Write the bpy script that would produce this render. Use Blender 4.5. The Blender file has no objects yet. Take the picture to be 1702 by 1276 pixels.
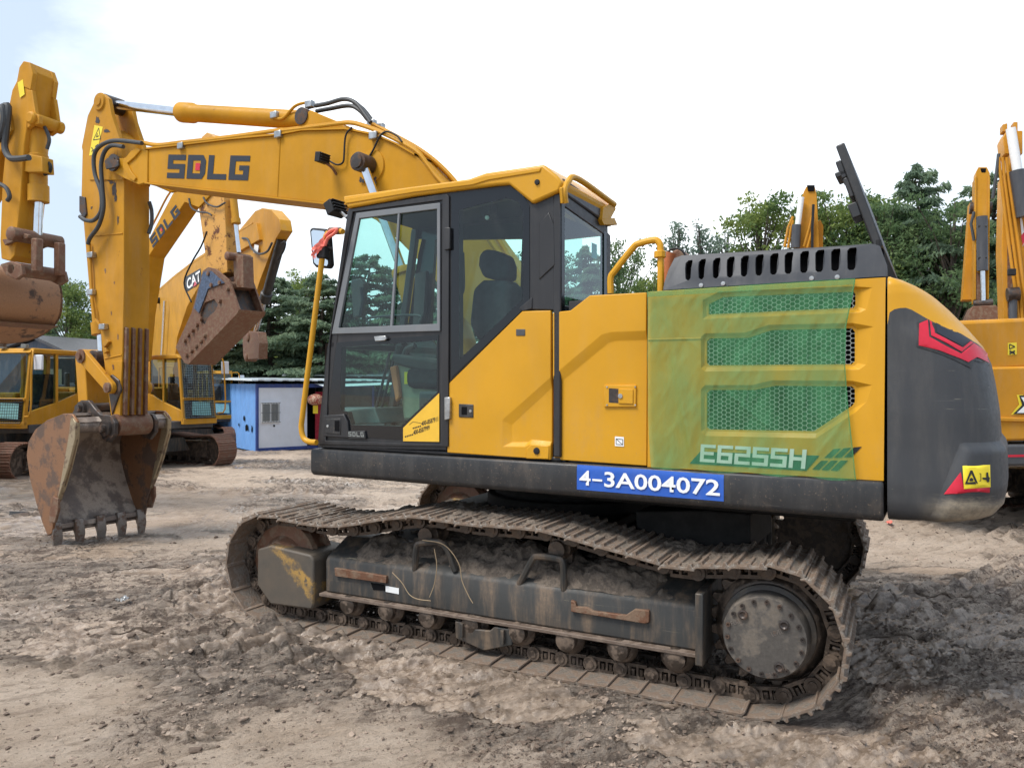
import bpy, bmesh, math, random
import numpy as np
from mathutils import Vector, Matrix
from mathutils.geometry import delaunay_2d_cdt, intersect_point_line
from mathutils.bvhtree import BVHTree

SC = bpy.context.scene
COL = SC.collection
R = math.radians

# ------------------------------------------------------------------ camera, sky, sun, exposure
FPX, PCX, PCY, CAMH = 1250.0, 851.0, 638.0, 1.75
cam_d = bpy.data.cameras.new('camera')
cam_d.sensor_width = 36.0
cam_d.lens = 36.0 * FPX / 1702.0
cam_d.clip_start = 0.05
cam_d.clip_end = 1000
cam = bpy.data.objects.new('camera', cam_d)
COL.objects.link(cam)
cam.location = (0, 0, CAMH)
cam.rotation_euler = (R(90), 0, 0)
SC.camera = cam
SC.view_settings.view_transform = 'Standard'
SC.view_settings.look = 'None'
SC.view_settings.exposure = 1.80
SC.view_settings.gamma = 1.0
SC.cycles.use_denoising = True
SC.cycles.max_bounces = 10
SC.cycles.diffuse_bounces = 6
SC.cycles.transparent_max_bounces = 16

SUN_EL, SUN_AZ = R(58), R(240)      # azimuth measured from +Y clockwise: from the left, a little behind the camera
sun_d = bpy.data.lights.new('sun', 'SUN')
sun_d.energy = 1.15
sun_d.angle = R(24)
sun_d.color = (1.0, 0.96, 0.90)
sun = bpy.data.objects.new('sun', sun_d)
COL.objects.link(sun)
sd = Vector((math.sin(SUN_AZ) * math.cos(SUN_EL), math.cos(SUN_AZ) * math.cos(SUN_EL), math.sin(SUN_EL)))
sun.rotation_euler = (-sd).to_track_quat('-Z', 'Y').to_euler()
sun.location = sd * 50

world = bpy.data.worlds.new('World')
SC.world = world
world.use_nodes = True
wn, wl = world.node_tree.nodes, world.node_tree.links
wn.clear()
w_out = wn.new('ShaderNodeOutputWorld')
w_bg = wn.new('ShaderNodeBackground')
w_bg.inputs['Strength'].default_value = 0.1
w_sky = wn.new('ShaderNodeTexSky')
w_sky.sky_type = 'NISHITA'
w_sky.sun_disc = False
w_sky.sun_elevation = SUN_EL
w_sky.sun_rotation = SUN_AZ
w_tc = wn.new('ShaderNodeTexCoord')
w_map = wn.new('ShaderNodeMapping')
w_map.inputs['Scale'].default_value = (1.0, 1.0, 2.2)
w_map.inputs['Location'].default_value = (0.35, 0.1, 0.2)
w_nz = wn.new('ShaderNodeTexNoise')
w_nz.inputs['Scale'].default_value = 1.7
w_nz.inputs['Detail'].default_value = 7.0
w_nz.inputs['Roughness'].default_value = 0.60
w_nz.inputs['Distortion'].default_value = 0.3
# the thin part of the cloud cover lies towards the left and the right of the view, the middle is thick and white
w_dot = wn.new('ShaderNodeVectorMath'); w_dot.operation = 'DOT_PRODUCT'
w_dot.inputs[1].default_value = Vector((0.10, 0.86, 0.50)).normalized()
w_nrm = wn.new('ShaderNodeVectorMath'); w_nrm.operation = 'NORMALIZE'
w_r1 = wn.new('ShaderNodeMapRange')
w_r1.inputs['From Min'].default_value = 0.76; w_r1.inputs['From Max'].default_value = 0.98
w_r1.inputs['To Min'].default_value = -0.42; w_r1.inputs['To Max'].default_value = 0.42
w_add = wn.new('ShaderNodeMath'); w_add.operation = 'ADD'
w_rmp = wn.new('ShaderNodeValToRGB')
w_rmp.color_ramp.elements[0].position = 0.30; w_rmp.color_ramp.elements[0].color = (0.0, 0.0, 0.0, 1)
w_rmp.color_ramp.elements[1].position = 0.80; w_rmp.color_ramp.elements[1].color = (1, 1, 1, 1)
w_cl = wn.new('ShaderNodeMix'); w_cl.data_type = 'RGBA'
w_cl.inputs[6].default_value = (2.05, 2.40, 2.85, 1)       # grey blue veil
w_cl.inputs[7].default_value = (5.5, 5.6, 5.6, 1)       # bright white cloud
w_mix = wn.new('ShaderNodeMix'); w_mix.data_type = 'RGBA'
w_mix.inputs[0].default_value = 0.9
wl.new(w_tc.outputs['Generated'], w_map.inputs['Vector'])
wl.new(w_map.outputs[0], w_nz.inputs['Vector'])
wl.new(w_tc.outputs['Generated'], w_nrm.inputs[0])
wl.new(w_nrm.outputs[0], w_dot.inputs[0])
wl.new(w_dot.outputs['Value'], w_r1.inputs['Value'])
wl.new(w_nz.outputs[0], w_add.inputs[0])
wl.new(w_r1.outputs[0], w_add.inputs[1])
wl.new(w_add.outputs[0], w_rmp.inputs[0])
wl.new(w_rmp.outputs[0], w_cl.inputs[0])
wl.new(w_sky.outputs[0], w_mix.inputs[6])
wl.new(w_cl.outputs[2], w_mix.inputs[7])
wl.new(w_mix.outputs[2], w_bg.inputs['Color'])
wl.new(w_bg.outputs[0], w_out.inputs['Surface'])

# ------------------------------------------------------------------ materials
def new_mat(name):
    m = bpy.data.materials.new(name)
    m.use_nodes = True
    nt = m.node_tree
    b = nt.nodes['Principled BSDF']
    return m, nt, b

def N(nt, typ, **kw):
    n = nt.nodes.new(typ)
    for k, v in kw.items():
        setattr(n, k, v)
    return n

def noise(nt, scale, detail=4, rough=0.55, vec=None, dist=0.0):
    n = N(nt, 'ShaderNodeTexNoise')
    n.inputs['Scale'].default_value = scale
    n.inputs['Detail'].default_value = detail
    n.inputs['Roughness'].default_value = rough
    n.inputs['Distortion'].default_value = dist
    if vec is not None:
        nt.links.new(vec, n.inputs['Vector'])
    return n.outputs[0]

def ramp(nt, fac, a, b, ca=0.0, cb=1.0):
    n = N(nt, 'ShaderNodeMapRange')
    n.interpolation_type = 'SMOOTHSTEP'
    n.inputs['From Min'].default_value = a; n.inputs['From Max'].default_value = b
    n.inputs['To Min'].default_value = ca; n.inputs['To Max'].default_value = cb
    nt.links.new(fac, n.inputs['Value'])
    return n.outputs[0]

def mixc(nt, fac, a, b):
    n = N(nt, 'ShaderNodeMix'); n.data_type = 'RGBA'
    for i, v in ((0, fac), (6, a), (7, b)):
        if isinstance(v, (int, float)):
            n.inputs[i].default_value = v
        elif isinstance(v, tuple):
            n.inputs[i].default_value = v if len(v) == 4 else (*v, 1)
        else:
            nt.links.new(v, n.inputs[i])
    return n.outputs[2]

def math_(nt, op, a, b=0.0):
    n = N(nt, 'ShaderNodeMath'); n.operation = op
    for i, v in ((0, a), (1, b)):
        if isinstance(v, (int, float)):
            n.inputs[i].default_value = v
        else:
            nt.links.new(v, n.inputs[i])
    return n.outputs[0]

def mapping(nt, scale, coord='Object', rot=(0, 0, 0)):
    tc = N(nt, 'ShaderNodeTexCoord')
    mp = N(nt, 'ShaderNodeMapping')
    mp.inputs['Scale'].default_value = scale
    mp.inputs['Rotation'].default_value = rot
    nt.links.new(tc.outputs[coord], mp.inputs['Vector'])
    return mp.outputs[0]

def bump(nt, b, h, strength=0.3, dist=0.01):
    n = N(nt, 'ShaderNodeBump')
    n.inputs['Strength'].default_value = strength
    n.inputs['Distance'].default_value = dist
    nt.links.new(h, n.inputs['Height'])
    nt.links.new(n.outputs[0], b.inputs['Normal'])

def paint(name, col, rough=0.4, var=0.12, dust=0.15, dustcol=(0.42, 0.36, 0.29), rust=0.0, rustcol=(0.11, 0.045, 0.02),
          scratch=0.0, scratchcol=(0.4, 0.38, 0.34), coat=0.0, spec=0.5, metallic=0.0, streak=0.35, bmp=0.04, splash=0.0):
    """painted metal: tone variation, dust film, vertical streaks, chips of rust, fine scratches"""
    m, nt, b = new_mat(name)
    v = mapping(nt, (1, 1, 1))
    vs = mapping(nt, (3.0, 3.0, 0.55))
    big = noise(nt, 1.7, 5, 0.6, v)
    c = mixc(nt, ramp(nt, big, 0.3, 0.7), tuple(x * (1 - var) for x in col), tuple(min(1, x * (1 + var)) for x in col))
    st = noise(nt, 3.0, 5, 0.65, vs)
    fine = noise(nt, 42.0, 4, 0.7, v)
    if dust > 0:
        dm = math_(nt, 'MULTIPLY', ramp(nt, st, 0.42, 0.78), ramp(nt, fine, 0.25, 0.75, 0.5, 1.0))
        dm = math_(nt, 'MULTIPLY', dm, dust * 2 * streak / 0.35)
        c = mixc(nt, dm, c, dustcol)
    if scratch > 0:
        sv = mapping(nt, (0.8, 0.8, 26.0), rot=(0.12, 0.2, 0.1))
        s1 = ramp(nt, noise(nt, 2.6, 6, 0.75, sv, 0.4), 0.67 - 0.05*scratch, 0.74 - 0.05*scratch)
        s1 = math_(nt, 'MULTIPLY', s1, ramp(nt, noise(nt, 1.3, 3, 0.6, v), 0.42, 0.7))
        c = mixc(nt, math_(nt, 'MULTIPLY', s1, scratch), c, scratchcol)
    if splash > 0:
        sz_ = N(nt, 'ShaderNodeSeparateXYZ'); nt.links.new(v, sz_.inputs[0])
        hgt = ramp(nt, math_(nt, 'ADD', sz_.outputs[2], math_(nt, 'MULTIPLY', big, 0.5)), 1.35, 2.2, 1.0, 0.12)
        sk_ = ramp(nt, noise(nt, 70, 5, 0.75, v), 0.60, 0.68)
        fl_ = ramp(nt, noise(nt, 4.5, 7, 0.7, mapping(nt, (1, 1, 0.5))), 0.5, 0.8)
        c = mixc(nt, math_(nt, 'MULTIPLY', math_(nt, 'MULTIPLY', math_(nt, 'ADD', math_(nt, 'MULTIPLY', sk_, 0.9), math_(nt, 'MULTIPLY', fl_, 0.55)), hgt), splash), c, (0.30, 0.22, 0.15))
    if rust > 0:
        rn = noise(nt, 5.5, 9, 0.72, mapping(nt, (1.3, 1.3, 0.8)))
        rm = ramp(nt, rn, 0.72 - rust * 0.34, 0.78 - rust * 0.3)
        c = mixc(nt, rm, c, mixc(nt, fine, rustcol, tuple(min(1, x * 2.2) for x in rustcol)))
    nt.links.new(c, b.inputs['Base Color'])
    nt.links.new(ramp(nt, fine, 0.2, 0.8, max(0.05, rough - 0.07), rough + 0.12), b.inputs['Roughness'])
    b.inputs['Metallic'].default_value = metallic
    b.inputs['Specular IOR Level'].default_value = spec
    if coat:
        b.inputs['Coat Weight'].default_value = coat
        b.inputs['Coat Roughness'].default_value = 0.12
    if bmp:
        bump(nt, b, math_(nt, 'ADD', big, math_(nt, 'MULTIPLY', fine, 0.12)), bmp, 0.02)
    return m

def flat(name, col, rough=0.5, metallic=0.0, spec=0.5, var=0.08):
    m, nt, b = new_mat(name)
    n = noise(nt, 14, 4, 0.6, mapping(nt, (1, 1, 1)))
    nt.links.new(mixc(nt, ramp(nt, n, 0.3, 0.7), tuple(x * (1 - var) for x in col), tuple(min(1, x * (1 + var)) for x in col)), b.inputs['Base Color'])
    b.inputs['Roughness'].default_value = rough
    b.inputs['Metallic'].default_value = metallic
    b.inputs['Specular IOR Level'].default_value = spec
    return m

def mud_metal(name, base, mud=(0.17, 0.13, 0.10), amount=0.5, rough=0.6, metallic=0.3, bmp=0.5, scale=9.0):
    """steel caked in places with dried mud"""
    m, nt, b = new_mat(name)
    v = mapping(nt, (1, 1, 1))
    a = noise(nt, scale, 8, 0.68, v)
    f = noise(nt, 60, 5, 0.7, v)
    k = ramp(nt, a, 0.62 - amount * 0.3, 0.72 - amount * 0.28)
    steel = mixc(nt, f, tuple(x * 0.6 for x in base), tuple(min(1, x * 1.5) for x in base))
    dirt = mixc(nt, f, tuple(x * 0.62 for x in mud), tuple(x * 1.35 for x in mud))
    nt.links.new(mixc(nt, k, steel, dirt), b.inputs['Base Color'])
    nt.links.new(ramp(nt, k, 0, 1, rough - 0.12, 0.92), b.inputs['Roughness'])
    nt.links.new(ramp(nt, k, 0, 1, metallic, 0.0), b.inputs['Metallic'])
    bump(nt, b, math_(nt, 'ADD', a, math_(nt, 'MULTIPLY', f, 0.35)), bmp, 0.015)
    return m

def glass_mat(name, tint, refl=0.09, rough=0.02, dirt=0.1):
    m, nt, b = new_mat(name)
    nt.nodes.remove(b)
    out = nt.nodes['Material Output']
    tr = N(nt, 'ShaderNodeBsdfTransparent'); tr.inputs['Color'].default_value = (*tint, 1)
    gl = N(nt, 'ShaderNodeBsdfGlossy'); gl.inputs['Roughness'].default_value = rough
    fr = N(nt, 'ShaderNodeLayerWeight'); fr.inputs['Blend'].default_value = 0.5
    f = math_(nt, 'ADD', math_(nt, 'MULTIPLY', math_(nt, 'POWER', fr.outputs['Facing'], 5.0), 0.85), refl)
    mx = N(nt, 'ShaderNodeMixShader')
    nt.links.new(f, mx.inputs[0]); nt.links.new(tr.outputs[0], mx.inputs[1]); nt.links.new(gl.outputs[0], mx.inputs[2])
    df = N(nt, 'ShaderNodeBsdfDiffuse'); df.inputs['Color'].default_value = (0.50, 0.52, 0.48, 1)
    v = mapping(nt, (1, 1, 1))
    a = ramp(nt, noise(nt, 3.0, 7, 0.7, mapping(nt, (2, 2, 0.7))), 0.45, 0.85)
    s = ramp(nt, noise(nt, 55, 4, 0.75, v), 0.62, 0.74)
    k = math_(nt, 'MULTIPLY', math_(nt, 'ADD', a, math_(nt, 'MULTIPLY', s, 0.5)), dirt)
    m2 = N(nt, 'ShaderNodeMixShader')
    nt.links.new(k, m2.inputs[0]); nt.links.new(mx.outputs[0], m2.inputs[1]); nt.links.new(df.outputs[0], m2.inputs[2])
    nt.links.new(m2.outputs[0], out.inputs['Surface'])
    return m

def leaf_mat(name, dark, light):
    m, nt, b = new_mat(name)
    out = nt.nodes['Material Output']
    v = mapping(nt, (1, 1, 1))
    k = ramp(nt, noise(nt, 0.9, 4, 0.6, v), 0.35, 0.68)
    f = noise(nt, 9, 3, 0.6, v)
    c = mixc(nt, math_(nt, 'MULTIPLY', k, ramp(nt, f, 0.2, 0.8, 0.4, 1.0)), dark, light)
    nt.links.new(c, b.inputs['Base Color'])
    b.inputs['Roughness'].default_value = 0.7
    b.inputs['Specular IOR Level'].default_value = 0.15
    tl = N(nt, 'ShaderNodeBsdfTranslucent')
    nt.links.new(c, tl.inputs['Color'])
    mx = N(nt, 'ShaderNodeMixShader'); mx.inputs[0].default_value = 0.5
    nt.links.new(b.outputs[0], mx.inputs[1]); nt.links.new(tl.outputs[0], mx.inputs[2])
    nt.links.new(mx.outputs[0], out.inputs['Surface'])
    return m

M = {}
M['yellow'] = paint('yellow_paint', (0.605, 0.300, 0.015), 0.38, 0.05, 0.03, coat=0.06, spec=0.28, bmp=0.012, splash=0.55, rust=0.05, scratch=0.22, scratchcol=(0.50, 0.30, 0.10))
M['boom_yellow'] = paint('boom_yellow_paint', (0.50, 0.240, 0.014), 0.48, 0.10, 0.04, spec=0.15, rust=0.12, bmp=0.02)
M['arm_yellow'] = paint('worn_yellow_paint', (0.49, 0.230, 0.018), 0.52, 0.13, 0.07, spec=0.15, rust=0.26, bmp=0.03)
M['bg_yellow'] = paint('faded_yellow_paint', (0.51, 0.25, 0.024), 0.5, 0.10, 0.09, spec=0.15, rust=0.14)
M['bg_orange'] = paint('orange_yellow_paint', (0.53, 0.24, 0.022), 0.5, 0.10, 0.08, spec=0.15, rust=0.14)
M['black'] = paint('black_paint', (0.022, 0.0225, 0.024), 0.42, 0.15, 0.09, dustcol=(0.22, 0.20, 0.17), scratch=0.6, splash=0.5, bmp=0.03)
M['grey_black'] = paint('dark_grey_paint', (0.058, 0.060, 0.064), 0.45, 0.12, 0.12, dustcol=(0.26, 0.23, 0.19), scratch=0.55, bmp=0.03)
M['cover_grey'] = paint('graphite_cover_paint', (0.055, 0.058, 0.066), 0.40, 0.08, 0.10, dustcol=(0.3, 0.29, 0.27), scratch=0.25, bmp=0.03)
M['cab_black'] = paint('cab_black_paint', (0.022, 0.0215, 0.023), 0.40, 0.10, 0.07, dustcol=(0.20, 0.18, 0.16), bmp=0.01)
M['ceramic'] = flat('black_glass_border', (0.008, 0.009, 0.011), 0.12)
M['alu'] = paint('grey_window_frame', (0.16, 0.17, 0.18), 0.45, 0.08, 0.06, bmp=0.0)
M['rubber'] = flat('black_rubber', (0.018, 0.018, 0.019), 0.6, spec=0.3)
M['hose'] = flat('grey_black_hose', (0.045, 0.048, 0.05), 0.5)
M['fabric'] = flat('seat_fabric', (0.035, 0.037, 0.042), 0.9, spec=0.1, var=0.2)
M['int_grey'] = flat('interior_grey', (0.20, 0.21, 0.20), 0.7)
M['int_dark'] = flat('interior_dark', (0.04, 0.042, 0.045), 0.7)
M['int_olive'] = flat('interior_olive', (0.24, 0.24, 0.17), 0.8)
M['orange'] = flat('orange_lever', (0.55, 0.16, 0.05), 0.5)
M['chrome'] = flat('chrome_rod', (0.72, 0.73, 0.75), 0.16, 1.0)
M['zinc'] = flat('zinc_clamp', (0.45, 0.45, 0.44), 0.38, 0.9, var=0.25)
M['pin'] = mud_metal('greasy_pin', (0.06, 0.05, 0.045), (0.10, 0.06, 0.04), 0.5, 0.5, 0.5, 0.3)
M['under_shade'] = flat('underside_shade_black', (0.014, 0.013, 0.012), 0.7, spec=0.2, var=0.3)  # near-black colour paints in the shade beneath the house
M['dark'] = flat('dark_void', (0.006, 0.006, 0.007), 0.8, spec=0.1)
M['white'] = flat('white_vinyl', (0.82, 0.83, 0.82), 0.5, var=0.03)
M['white_paint'] = paint('white_wall_paint', (0.74, 0.78, 0.84), 0.5, 0.05, 0.05, bmp=0.0)
M['blue_sign'] = paint('blue_vinyl', (0.018, 0.10, 0.46), 0.42, 0.10, 0.04, scratch=0.6, scratchcol=(0.45, 0.55, 0.75), bmp=0.0)
M['red'] = flat('red_vinyl', (0.55, 0.012, 0.035), 0.35, var=0.06)
M['yellow_label'] = flat('yellow_label', (0.85, 0.66, 0.03), 0.45, var=0.04)
M['sticker_yellow'] = flat('yellow_vinyl', (0.78, 0.46, 0.04), 0.4, var=0.03)
M['ink'] = flat('black_ink', (0.015, 0.015, 0.016), 0.5)
M['navy'] = flat('navy_ink', (0.017, 0.020, 0.030), 0.5)
M['teal_decal'] = flat('dark_green_decal', (0.012, 0.075, 0.065), 0.5)
M['pale_sheet'] = flat('pale_blue_sheet', (0.30, 0.62, 0.64), 0.7, var=0.12)
M['glass'] = glass_mat('cab_glass', (0.62, 0.80, 0.76), 0.05, 0.02, 0.04)
M['glass_dark'] = glass_mat('tinted_glass', (0.60, 0.85, 0.81), 0.06, 0.02, 0.05)
M['glass_rear'] = glass_mat('rear_glass', (0.52, 0.80, 0.75), 0.16, 0.02, 0.05)
M['bg_glass'] = glass_mat('machine_glass', (0.42, 0.56, 0.58), 0.08, 0.02, 0.12)
M['mirror'] = flat('mirror_glass', (0.75, 0.78, 0.8), 0.04, 1.0, var=0.0)
M['shoe'] = mud_metal('muddy_track_steel', (0.25, 0.215, 0.18), (0.185, 0.132, 0.095), 0.70, 0.5, 0.35, 0.8, 13)
M['link'] = mud_metal('oily_chain_steel', (0.075, 0.058, 0.046), (0.15, 0.108, 0.078), 0.5, 0.45, 0.5, 0.4, 13)
M['frame_grey'] = paint('track_frame_paint', (0.034, 0.034, 0.032), 0.55, 0.2, 0.75, dustcol=(0.17, 0.12, 0.08), scratch=0.9, scratchcol=(0.42, 0.36, 0.24), rust=0.10, bmp=0.08)
M['rust'] = mud_metal('rusty_steel', (0.16, 0.075, 0.042), (0.20, 0.13, 0.085), 0.5, 0.65, 0.25, 0.45, 12)
M['flange_rust'] = mud_metal('worn_flange', (0.15, 0.11, 0.085), (0.20, 0.15, 0.115), 0.5, 0.6, 0.2, 0.4, 12)
M['bucket_out'] = mud_metal('rusted_bucket_steel', (0.26, 0.13, 0.065), (0.115, 0.075, 0.055), 0.5, 0.55, 0.35, 0.3, 3.2)
M['edge_steel'] = mud_metal('rubbed_edge_steel', (0.34, 0.27, 0.17), (0.14, 0.09, 0.06), 0.45, 0.5, 0.4, 0.3, 5)
M['bucket_in'] = mud_metal('scoured_bucket_steel', (0.22, 0.18, 0.155), (0.44, 0.365, 0.30), 0.58, 0.55, 0.35, 0.3, 3)
M['tooth'] = mud_metal('worn_tooth_steel', (0.22, 0.19, 0.165), (0.15, 0.09, 0.06), 0.45, 0.5, 0.5, 0.3, 10)
M['dirt'] = mud_metal('dried_mud', (0.10, 0.078, 0.06), (0.19, 0.15, 0.115), 0.6, 0.9, 0.0, 1.0, 18)
M['ground_crumb'] = mud_metal('mud_crumb', (0.12, 0.085, 0.062), (0.34, 0.26, 0.20), 0.5, 0.9, 0.0, 0.5, 1.5)
M['ribbon'] = flat('coral_ribbon', (0.85, 0.19, 0.14), 0.7)
M['cover_yellow'] = paint('worn_idler_cover', (0.070, 0.066, 0.055), 0.5, 0.2, 0.45, dustcol=(0.15, 0.11, 0.08), rust=0.1, bmp=0.08)

def idler_cover_mat():
    m, nt, b = new_mat('rubbed_idler_cover')
    v = mapping(nt, (1, 1, 1))
    # a slanting band of old yellow paint showing where the dark coat rubbed off
    sep = N(nt, 'ShaderNodeSeparateXYZ'); nt.links.new(v, sep.inputs[0])
    n1 = noise(nt, 9, 6, 0.7, v)
    band = math_(nt, 'ADD', math_(nt, 'ADD', math_(nt, 'MULTIPLY', sep.outputs[0], 0.85), sep.outputs[2]), math_(nt, 'MULTIPLY', n1, 0.22))
    k = math_(nt, 'MULTIPLY', ramp(nt, band, -0.93, -0.89), ramp(nt, band, -0.80, -0.76, 1, 0))
    k = math_(nt, 'MULTIPLY', k, ramp(nt, noise(nt, 30, 4, 0.7, v), 0.35, 0.5))
    base = mixc(nt, noise(nt, 6, 6, 0.7, v), (0.05, 0.052, 0.048), (0.15, 0.11, 0.075))
    k = math_(nt, 'MULTIPLY', k, ramp(nt, noise(nt, 4, 5, 0.7, v), 0.40, 0.62))
    nt.links.new(mixc(nt, k, base, (0.40, 0.235, 0.06)), b.inputs['Base Color'])
    b.inputs['Roughness'].default_value = 0.6
    bump(nt, b, n1, 0.2, 0.01)
    return m
M['idler_cover'] = idler_cover_mat()

def net_mat():
    m, nt, b = new_mat('green_mesh_sheet')
    nt.nodes.remove(b)
    out = nt.nodes['Material Output']
    v = mapping(nt, (1, 1, 1))
    a = noise(nt, 2.2, 6, 0.65, mapping(nt, (2.5, 2.5, 0.8)))
    tr = N(nt, 'ShaderNodeBsdfTransparent'); tr.inputs['Color'].default_value = (0.92, 1.0, 0.95, 1)
    df = N(nt, 'ShaderNodeBsdfDiffuse')
    nt.links.new(mixc(nt, a, (0.05, 0.235, 0.085), (0.10, 0.36, 0.15)), df.inputs['Color'])
    gl = N(nt, 'ShaderNodeBsdfGlossy'); gl.inputs['Roughness'].default_value = 0.5
    gl.inputs['Color'].default_value = (0.5, 0.75, 0.6, 1)
    m1 = N(nt, 'ShaderNodeMixShader'); m1.inputs[0].default_value = 0.08
    nt.links.new(df.outputs[0], m1.inputs[1]); nt.links.new(gl.outputs[0], m1.inputs[2])
    mx = N(nt, 'ShaderNodeMixShader')
    nt.links.new(ramp(nt, a, 0.3, 0.7, 0.30, 0.50), mx.inputs[0])
    nt.links.new(tr.outputs[0], mx.inputs[1]); nt.links.new(m1.outputs[0], mx.inputs[2])
    nt.links.new(mx.outputs[0], out.inputs['Surface'])
    return m
M['net'] = net_mat()

# ------------------------------------------------------------------ mesh building
class MB:
    def __init__(s):
        s.v, s.f = [], []
    def add(s, vs, fs):
        o = len(s.v)
        s.v += [tuple(p) for p in vs]
        s.f += [tuple(i + o for i in f) for f in fs]
        return s
    def box(s, a, b):
        x0, y0, z0 = a; x1, y1, z1 = b
        return s.add([(x0,y0,z0),(x1,y0,z0),(x1,y1,z0),(x0,y1,z0),(x0,y0,z1),(x1,y0,z1),(x1,y1,z1),(x0,y1,z1)],
                     [(0,3,2,1),(4,5,6,7),(0,1,5,4),(1,2,6,5),(2,3,7,6),(3,0,4,7)])
    def prism(s, poly, a, b, axis='y'):
        """poly of 2-D points; axis y: (x,z), axis x: (y,z), axis z: (x,y); extruded from a to b"""
        def mk(p, k):
            return {'y': (p[0], k, p[1]), 'x': (k, p[0], p[1]), 'z': (p[0], p[1], k)}[axis]
        n = len(poly)
        ar = sum(poly[i][0] * poly[(i+1) % n][1] - poly[(i+1) % n][0] * poly[i][1] for i in range(n))
        if (ar < 0) != (axis == 'y'):
            poly = poly[::-1]
        if a > b: a, b = b, a
        vs = [mk(p, a) for p in poly] + [mk(p, b) for p in poly]
        fs = [tuple(range(n - 1, -1, -1)), tuple(range(n, 2 * n))]
        fs += [(i, (i + 1) % n, n + (i + 1) % n, n + i) for i in range(n)]
        return s.add(vs, fs)
    def prism3(s, pts, off):
        n = len(pts); off = Vector(off)
        vs = [tuple(p) for p in pts] + [tuple(Vector(p) + off) for p in pts]
        fs = [tuple(range(n - 1, -1, -1)), tuple(range(n, 2 * n))]
        fs += [(i, (i + 1) % n, n + (i + 1) % n, n + i) for i in range(n)]
        return s.add(vs, fs)
    def tube(s, path, r, n=10, caps=True, flatten=None):
        P = [Vector(p) for p in path]
        rs = r if isinstance(r, (list, tuple)) else [r] * len(P)
        T = []
        for i in range(len(P)):
            t = P[min(i + 1, len(P) - 1)] - P[max(i - 1, 0)]
            T.append(t.normalized() if t.length > 1e-9 else Vector((0, 0, 1)))
        up = Vector((0, 0, 1)) if abs(T[0].z) < 0.9 else Vector((1, 0, 0))
        nx = T[0].cross(up).normalized()
        vs, fs = [], []
        for i, p in enumerate(P):
            nx = (nx - T[i] * nx.dot(T[i])).normalized()
            ny = T[i].cross(nx)
            for k in range(n):
                a = 2 * math.pi * k / n
                vs.append(p + (nx * math.cos(a) + ny * math.sin(a)) * rs[i])
        for i in range(len(P) - 1):
            for k in range(n):
                fs.append((i*n + k, i*n + (k+1) % n, (i+1)*n + (k+1) % n, (i+1)*n + k))
        if caps:
            fs.append(tuple(range(n - 1, -1, -1))); fs.append(tuple((len(P)-1)*n + k for k in range(n)))
        return s.add(vs, fs)
    def lathe(s, prof, o, axis, n=24):
        """prof: list of (radius, distance along axis)"""
        axis = Vector(axis).normalized(); o = Vector(o)
        up = Vector((0, 0, 1)) if abs(axis.z) < 0.9 else Vector((1, 0, 0))
        a1 = axis.cross(up).normalized(); a2 = axis.cross(a1)
        vs, fs = [], []
        for r, h in prof:
            for k in range(n):
                a = 2 * math.pi * k / n
                vs.append(o + axis * h + (a1 * math.cos(a) + a2 * math.sin(a)) * r)
        for i in range(len(prof) - 1):
            for k in range(n):
                fs.append((i*n + k, (i+1)*n + k, (i+1)*n + (k+1) % n, i*n + (k+1) % n))
        if prof[0][0] > 1e-6: fs.append(tuple(range(n)))
        if prof[-1][0] > 1e-6: fs.append(tuple((len(prof)-1)*n + k for k in range(n - 1, -1, -1)))
        return s.add(vs, fs)
    def cyl(s, a, b, r, n=20):
        a, b = Vector(a), Vector(b)
        return s.lathe([(r, 0), (r, (b - a).length)], a, b - a, n)
    def grid(s, fn, nu, nv):
        vs = [fn(i / nu, j / nv) for j in range(nv + 1) for i in range(nu + 1)]
        fs = [(j*(nu+1)+i, j*(nu+1)+i+1, (j+1)*(nu+1)+i+1, (j+1)*(nu+1)+i) for j in range(nv) for i in range(nu)]
        return s.add(vs, fs)
    def xform(s, mat):
        s.v = [tuple(mat @ Vector(p)) for p in s.v]
        return s
    def build(s, name, mat, parent=None, smooth=35, bevel=0.0, seg=2, fix=True):
        me = bpy.data.meshes.new(name)
        me.from_pydata(s.v, [], s.f)
        if fix:
            bm = bmesh.new(); bm.from_mesh(me)
            bmesh.ops.remove_doubles(bm, verts=bm.verts, dist=1e-5)
            bmesh.ops.recalc_face_normals(bm, faces=bm.faces)
            bm.to_mesh(me); bm.free()
        if smooth:
            me.polygons.foreach_set('use_smooth', [True] * len(me.polygons))
            me.set_sharp_from_angle(angle=R(smooth))
        me.materials.append(M[mat] if isinstance(mat, str) else mat)
        o = bpy.data.objects.new(name, me)
        COL.objects.link(o)
        if parent is not None: o.parent = parent
        if bevel:
            md = o.modifiers.new('bevel', 'BEVEL')
            md.width = bevel; md.segments = seg; md.limit_method = 'ANGLE'; md.angle_limit = R(38)
            md.use_clamp_overlap = True
        return o

def tag(o, label=None, cat=None, group=None, kind=None):
    if label: o['label'] = label
    if cat: o['category'] = cat
    if group: o['group'] = group
    if kind: o['kind'] = kind
    return o

def empty(name, loc, rz=0.0):
    o = bpy.data.objects.new(name, None)
    COL.objects.link(o)
    o.location = loc; o.rotation_euler = (0, 0, rz)
    return o

def dup(o, parent=None, mat=None):
    c = o.copy(); COL.objects.link(c)
    if parent is not None: c.parent = parent
    if mat is not None: c.matrix_local = mat
    return c

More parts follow.
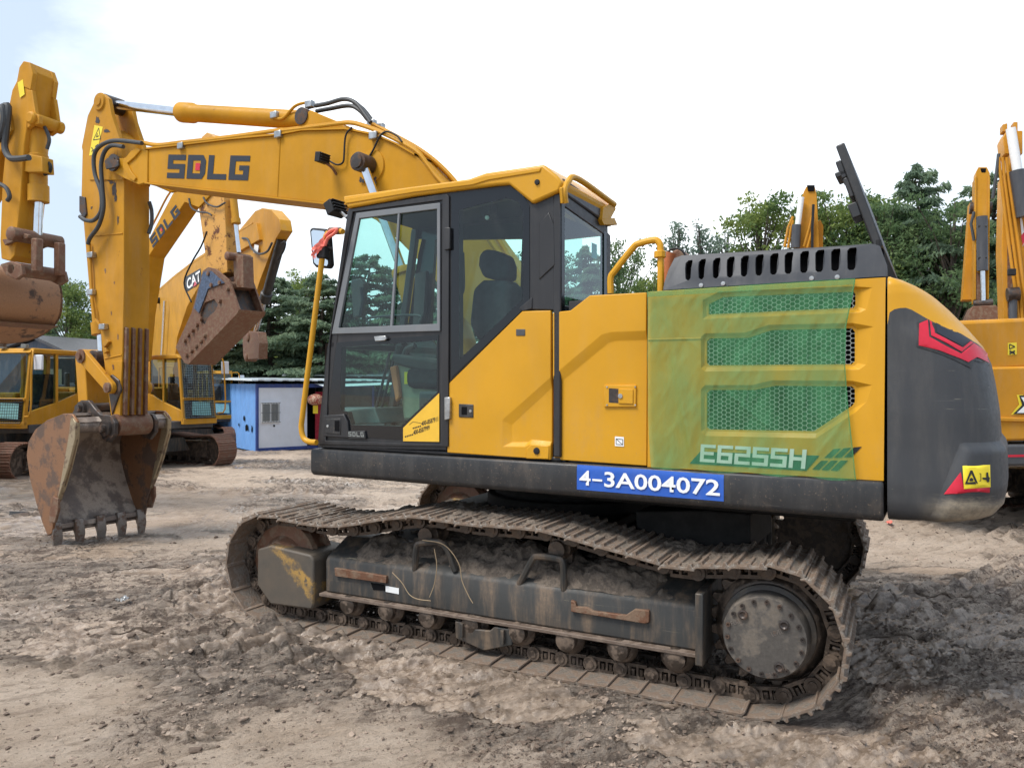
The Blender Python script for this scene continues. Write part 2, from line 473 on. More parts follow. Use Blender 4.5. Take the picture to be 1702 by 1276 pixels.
def smoothpath(pts, sub=6):
    P = [Vector(p) for p in pts]
    P = [P[0] * 2 - P[1]] + P + [P[-1] * 2 - P[-2]]
    out = []
    for i in range(1, len(P) - 2):
        p0, p1, p2, p3 = P[i-1:i+3]
        for k in range(sub):
            t = k / sub
            out.append(0.5 * ((2*p1) + (-p0+p2)*t + (2*p0-5*p1+4*p2-p3)*t*t + (-p0+3*p1-3*p2+p3)*t**3))
    out.append(P[-2])
    return out

def inpoly(p, poly):
    x, y = p; c = False; n = len(poly)
    for i in range(n):
        x0, y0 = poly[i]; x1, y1 = poly[i-1]
        if (y0 > y) != (y1 > y) and x < (x1-x0)*(y-y0)/(y1-y0)+x0: c = not c
    return c

def segdist(p, poly):
    d = 1e9; p = Vector((p[0], p[1], 0))
    for i in range(len(poly)):
        a = Vector((*poly[i-1], 0)); b = Vector((*poly[i], 0))
        ab = b - a; L = ab.length_squared
        t = 0 if L < 1e-12 else max(0, min(1, (p - a).dot(ab) / L))
        d = min(d, (a + ab * t - p).length)
    return d

class Frame:
    """a machine's own frame: x to its rear, y to its right-hand side, z up; turns a point of the survey picture on one of its planes into metres"""
    def __init__(s, C, fwd, z0=0.0):
        f = Vector((fwd[0], fwd[1])).normalized()
        s.C = Vector(C); s.u = -f; s.w = Vector((-s.u.y, s.u.x)); s.z0 = z0
        s.rz = math.atan2(s.u.y, s.u.x)
    def S(s, px, py, t):                       # on a side plane y = t
        r = Vector(((px - PCX) / FPX, 1.0))
        d = (t + s.C.dot(s.w)) / r.dot(s.w)
        return ((r * d - s.C).dot(s.u), t, CAMH - (py - PCY) / FPX * d - s.z0)
    def L(s, px, py, q):                       # on a cross plane x = q
        r = Vector(((px - PCX) / FPX, 1.0))
        d = (q + s.C.dot(s.u)) / r.dot(s.u)
        return (q, (r * d - s.C).dot(s.w), CAMH - (py - PCY) / FPX * d - s.z0)
    def sz(s, pts, t):
        return [(lambda q: (q[0], q[2]))(s.S(x, y, t)) for x, y in pts]
    def tz(s, pts, q):
        return [(lambda k: (k[1], k[2]))(s.L(x, y, q)) for x, y in pts]
    def eye(s):
        return Vector(((-s.C).dot(s.u), (-s.C).dot(s.w), CAMH - s.z0))
    def ray(s, px, py):
        r = Vector(((px - PCX) / FPX, 1.0))
        return Vector((r.dot(s.u), r.dot(s.w), -(py - PCY) / FPX)).normalized()

def panel(name, outline, t, mat, parent, holes=(), plateaus=(), thick=0.03, bevel=0.004, side=-1):
    """sheet-metal panel on plane y=t from 2-D outlines (x,z): holes cut through, plateaus = (outer, inner, depth) pressed in"""
    pts, edges = [], []
    def loop(poly):
        o = len(pts)
        pts.extend(Vector(p) for p in poly)
        edges.extend((o + i, o + (i + 1) % len(poly)) for i in range(len(poly)))
    loop(outline)
    for h in holes: loop(h)
    for a, b, d in plateaus:
        loop(a); loop(b)
    vs, es, fs, ov, oe, of = delaunay_2d_cdt(pts, edges, [], 0, 1e-5)
    off = []
    for v in vs:
        d = 0.0
        for a, b, dep in plateaus:
            if inpoly(v, b) or segdist(v, b) < 1e-4: d = dep
        off.append(d)
    bm = bmesh.new()
    bv = [bm.verts.new((v[0], t - side * o, v[1])) for v, o in zip(vs, off)]
    for f in fs:
        c = sum((Vector(vs[i]) for i in f), Vector((0, 0))) / len(f)
        if not inpoly(c, outline): continue
        if any(inpoly(c, h) for h in holes): continue
        try: bm.faces.new([bv[i] for i in f])
        except ValueError: pass
    for v in list(bm.verts):
        if not v.link_faces: bm.verts.remove(v)
    if thick:
        be = [e for e in bm.edges if len(e.link_faces) == 1]
        r = bmesh.ops.extrude_edge_only(bm, edges=be)
        for g in r['geom']:
            if isinstance(g, bmesh.types.BMVert): g.co.y -= side * thick
    bmesh.ops.dissolve_limit(bm, angle_limit=R(0.5), verts=bm.verts, edges=bm.edges)
    bmesh.ops.recalc_face_normals(bm, faces=bm.faces)
    me = bpy.data.meshes.new(name); bm.to_mesh(me); bm.free()
    me.polygons.foreach_set('use_smooth', [True] * len(me.polygons)); me.set_sharp_from_angle(angle=R(30))
    me.materials.append(M[mat])
    o = bpy.data.objects.new(name, me); COL.objects.link(o); o.parent = parent
    if bevel:
        md = o.modifiers.new('bevel', 'BEVEL'); md.width = bevel; md.segments = 2; md.limit_method = 'ANGLE'; md.angle_limit = R(12)
    return o

# ------------------------------------------------------------------ lettering
GLY = {
 'S': [(0,.77,1,1),(0,.61,.30,.77),(0,.39,1,.61),(.70,.23,1,.39),(0,0,1,.23)],
 'D': [(0,0,.30,1),(.30,.77,.84,1),(.30,0,.84,.23),(.72,.23,1,.77),((.84,.77),(1,.77),(.84,1)),((.84,.23),(.84,0),(1,.23))],
 'L': [(0,0,.30,1),(.30,0,1,.23)],
 'G': [(0,.77,1,1),(0,.23,.30,.77),(0,0,1,.23),(.72,.23,1,.40),(.5,.40,1,.60)],
 'E': [(0,0,.25,1),(.25,.82,1,1),(.25,.41,.9,.59),(.25,0,1,.18)],
 '6': [(0,0,.25,1),(.25,.82,1,1),(.25,.42,1,.6),(.25,0,1,.18),(.75,.18,1,.42)],
 '2': [(0,.82,1,1),(.75,.6,1,.82),(0,.42,1,.6),(0,.18,.25,.42),(0,0,1,.18)],
 '5': [(0,.82,1,1),(0,.6,.25,.82),(0,.42,1,.6),(.75,.18,1,.42),(0,0,1,.18)],
 'H': [(0,0,.25,1),(.75,0,1,1),(.25,.41,.75,.59)],
 'C': [(0.04,.8,1,1),(0,.2,.27,.8),(0.04,0,1,.2)],
 'A': [(0,0,.25,.9),(.75,0,1,.9),(.08,.8,.92,1),(.25,.35,.75,.52)],
 'T': [(0,.8,1,1),(.37,0,.63,.8)],
}
def bil(q, u, v):
    a, b, c, d = [Vector(p) for p in q]       # bl br tr tl
    return a*(1-u)*(1-v) + b*u*(1-v) + c*u*v + d*(1-u)*v

def block_text(name, text, quad, mat, parent, gap=0.16, mat2=None, slant=0.0):
    """square block capitals laid on a surface quad (bl, br, tr, tl)"""
    mb = MB(); n = len(text); wu = 1.0 / (n + gap * (n - 1))
    for i, ch in enumerate(text):
        u0 = i * wu * (1 + gap)
        for g in GLY[ch]:
            if isinstance(g[0], tuple): c = list(g)
            else:
                x0, y0, x1, y1 = g; c = [(x0,y0),(x1,y0),(x1,y1),(x0,y1)]
            # round the outer corners a little by clipping them
            mb.add([bil(quad, u0 + (x + slant*y) * wu, y) for x, y in c], [tuple(range(len(c)))])
    return mb.build(name, mat, parent, smooth=0, fix=False)

def font_text(name, text, quad, mat, parent, bold=0.0, squeeze=None):
    cu = bpy.data.curves.new('lettering', 'FONT')
    cu.body = text; cu.offset = bold; cu.resolution_u = 3
    ob = bpy.data.objects.new('lettering', cu); COL.objects.link(ob)
    dg = bpy.context.evaluated_depsgraph_get()
    me = bpy.data.meshes.new_from_object(ob.evaluated_get(dg))
    COL.objects.unlink(ob); bpy.data.objects.remove(ob); bpy.data.curves.remove(cu)
    xs = [v.co.x for v in me.vertices]; ys = [v.co.y for v in me.vertices]
    x0, x1, y0, y1 = min(xs), max(xs), min(ys), max(ys)
    for v in me.vertices:
        v.co = bil(quad, (v.co.x - x0) / (x1 - x0), (v.co.y - y0) / (y1 - y0))
    me.materials.clear(); me.materials.append(M[mat]); me.name = name
    o = bpy.data.objects.new(name, me); COL.objects.link(o); o.parent = parent
    return o

def poly_sheet(name, pts, mat, parent):
    return MB().add(pts, [tuple(range(len(pts)))]).build(name, mat, parent, smooth=0, fix=False)

# ------------------------------------------------------------------ ground
_LAT = {}
def lattice(seed, n=256):
    if seed not in _LAT: _LAT[seed] = np.random.RandomState(seed).rand(n, n)
    return _LAT[seed]
def vnoise(x, y, seed):
    g = lattice(seed); n = 256
    xi = np.floor(x).astype(int); yi = np.floor(y).astype(int)
    fx = x - xi; fy = y - yi
    fx = fx*fx*fx*(fx*(fx*6-15)+10); fy = fy*fy*fy*(fy*(fy*6-15)+10)
    a = g[xi % n, yi % n]; b = g[(xi+1) % n, yi % n]; c = g[xi % n, (yi+1) % n]; d = g[(xi+1) % n, (yi+1) % n]
    return (a*(1-fx)+b*fx)*(1-fy) + (c*(1-fx)+d*fx)*fy
def fbm(x, y, seed, oct=4, gain=0.5):
    s = 0; a = 1; t = 0; ca, sa = math.cos(0.6), math.sin(0.6)
    for k in range(oct):
        s = s + a * vnoise(x, y, seed + k); t += a
        x, y = (x*ca - y*sa) * 2.03 + 7.1, (x*sa + y*ca) * 2.03 + 3.7; a *= gain
    return s / t
def sstep(a, b, x):
    t = np.clip((x - a) / (b - a), 0, 1); return t*t*(3-2*t)

def ground_base(y):
    """the yard falls away gently from the camera"""
    y = np.asarray(y, float)
    return -0.03 * (np.clip(y, 4.0, 40.0) - 4.0)

MC = Vector((0.50, 6.147))
UF = Frame(MC, (-2461.0, 1250.0))           # undercarriage frame
HF = Frame(MC, (-2181.0, 1250.0))           # upper works frame

def ground_fields(x, y):
    us = (x - MC.x) * UF.u.x + (y - MC.y) * UF.u.y
    ut = (x - MC.x) * UF.w.x + (y - MC.y) * UF.w.y
    wx = fbm(x*0.9, y*0.9, 11, 3) - 0.5; wy = fbm(x*0.9+40, y*0.9, 17, 3) - 0.5
    # how churned the mud is: strong beside the tracks and on the right, calm bottom-left
    patch = fbm(x*0.55 + 3, y*0.55, 23, 4)
    near_track = np.exp(-((ut + 1.9) / 0.9) ** 2) * sstep(-3.6, -2.2, us)
    rightmud = sstep(1.3, 2.1, x + 0.12*(y-4)) * sstep(8.5, 5.4, y)
    leftmud = sstep(-0.3, -1.2, x) * np.exp(-((y - 6.7) / 1.7) ** 2)
    calm = sstep(4.7, 3.9, y + 0.12 * x) * sstep(0.2, -0.9, x) + 0.6 * sstep(4.4, 3.8, y) * sstep(0.9, 1.6, x)
    mud = np.clip(sstep(0.42, 0.62, patch) * 0.75 + 0.75 * near_track + 0.85 * rightmud + 0.80 * leftmud - 0.42 * calm + 0.20, 0, 1)
    far = sstep(40, 12, y)
    h = ground_base(y)
    h = h + 0.07 * (fbm(x*0.6, y*0.6, 31, 4) - 0.5) * (0.4 + 0.6 * mud)
    h = h + 0.06 * (fbm(x*2.6 + wx, y*2.6 + wy, 41, 4) - 0.5) * (0.15 + 0.85 * mud)
    # grouser prints: parallel ridges left by crawler shoes, two headings
    def bars(ang, lam, sx, sy, seed, amp, sharp=1.6):
        d = (x * math.cos(ang) + y * math.sin(ang)) + 0.12 * wx + 0.05 * wy
        b = 0.5 + 0.5 * np.sin(2 * math.pi * d / lam)
        m = sstep(0.40, 0.54, fbm(x * sx + seed, y * sy, 51 + seed, 3)) * (0.35 + 1.3 * fbm(x * 3, y * 3, 57 + seed, 3))
        return amp * (b ** sharp) * m
    keep = np.clip(0.3 + mud, 0, 1) * (1 - 0.55 * calm)
    h = h + bars(R(-49), 0.19, 0.5, 0.5, 3, 0.085, 1.3) * keep * far * sstep(-1.9, -1.2, x)
    h = h + bars(R(-33), 0.20, 0.5, 0.4, 9, 0.075, 1.3) * keep * far * sstep(-0.8, -1.5, x)
    # mud torn into long shreds by turning crawlers
    def shred(ang, ka, kc, seed):
        al = x*math.cos(ang) + y*math.sin(ang) + 0.25*wx; ac = -x*math.sin(ang) + y*math.cos(ang) + 0.25*wy
        return 1 - np.abs(2 * fbm(al*ka, ac*kc, seed, 5, 0.58) - 1)
    any_ = np.clip(0.36 + mud, 0, 1) * far
    sm1 = sstep(0.36, 0.60, fbm(x*0.7, y*0.7 + 5, 171, 3)); sm2 = sstep(0.36, 0.60, fbm(x*0.6 + 8, y*0.6, 181, 3))
    h = h + 0.085 * (shred(R(16), 1.5, 9.5, 131) - 0.72) * any_ * sm1
    h = h + 0.080 * (shred(R(44), 1.5, 8.0, 151) - 0.72) * any_ * (1 - 0.7*sm1)
    h = h + 0.050 * (shred(R(28), 4.0, 22.0, 191) - 0.70) * any_ * (0.3 + 0.7*sm2)
    # broken crumbs and clods
    ridg = 1 - np.abs(2 * fbm(x*9 + wx*2, y*9 + wy*2, 61, 4) - 1)
    h = h + 0.022 * (ridg - 0.72) * mud * far
    cl = fbm(x*13, y*15, 71, 4, 0.65)
    h = h + 0.13 * np.clip(cl - 0.60, 0, 1) * (0.08 + 0.92 * mud) * far
    h = h + 0.016 * (fbm(x*34, y*34, 81, 3, 0.6) - 0.5) * (0.25 + mud)
    # packed flat under the crawler belts, sunk at their edges
    belt = np.maximum(sstep(0.42, 0.30, np.abs(ut + 1.295)), sstep(0.42, 0.30, np.abs(ut - 1.295))) * sstep(2.25, 1.95, us) * sstep(-2.3, -2.0, us)
    h = h * (1 - belt) + (-0.02 - 0.0 * y) * belt
    # dry shallow lip of mud pushed up along the near belt, at its front half
    lip = np.exp(-((ut + 1.72) / 0.10) ** 2) * sstep(0.6, -0.6, us) * sstep(-2.4, -1.6, us)
    h = h + 0.045 * lip * (0.5 + fbm(x*5, y*5, 91, 3))
    # standing wet strip beyond the machine
    wet = np.exp(-((y - 13.0 - 0.25*(x+3)) / 3.4) ** 2) * sstep(0.34, 0.52, fbm(x*0.35 + 9, y*0.8, 95, 4)) * sstep(3, 0, x)
    wet2 = sstep(0.50, 0.64, fbm(x*1.3 + 5, y*2.2, 97, 4)) * (0.2 + 0.8*mud) * 0.8
    wet = np.clip(wet + wet2 * far, 0, 1)
    h = h - 0.02 * np.exp(-((x + 5.2)/1.1)**2 - ((y - 9.45)/0.75)**2)
    pn = fbm(x*1.8, y*1.8 + 3, 211, 4) - 0.5
    for cx_, cy_, rx_, ry_ in ((-5.0, 10.6, 0.9, 0.55), (-3.5, 7.4, 0.45, 0.22), (-2.3, 11.8, 1.6, 0.5), (-4.2, 13.6, 2.2, 0.5), (-0.8, 14.6, 1.8, 0.45), (3.3, 6.3, 0.5, 0.16), (2.6, 5.2, 0.25, 0.10), (-2.6, 5.3, 0.35, 0.10), (4.4, 7.4, 0.8, 0.2)):
        bl_ = sstep(0.42, 0.62, np.exp(-((x - cx_)/rx_)**2 - ((y - cy_)/ry_)**2) + 0.9*pn)
        h = h*(1 - bl_) + (ground_base(y) - 0.012)*bl_
        wet = np.maximum(wet, bl_)
    dark = np.clip(mud * sstep(0.38, 0.62, fbm(x*1.6, y*1.6 + 7, 99, 4)) + 0.25 * near_track, 0, 1) * (1 - 0.45 * rightmud)
    return h, mud, wet, dark

def ground_h(x, y):
    return float(ground_fields(np.array([float(x)]), np.array([float(y)]))[0][0])

def spaced(a, b, c, d, fine, grow):
    """fine spacing between b and c, growing outwards to a and d"""
    xs = list(np.arange(b, c, fine)); st = fine
    while xs[-1] < d:
        st *= grow; xs.append(xs[-1] + st)
    lo = []; st = fine; x = b
    while x > a:
        st *= grow; x -= st; lo.append(x)
    return np.array(lo[::-1] + xs)

def ground_mat():
    m, nt, b = new_mat('yard_mud')
    at = {}
    for k in ('mud', 'wet', 'dark'):
        a = N(nt, 'ShaderNodeAttribute'); a.attribute_name = k; at[k] = a.outputs['Fac']
    v = mapping(nt, (1, 1, 1))
    r1 = mapping(nt, (1, 1, 1), rot=(0, 0, -R(24)))
    mp = N(nt, 'ShaderNodeMapping'); mp.inputs['Scale'].default_value = (0.30, 1.0, 1.0); nt.links.new(r1, mp.inputs['Vector'])
    va = mp.outputs[0]
    n1 = noise(nt, 2.2, 8, 0.62, v); n2 = noise(nt, 30, 6, 0.72, va); n3 = noise(nt, 150, 3, 0.7, v)
    n4 = noise(nt, 11, 9, 0.74, va); n5 = noise(nt, 24, 9, 0.8, v)
    sand = mixc(nt, ramp(nt, n1, 0.3, 0.7), (0.56, 0.43, 0.32), (0.70, 0.56, 0.435))
    sand = mixc(nt, math_(nt, 'MULTIPLY', ramp(nt, n4, 0.50, 0.62), 0.65), sand, (0.29, 0.21, 0.15))
    sand = mixc(nt, math_(nt, 'MULTIPLY', ramp(nt, n5, 0.575, 0.62), 0.75), sand, (0.19, 0.135, 0.095))
    clay = mixc(nt, ramp(nt, n4, 0.40, 0.58), (0.165, 0.118, 0.088), (0.60, 0.475, 0.37))
    clay = mixc(nt, math_(nt, 'MULTIPLY', ramp(nt, n5, 0.53, 0.58), 0.8), clay, (0.115, 0.080, 0.058))  # dark crevices between crumbs, shade put into the clay colour
    darkm = mixc(nt, ramp(nt, n4, 0.38, 0.64), (0.095, 0.075, 0.060), (0.46, 0.37, 0.295))
    darkm = mixc(nt, math_(nt, 'MULTIPLY', ramp(nt, n5, 0.53, 0.60), 0.65), darkm, (0.56, 0.47, 0.39))
    c = mixc(nt, ramp(nt, math_(nt, 'ADD', at['mud'], math_(nt, 'MULTIPLY', math_(nt, 'SUBTRACT', n2, 0.5), 0.9)), 0.15, 0.75), sand, clay)
    dk = ramp(nt, math_(nt, 'ADD', at['dark'], math_(nt, 'MULTIPLY', math_(nt, 'SUBTRACT', n4, 0.5), 1.2)), 0.35, 0.85)
    c = mixc(nt, math_(nt, 'MULTIPLY', dk, 0.72), c, darkm)
    # loose grit: pale and dark specks
    c = mixc(nt, math_(nt, 'MULTIPLY', ramp(nt, n3, 0.62, 0.72), 0.45), c, (0.52, 0.46, 0.40))
    c = mixc(nt, math_(nt, 'MULTIPLY', ramp(nt, n3, 0.40, 0.30), 0.5), c, (0.11, 0.09, 0.075))
    wk = ramp(nt, math_(nt, 'ADD', at['wet'], math_(nt, 'MULTIPLY', math_(nt, 'SUBTRACT', n4, 0.5), 0.7)), 0.3, 0.6)
    c = mixc(nt, math_(nt, 'MULTIPLY', wk, 0.55), c, (0.17, 0.125, 0.088))
    nt.links.new(c, b.inputs['Base Color'])
    rg = N(nt, 'ShaderNodeMix'); rg.data_type = 'FLOAT'
    nt.links.new(wk, rg.inputs[0]); rg.inputs[2].default_value = 0.62; rg.inputs[3].default_value = 0.24
    r2 = math_(nt, 'SUBTRACT', rg.outputs[0], math_(nt, 'MULTIPLY', dk, 0.26))
    nt.links.new(r2, b.inputs['Roughness'])
    b.inputs['Specular IOR Level'].default_value = 0.4
    hh = math_(nt, 'ADD', math_(nt, 'ADD', n2, math_(nt, 'MULTIPLY', n4, 1.6)), math_(nt, 'MULTIPLY', n3, 0.4))
    hh = math_(nt, 'MULTIPLY', hh, ramp(nt, wk, 0, 1, 1.0, 0.12))
    bump(nt, b, hh, 1.0, 0.045)
    return m
M['ground'] = ground_mat()

def build_ground():
    xs = spaced(-160, -4.6, 3.9, 160, 0.0125, 1.022)
    ys = spaced(-30, 3.1, 6.4, 170, 0.0125, 1.016)
    X, Y = np.meshgrid(xs, ys)
    h, mud, wet, dark = ground_fields(X.ravel(), Y.ravel())
    nx, ny = len(xs), len(ys)
    me = bpy.data.meshes.new('ground')
    co = np.stack([X.ravel(), Y.ravel(), h], 1).astype(np.float32)
    i = np.arange(nx*ny).reshape(ny, nx)
    q = np.stack([i[:-1,:-1], i[:-1,1:], i[1:,1:], i[1:,:-1]], -1).reshape(-1, 4)
    me.vertices.add(nx*ny); me.vertices.foreach_set('co', co.ravel())
    me.loops.add(q.size); me.loops.foreach_set('vertex_index', q.ravel().astype(np.int32))
    me.polygons.add(len(q)); me.polygons.foreach_set('loop_start', (np.arange(len(q))*4).astype(np.int32))
    me.polygons.foreach_set('use_smooth', np.ones(len(q), bool))
    me.update(calc_edges=True)
    for k, a in (('mud', mud), ('wet', wet), ('dark', dark)):
        at = me.attributes.new(k, 'FLOAT', 'POINT'); at.data.foreach_set('value', a.astype(np.float32))
    me.materials.append(M['ground'])
    o = bpy.data.objects.new('ground', me); COL.objects.link(o)
    tag(o, 'churned brown mud yard with crawler prints and wet patches', kind='structure')
    print('ground', nx, ny, nx*ny)
build_ground()

def build_clods():
    """loose crumbs of mud lying about: nobody could count them"""
    rnd = np.random.RandomState(4)
    ico = [(0,0,1),(.89,0,.45),(.28,.85,.45),(-.72,.53,.45),(-.72,-.53,.45),(.28,-.85,.45),(.72,.53,-.45),(-.28,.85,-.45),(-.89,0,-.45),(-.28,-.85,-.45),(.72,-.53,-.45),(0,0,-1)]
    fc = [(0,1,2),(0,2,3),(0,3,4),(0,4,5),(0,5,1),(1,6,2),(2,7,3),(3,8,4),(4,9,5),(5,10,1),(2,6,7),(3,7,8),(4,8,9),(5,9,10),(1,10,6),(6,11,7),(7,11,8),(8,11,9),(9,11,10),(10,11,6)]
    ico = np.array(ico)
    n = 42000
    y = 3.3 + 8.5 * rnd.rand(n) ** 1.35; x = (rnd.rand(n) * 1.5 - 0.75) * y * 1.0
    h, mud, wet, dark = ground_fields(x, y)
    keep = rnd.rand(n) < (0.16 + 0.84 * mud ** 1.4) * (1 - wet)
    us = (x - MC.x) * UF.u.x + (y - MC.y) * UF.u.y; ut = (x - MC.x) * UF.w.x + (y - MC.y) * UF.w.y
    keep &= ~((np.abs(ut) < 1.64) & (np.abs(us) < 2.25))
    x, y, h = x[keep], y[keep], h[keep]
    V, Fc = [], []
    for k in range(len(x)):
        r = 0.0025 + 0.008 * rnd.rand() ** 3 + (0.012 * rnd.rand() if rnd.rand() < 0.03 else 0)
        p = ico * (0.45 + 1.0 * rnd.rand(12, 1)) * r * np.array([1.2 + rnd.rand(), 0.9 + rnd.rand(), 0.8])
        a = rnd.rand() * 6.28; c, s = math.cos(a), math.sin(a)
        p = np.stack([p[:,0]*c - p[:,1]*s + x[k], p[:,0]*s + p[:,1]*c + y[k], p[:,2] + h[k] + r*0.05], 1)
        o = len(V) * 12
        V.append(p); Fc.append(np.array(fc) + o)
    V = np.concatenate(V); Fc = np.concatenate(Fc)
    me = bpy.data.meshes.new('mud_crumbs'); me.from_pydata(V.tolist(), [], Fc.tolist())
    me.materials.append(M['ground_crumb'])
    o = bpy.data.objects.new('mud_crumbs', me); COL.objects.link(o)
    tag(o, 'loose crumbs and clods of dark mud lying over the yard', kind='stuff')
    print('clods', len(x))
build_clods()

# ================================================================== the main excavator
EX = empty('excavator', (MC.x, MC.y, 0), HF.rz)
tag(EX, 'large yellow excavator with dark counterweight, blue number sticker and green net over its side', 'excavator')
TN = -1.43
URZ = UF.rz - HF.rz
def P(pts, t=TN): return HF.sz(pts, t)
def U(pts, t=-1.6): return UF.sz(pts, t)
def S3(px, py, t=TN): return Vector(HF.S(px, py, t))
def quad(pts, t): return [Vector(HF.S(x, y, t)) for x, y in pts]
def uquad(pts, t): return [Vector(UF.S(x, y, t)) for x, y in pts]
def part(mb, name, mat, parent=EX, bevel=0.0, smooth=35, label=None, seg=2):
    o = mb.build(name, mat, parent, smooth, bevel, seg)
    if label: o['label'] = label
    return o
def upart(mb, name, mat, bevel=0.0, smooth=35, label=None):
    o = part(mb, name, mat, EX, bevel, smooth, label)
    o.rotation_euler = (0, 0, URZ)
    return o

# ---- crawler belts
SPR, IDL = (1.725, 0.405), (-1.79, 0.40)
def belt_path():
    pts = [(-1.79, -0.012), (1.725, -0.012)]
    for a in range(-75, 90, 15):
        pts.append((SPR[0] + 0.40*math.cos(R(a)), SPR[1] + 0.40*math.sin(R(a)) - (0.0)))
    pts += [(1.55, 0.775), (1.28, 0.735), (0.95, 0.785), (0.47, 0.872), (0.25, 0.875), (0.0, 0.862), (-0.25, 0.872), (-0.50, 0.885), (-0.72, 0.845), (-1.0, 0.785), (-1.3, 0.745), (-1.6, 0.765)]
    for a in range(95, 270, 15):
        pts.append((IDL[0] + 0.40*math.cos(R(a)), IDL[1] + (0.385 if a < 180 else 0.41)*math.sin(R(a))))
    # resample the closed loop
    pts = [Vector(p) for p in pts]
    seg = [(pts[(i+1) % len(pts)] - pts[i]).length for i in range(len(pts))]
    L = sum(seg); n = round(L / 0.19)
    out = []; i = 0; acc = 0
    for k in range(n):
        d = (k + 0.35) * L / n
        while acc + seg[i] < d: acc += seg[i]; i += 1
        f = (d - acc) / seg[i]
        out.append((pts[i].lerp(pts[(i+1) % len(pts)], f)))
    res = []
    for k in range(n):
        a, b = out[k-1], out[(k+1) % n]
        t = (b - a).normalized()
        res.append((out[k], t))
    return res, L / n
BELT, PITCH = belt_path()

def shoe_mb(detail=True):
    p = PITCH * 0.5
    prof = [(-p*1.06, 0.004), (-p*1.06, -0.008), (p*0.9, -0.008), (p*1.08, -0.022), (p*1.12, -0.014), (p*0.94, 0.004)]
    mb = MB()
    base = [(-p*1.04, -0.014), (p*0.86, -0.014), (p*1.06, -0.030), (p*1.12, -0.020), (p*0.92, 0.005),
            (p*0.78, 0.005), (p*0.70, 0.026), (p*0.54, 0.026), (p*0.46, 0.005),
            (p*0.06, 0.005), (-p*0.00, 0.020), (-p*0.16, 0.020), (-p*0.22, 0.005),
            (-p*0.60, 0.005), (-p*0.68, 0.023), (-p*0.84, 0.023), (-p*0.92, 0.005), (-p*1.04, 0.005)]
    mb.prism(base, -0.30, 0.30, 'y')
    return mb
def link_mb():
    mb = MB(); p = PITCH * 0.5
    for y0, y1 in ((-0.105, -0.07), (0.07, 0.105)):
        mb.prism([(-p*0.9, -0.105), (p*0.9, -0.105), (p*0.9, -0.085), (-p*0.9, -0.085)], y0, y1)
        mb.prism([(-p*0.95, -0.034), (p*0.7, -0.034), (p*0.7, -0.012), (-p*0.95, -0.012)], y0, y1)
        for a, b in ((-p*0.32, -p*0.16), (p*0.22, p*0.36), (p*0.75, p*0.98)):
            mb.prism([(a, -0.085), (b, -0.085), (b, -0.034), (a, -0.034)], y0, y1)
        s = -1 if y0 < 0 else 1
        ya, yb = (y0 - 0.018, y1) if s < 0 else (y0, y1 + 0.018)
        mb.cyl((-p*0.78, ya, -0.062), (-p*0.78, yb, -0.062), 0.044, 14)
        yc, yd = (ya - 0.008, ya) if s < 0 else (yb, yb + 0.008)
        mb.cyl((-p*0.78, yc, -0.062), (-p*0.78, yd, -0.062), 0.024, 12)
        for x in (-p*0.02, p*0.5):
            mb.cyl((x, (y0+y1)/2, -0.07), (x, (y0+y1)/2, -0.034), 0.013, 8)
    mb.cyl((-p*0.78, -0.1, -0.062), (-p*0.78, 0.1, -0.062), 0.022, 10)
    return mb

def belt_mats(y):
    out = []
    for (q, t) in BELT:
        nrm = Vector((t.y, -t.x))              # outward for this winding
        m = Matrix(((t.x, 0, nrm.x, q.x), (0, 1, 0, y), (t.y, 0, nrm.y, q.y), (0, 0, 0, 1)))
        out.append(m)
    return out

SHOE0 = None
LINK = link_mb()
rs = random.Random(5)
for side in (-1, 1):
    mats = belt_mats(side * 1.295)
    mb = MB()
    for m in mats:
        c = MB().add(LINK.v, LINK.f); c.xform(m); mb.add(c.v, c.f)
    belt = upart(mb, 'crawler_track', 'link', label='muddy crawler track under the cab side' if side < 0 else 'muddy crawler track under the boom side')
    for k, m in enumerate(mats):
        jit = Matrix.Rotation(rs.uniform(-0.025, 0.025), 4, 'Y') @ Matrix.Translation((0, rs.uniform(-0.004, 0.004), rs.uniform(-0.003, 0.003)))
        if SHOE0 is None:
            SHOE0 = shoe_mb().build('track_shoe', 'shoe', belt, 30, 0.003, 1)
            SHOE0.matrix_local = m @ jit
        else:
            dup(SHOE0, belt, m @ jit)

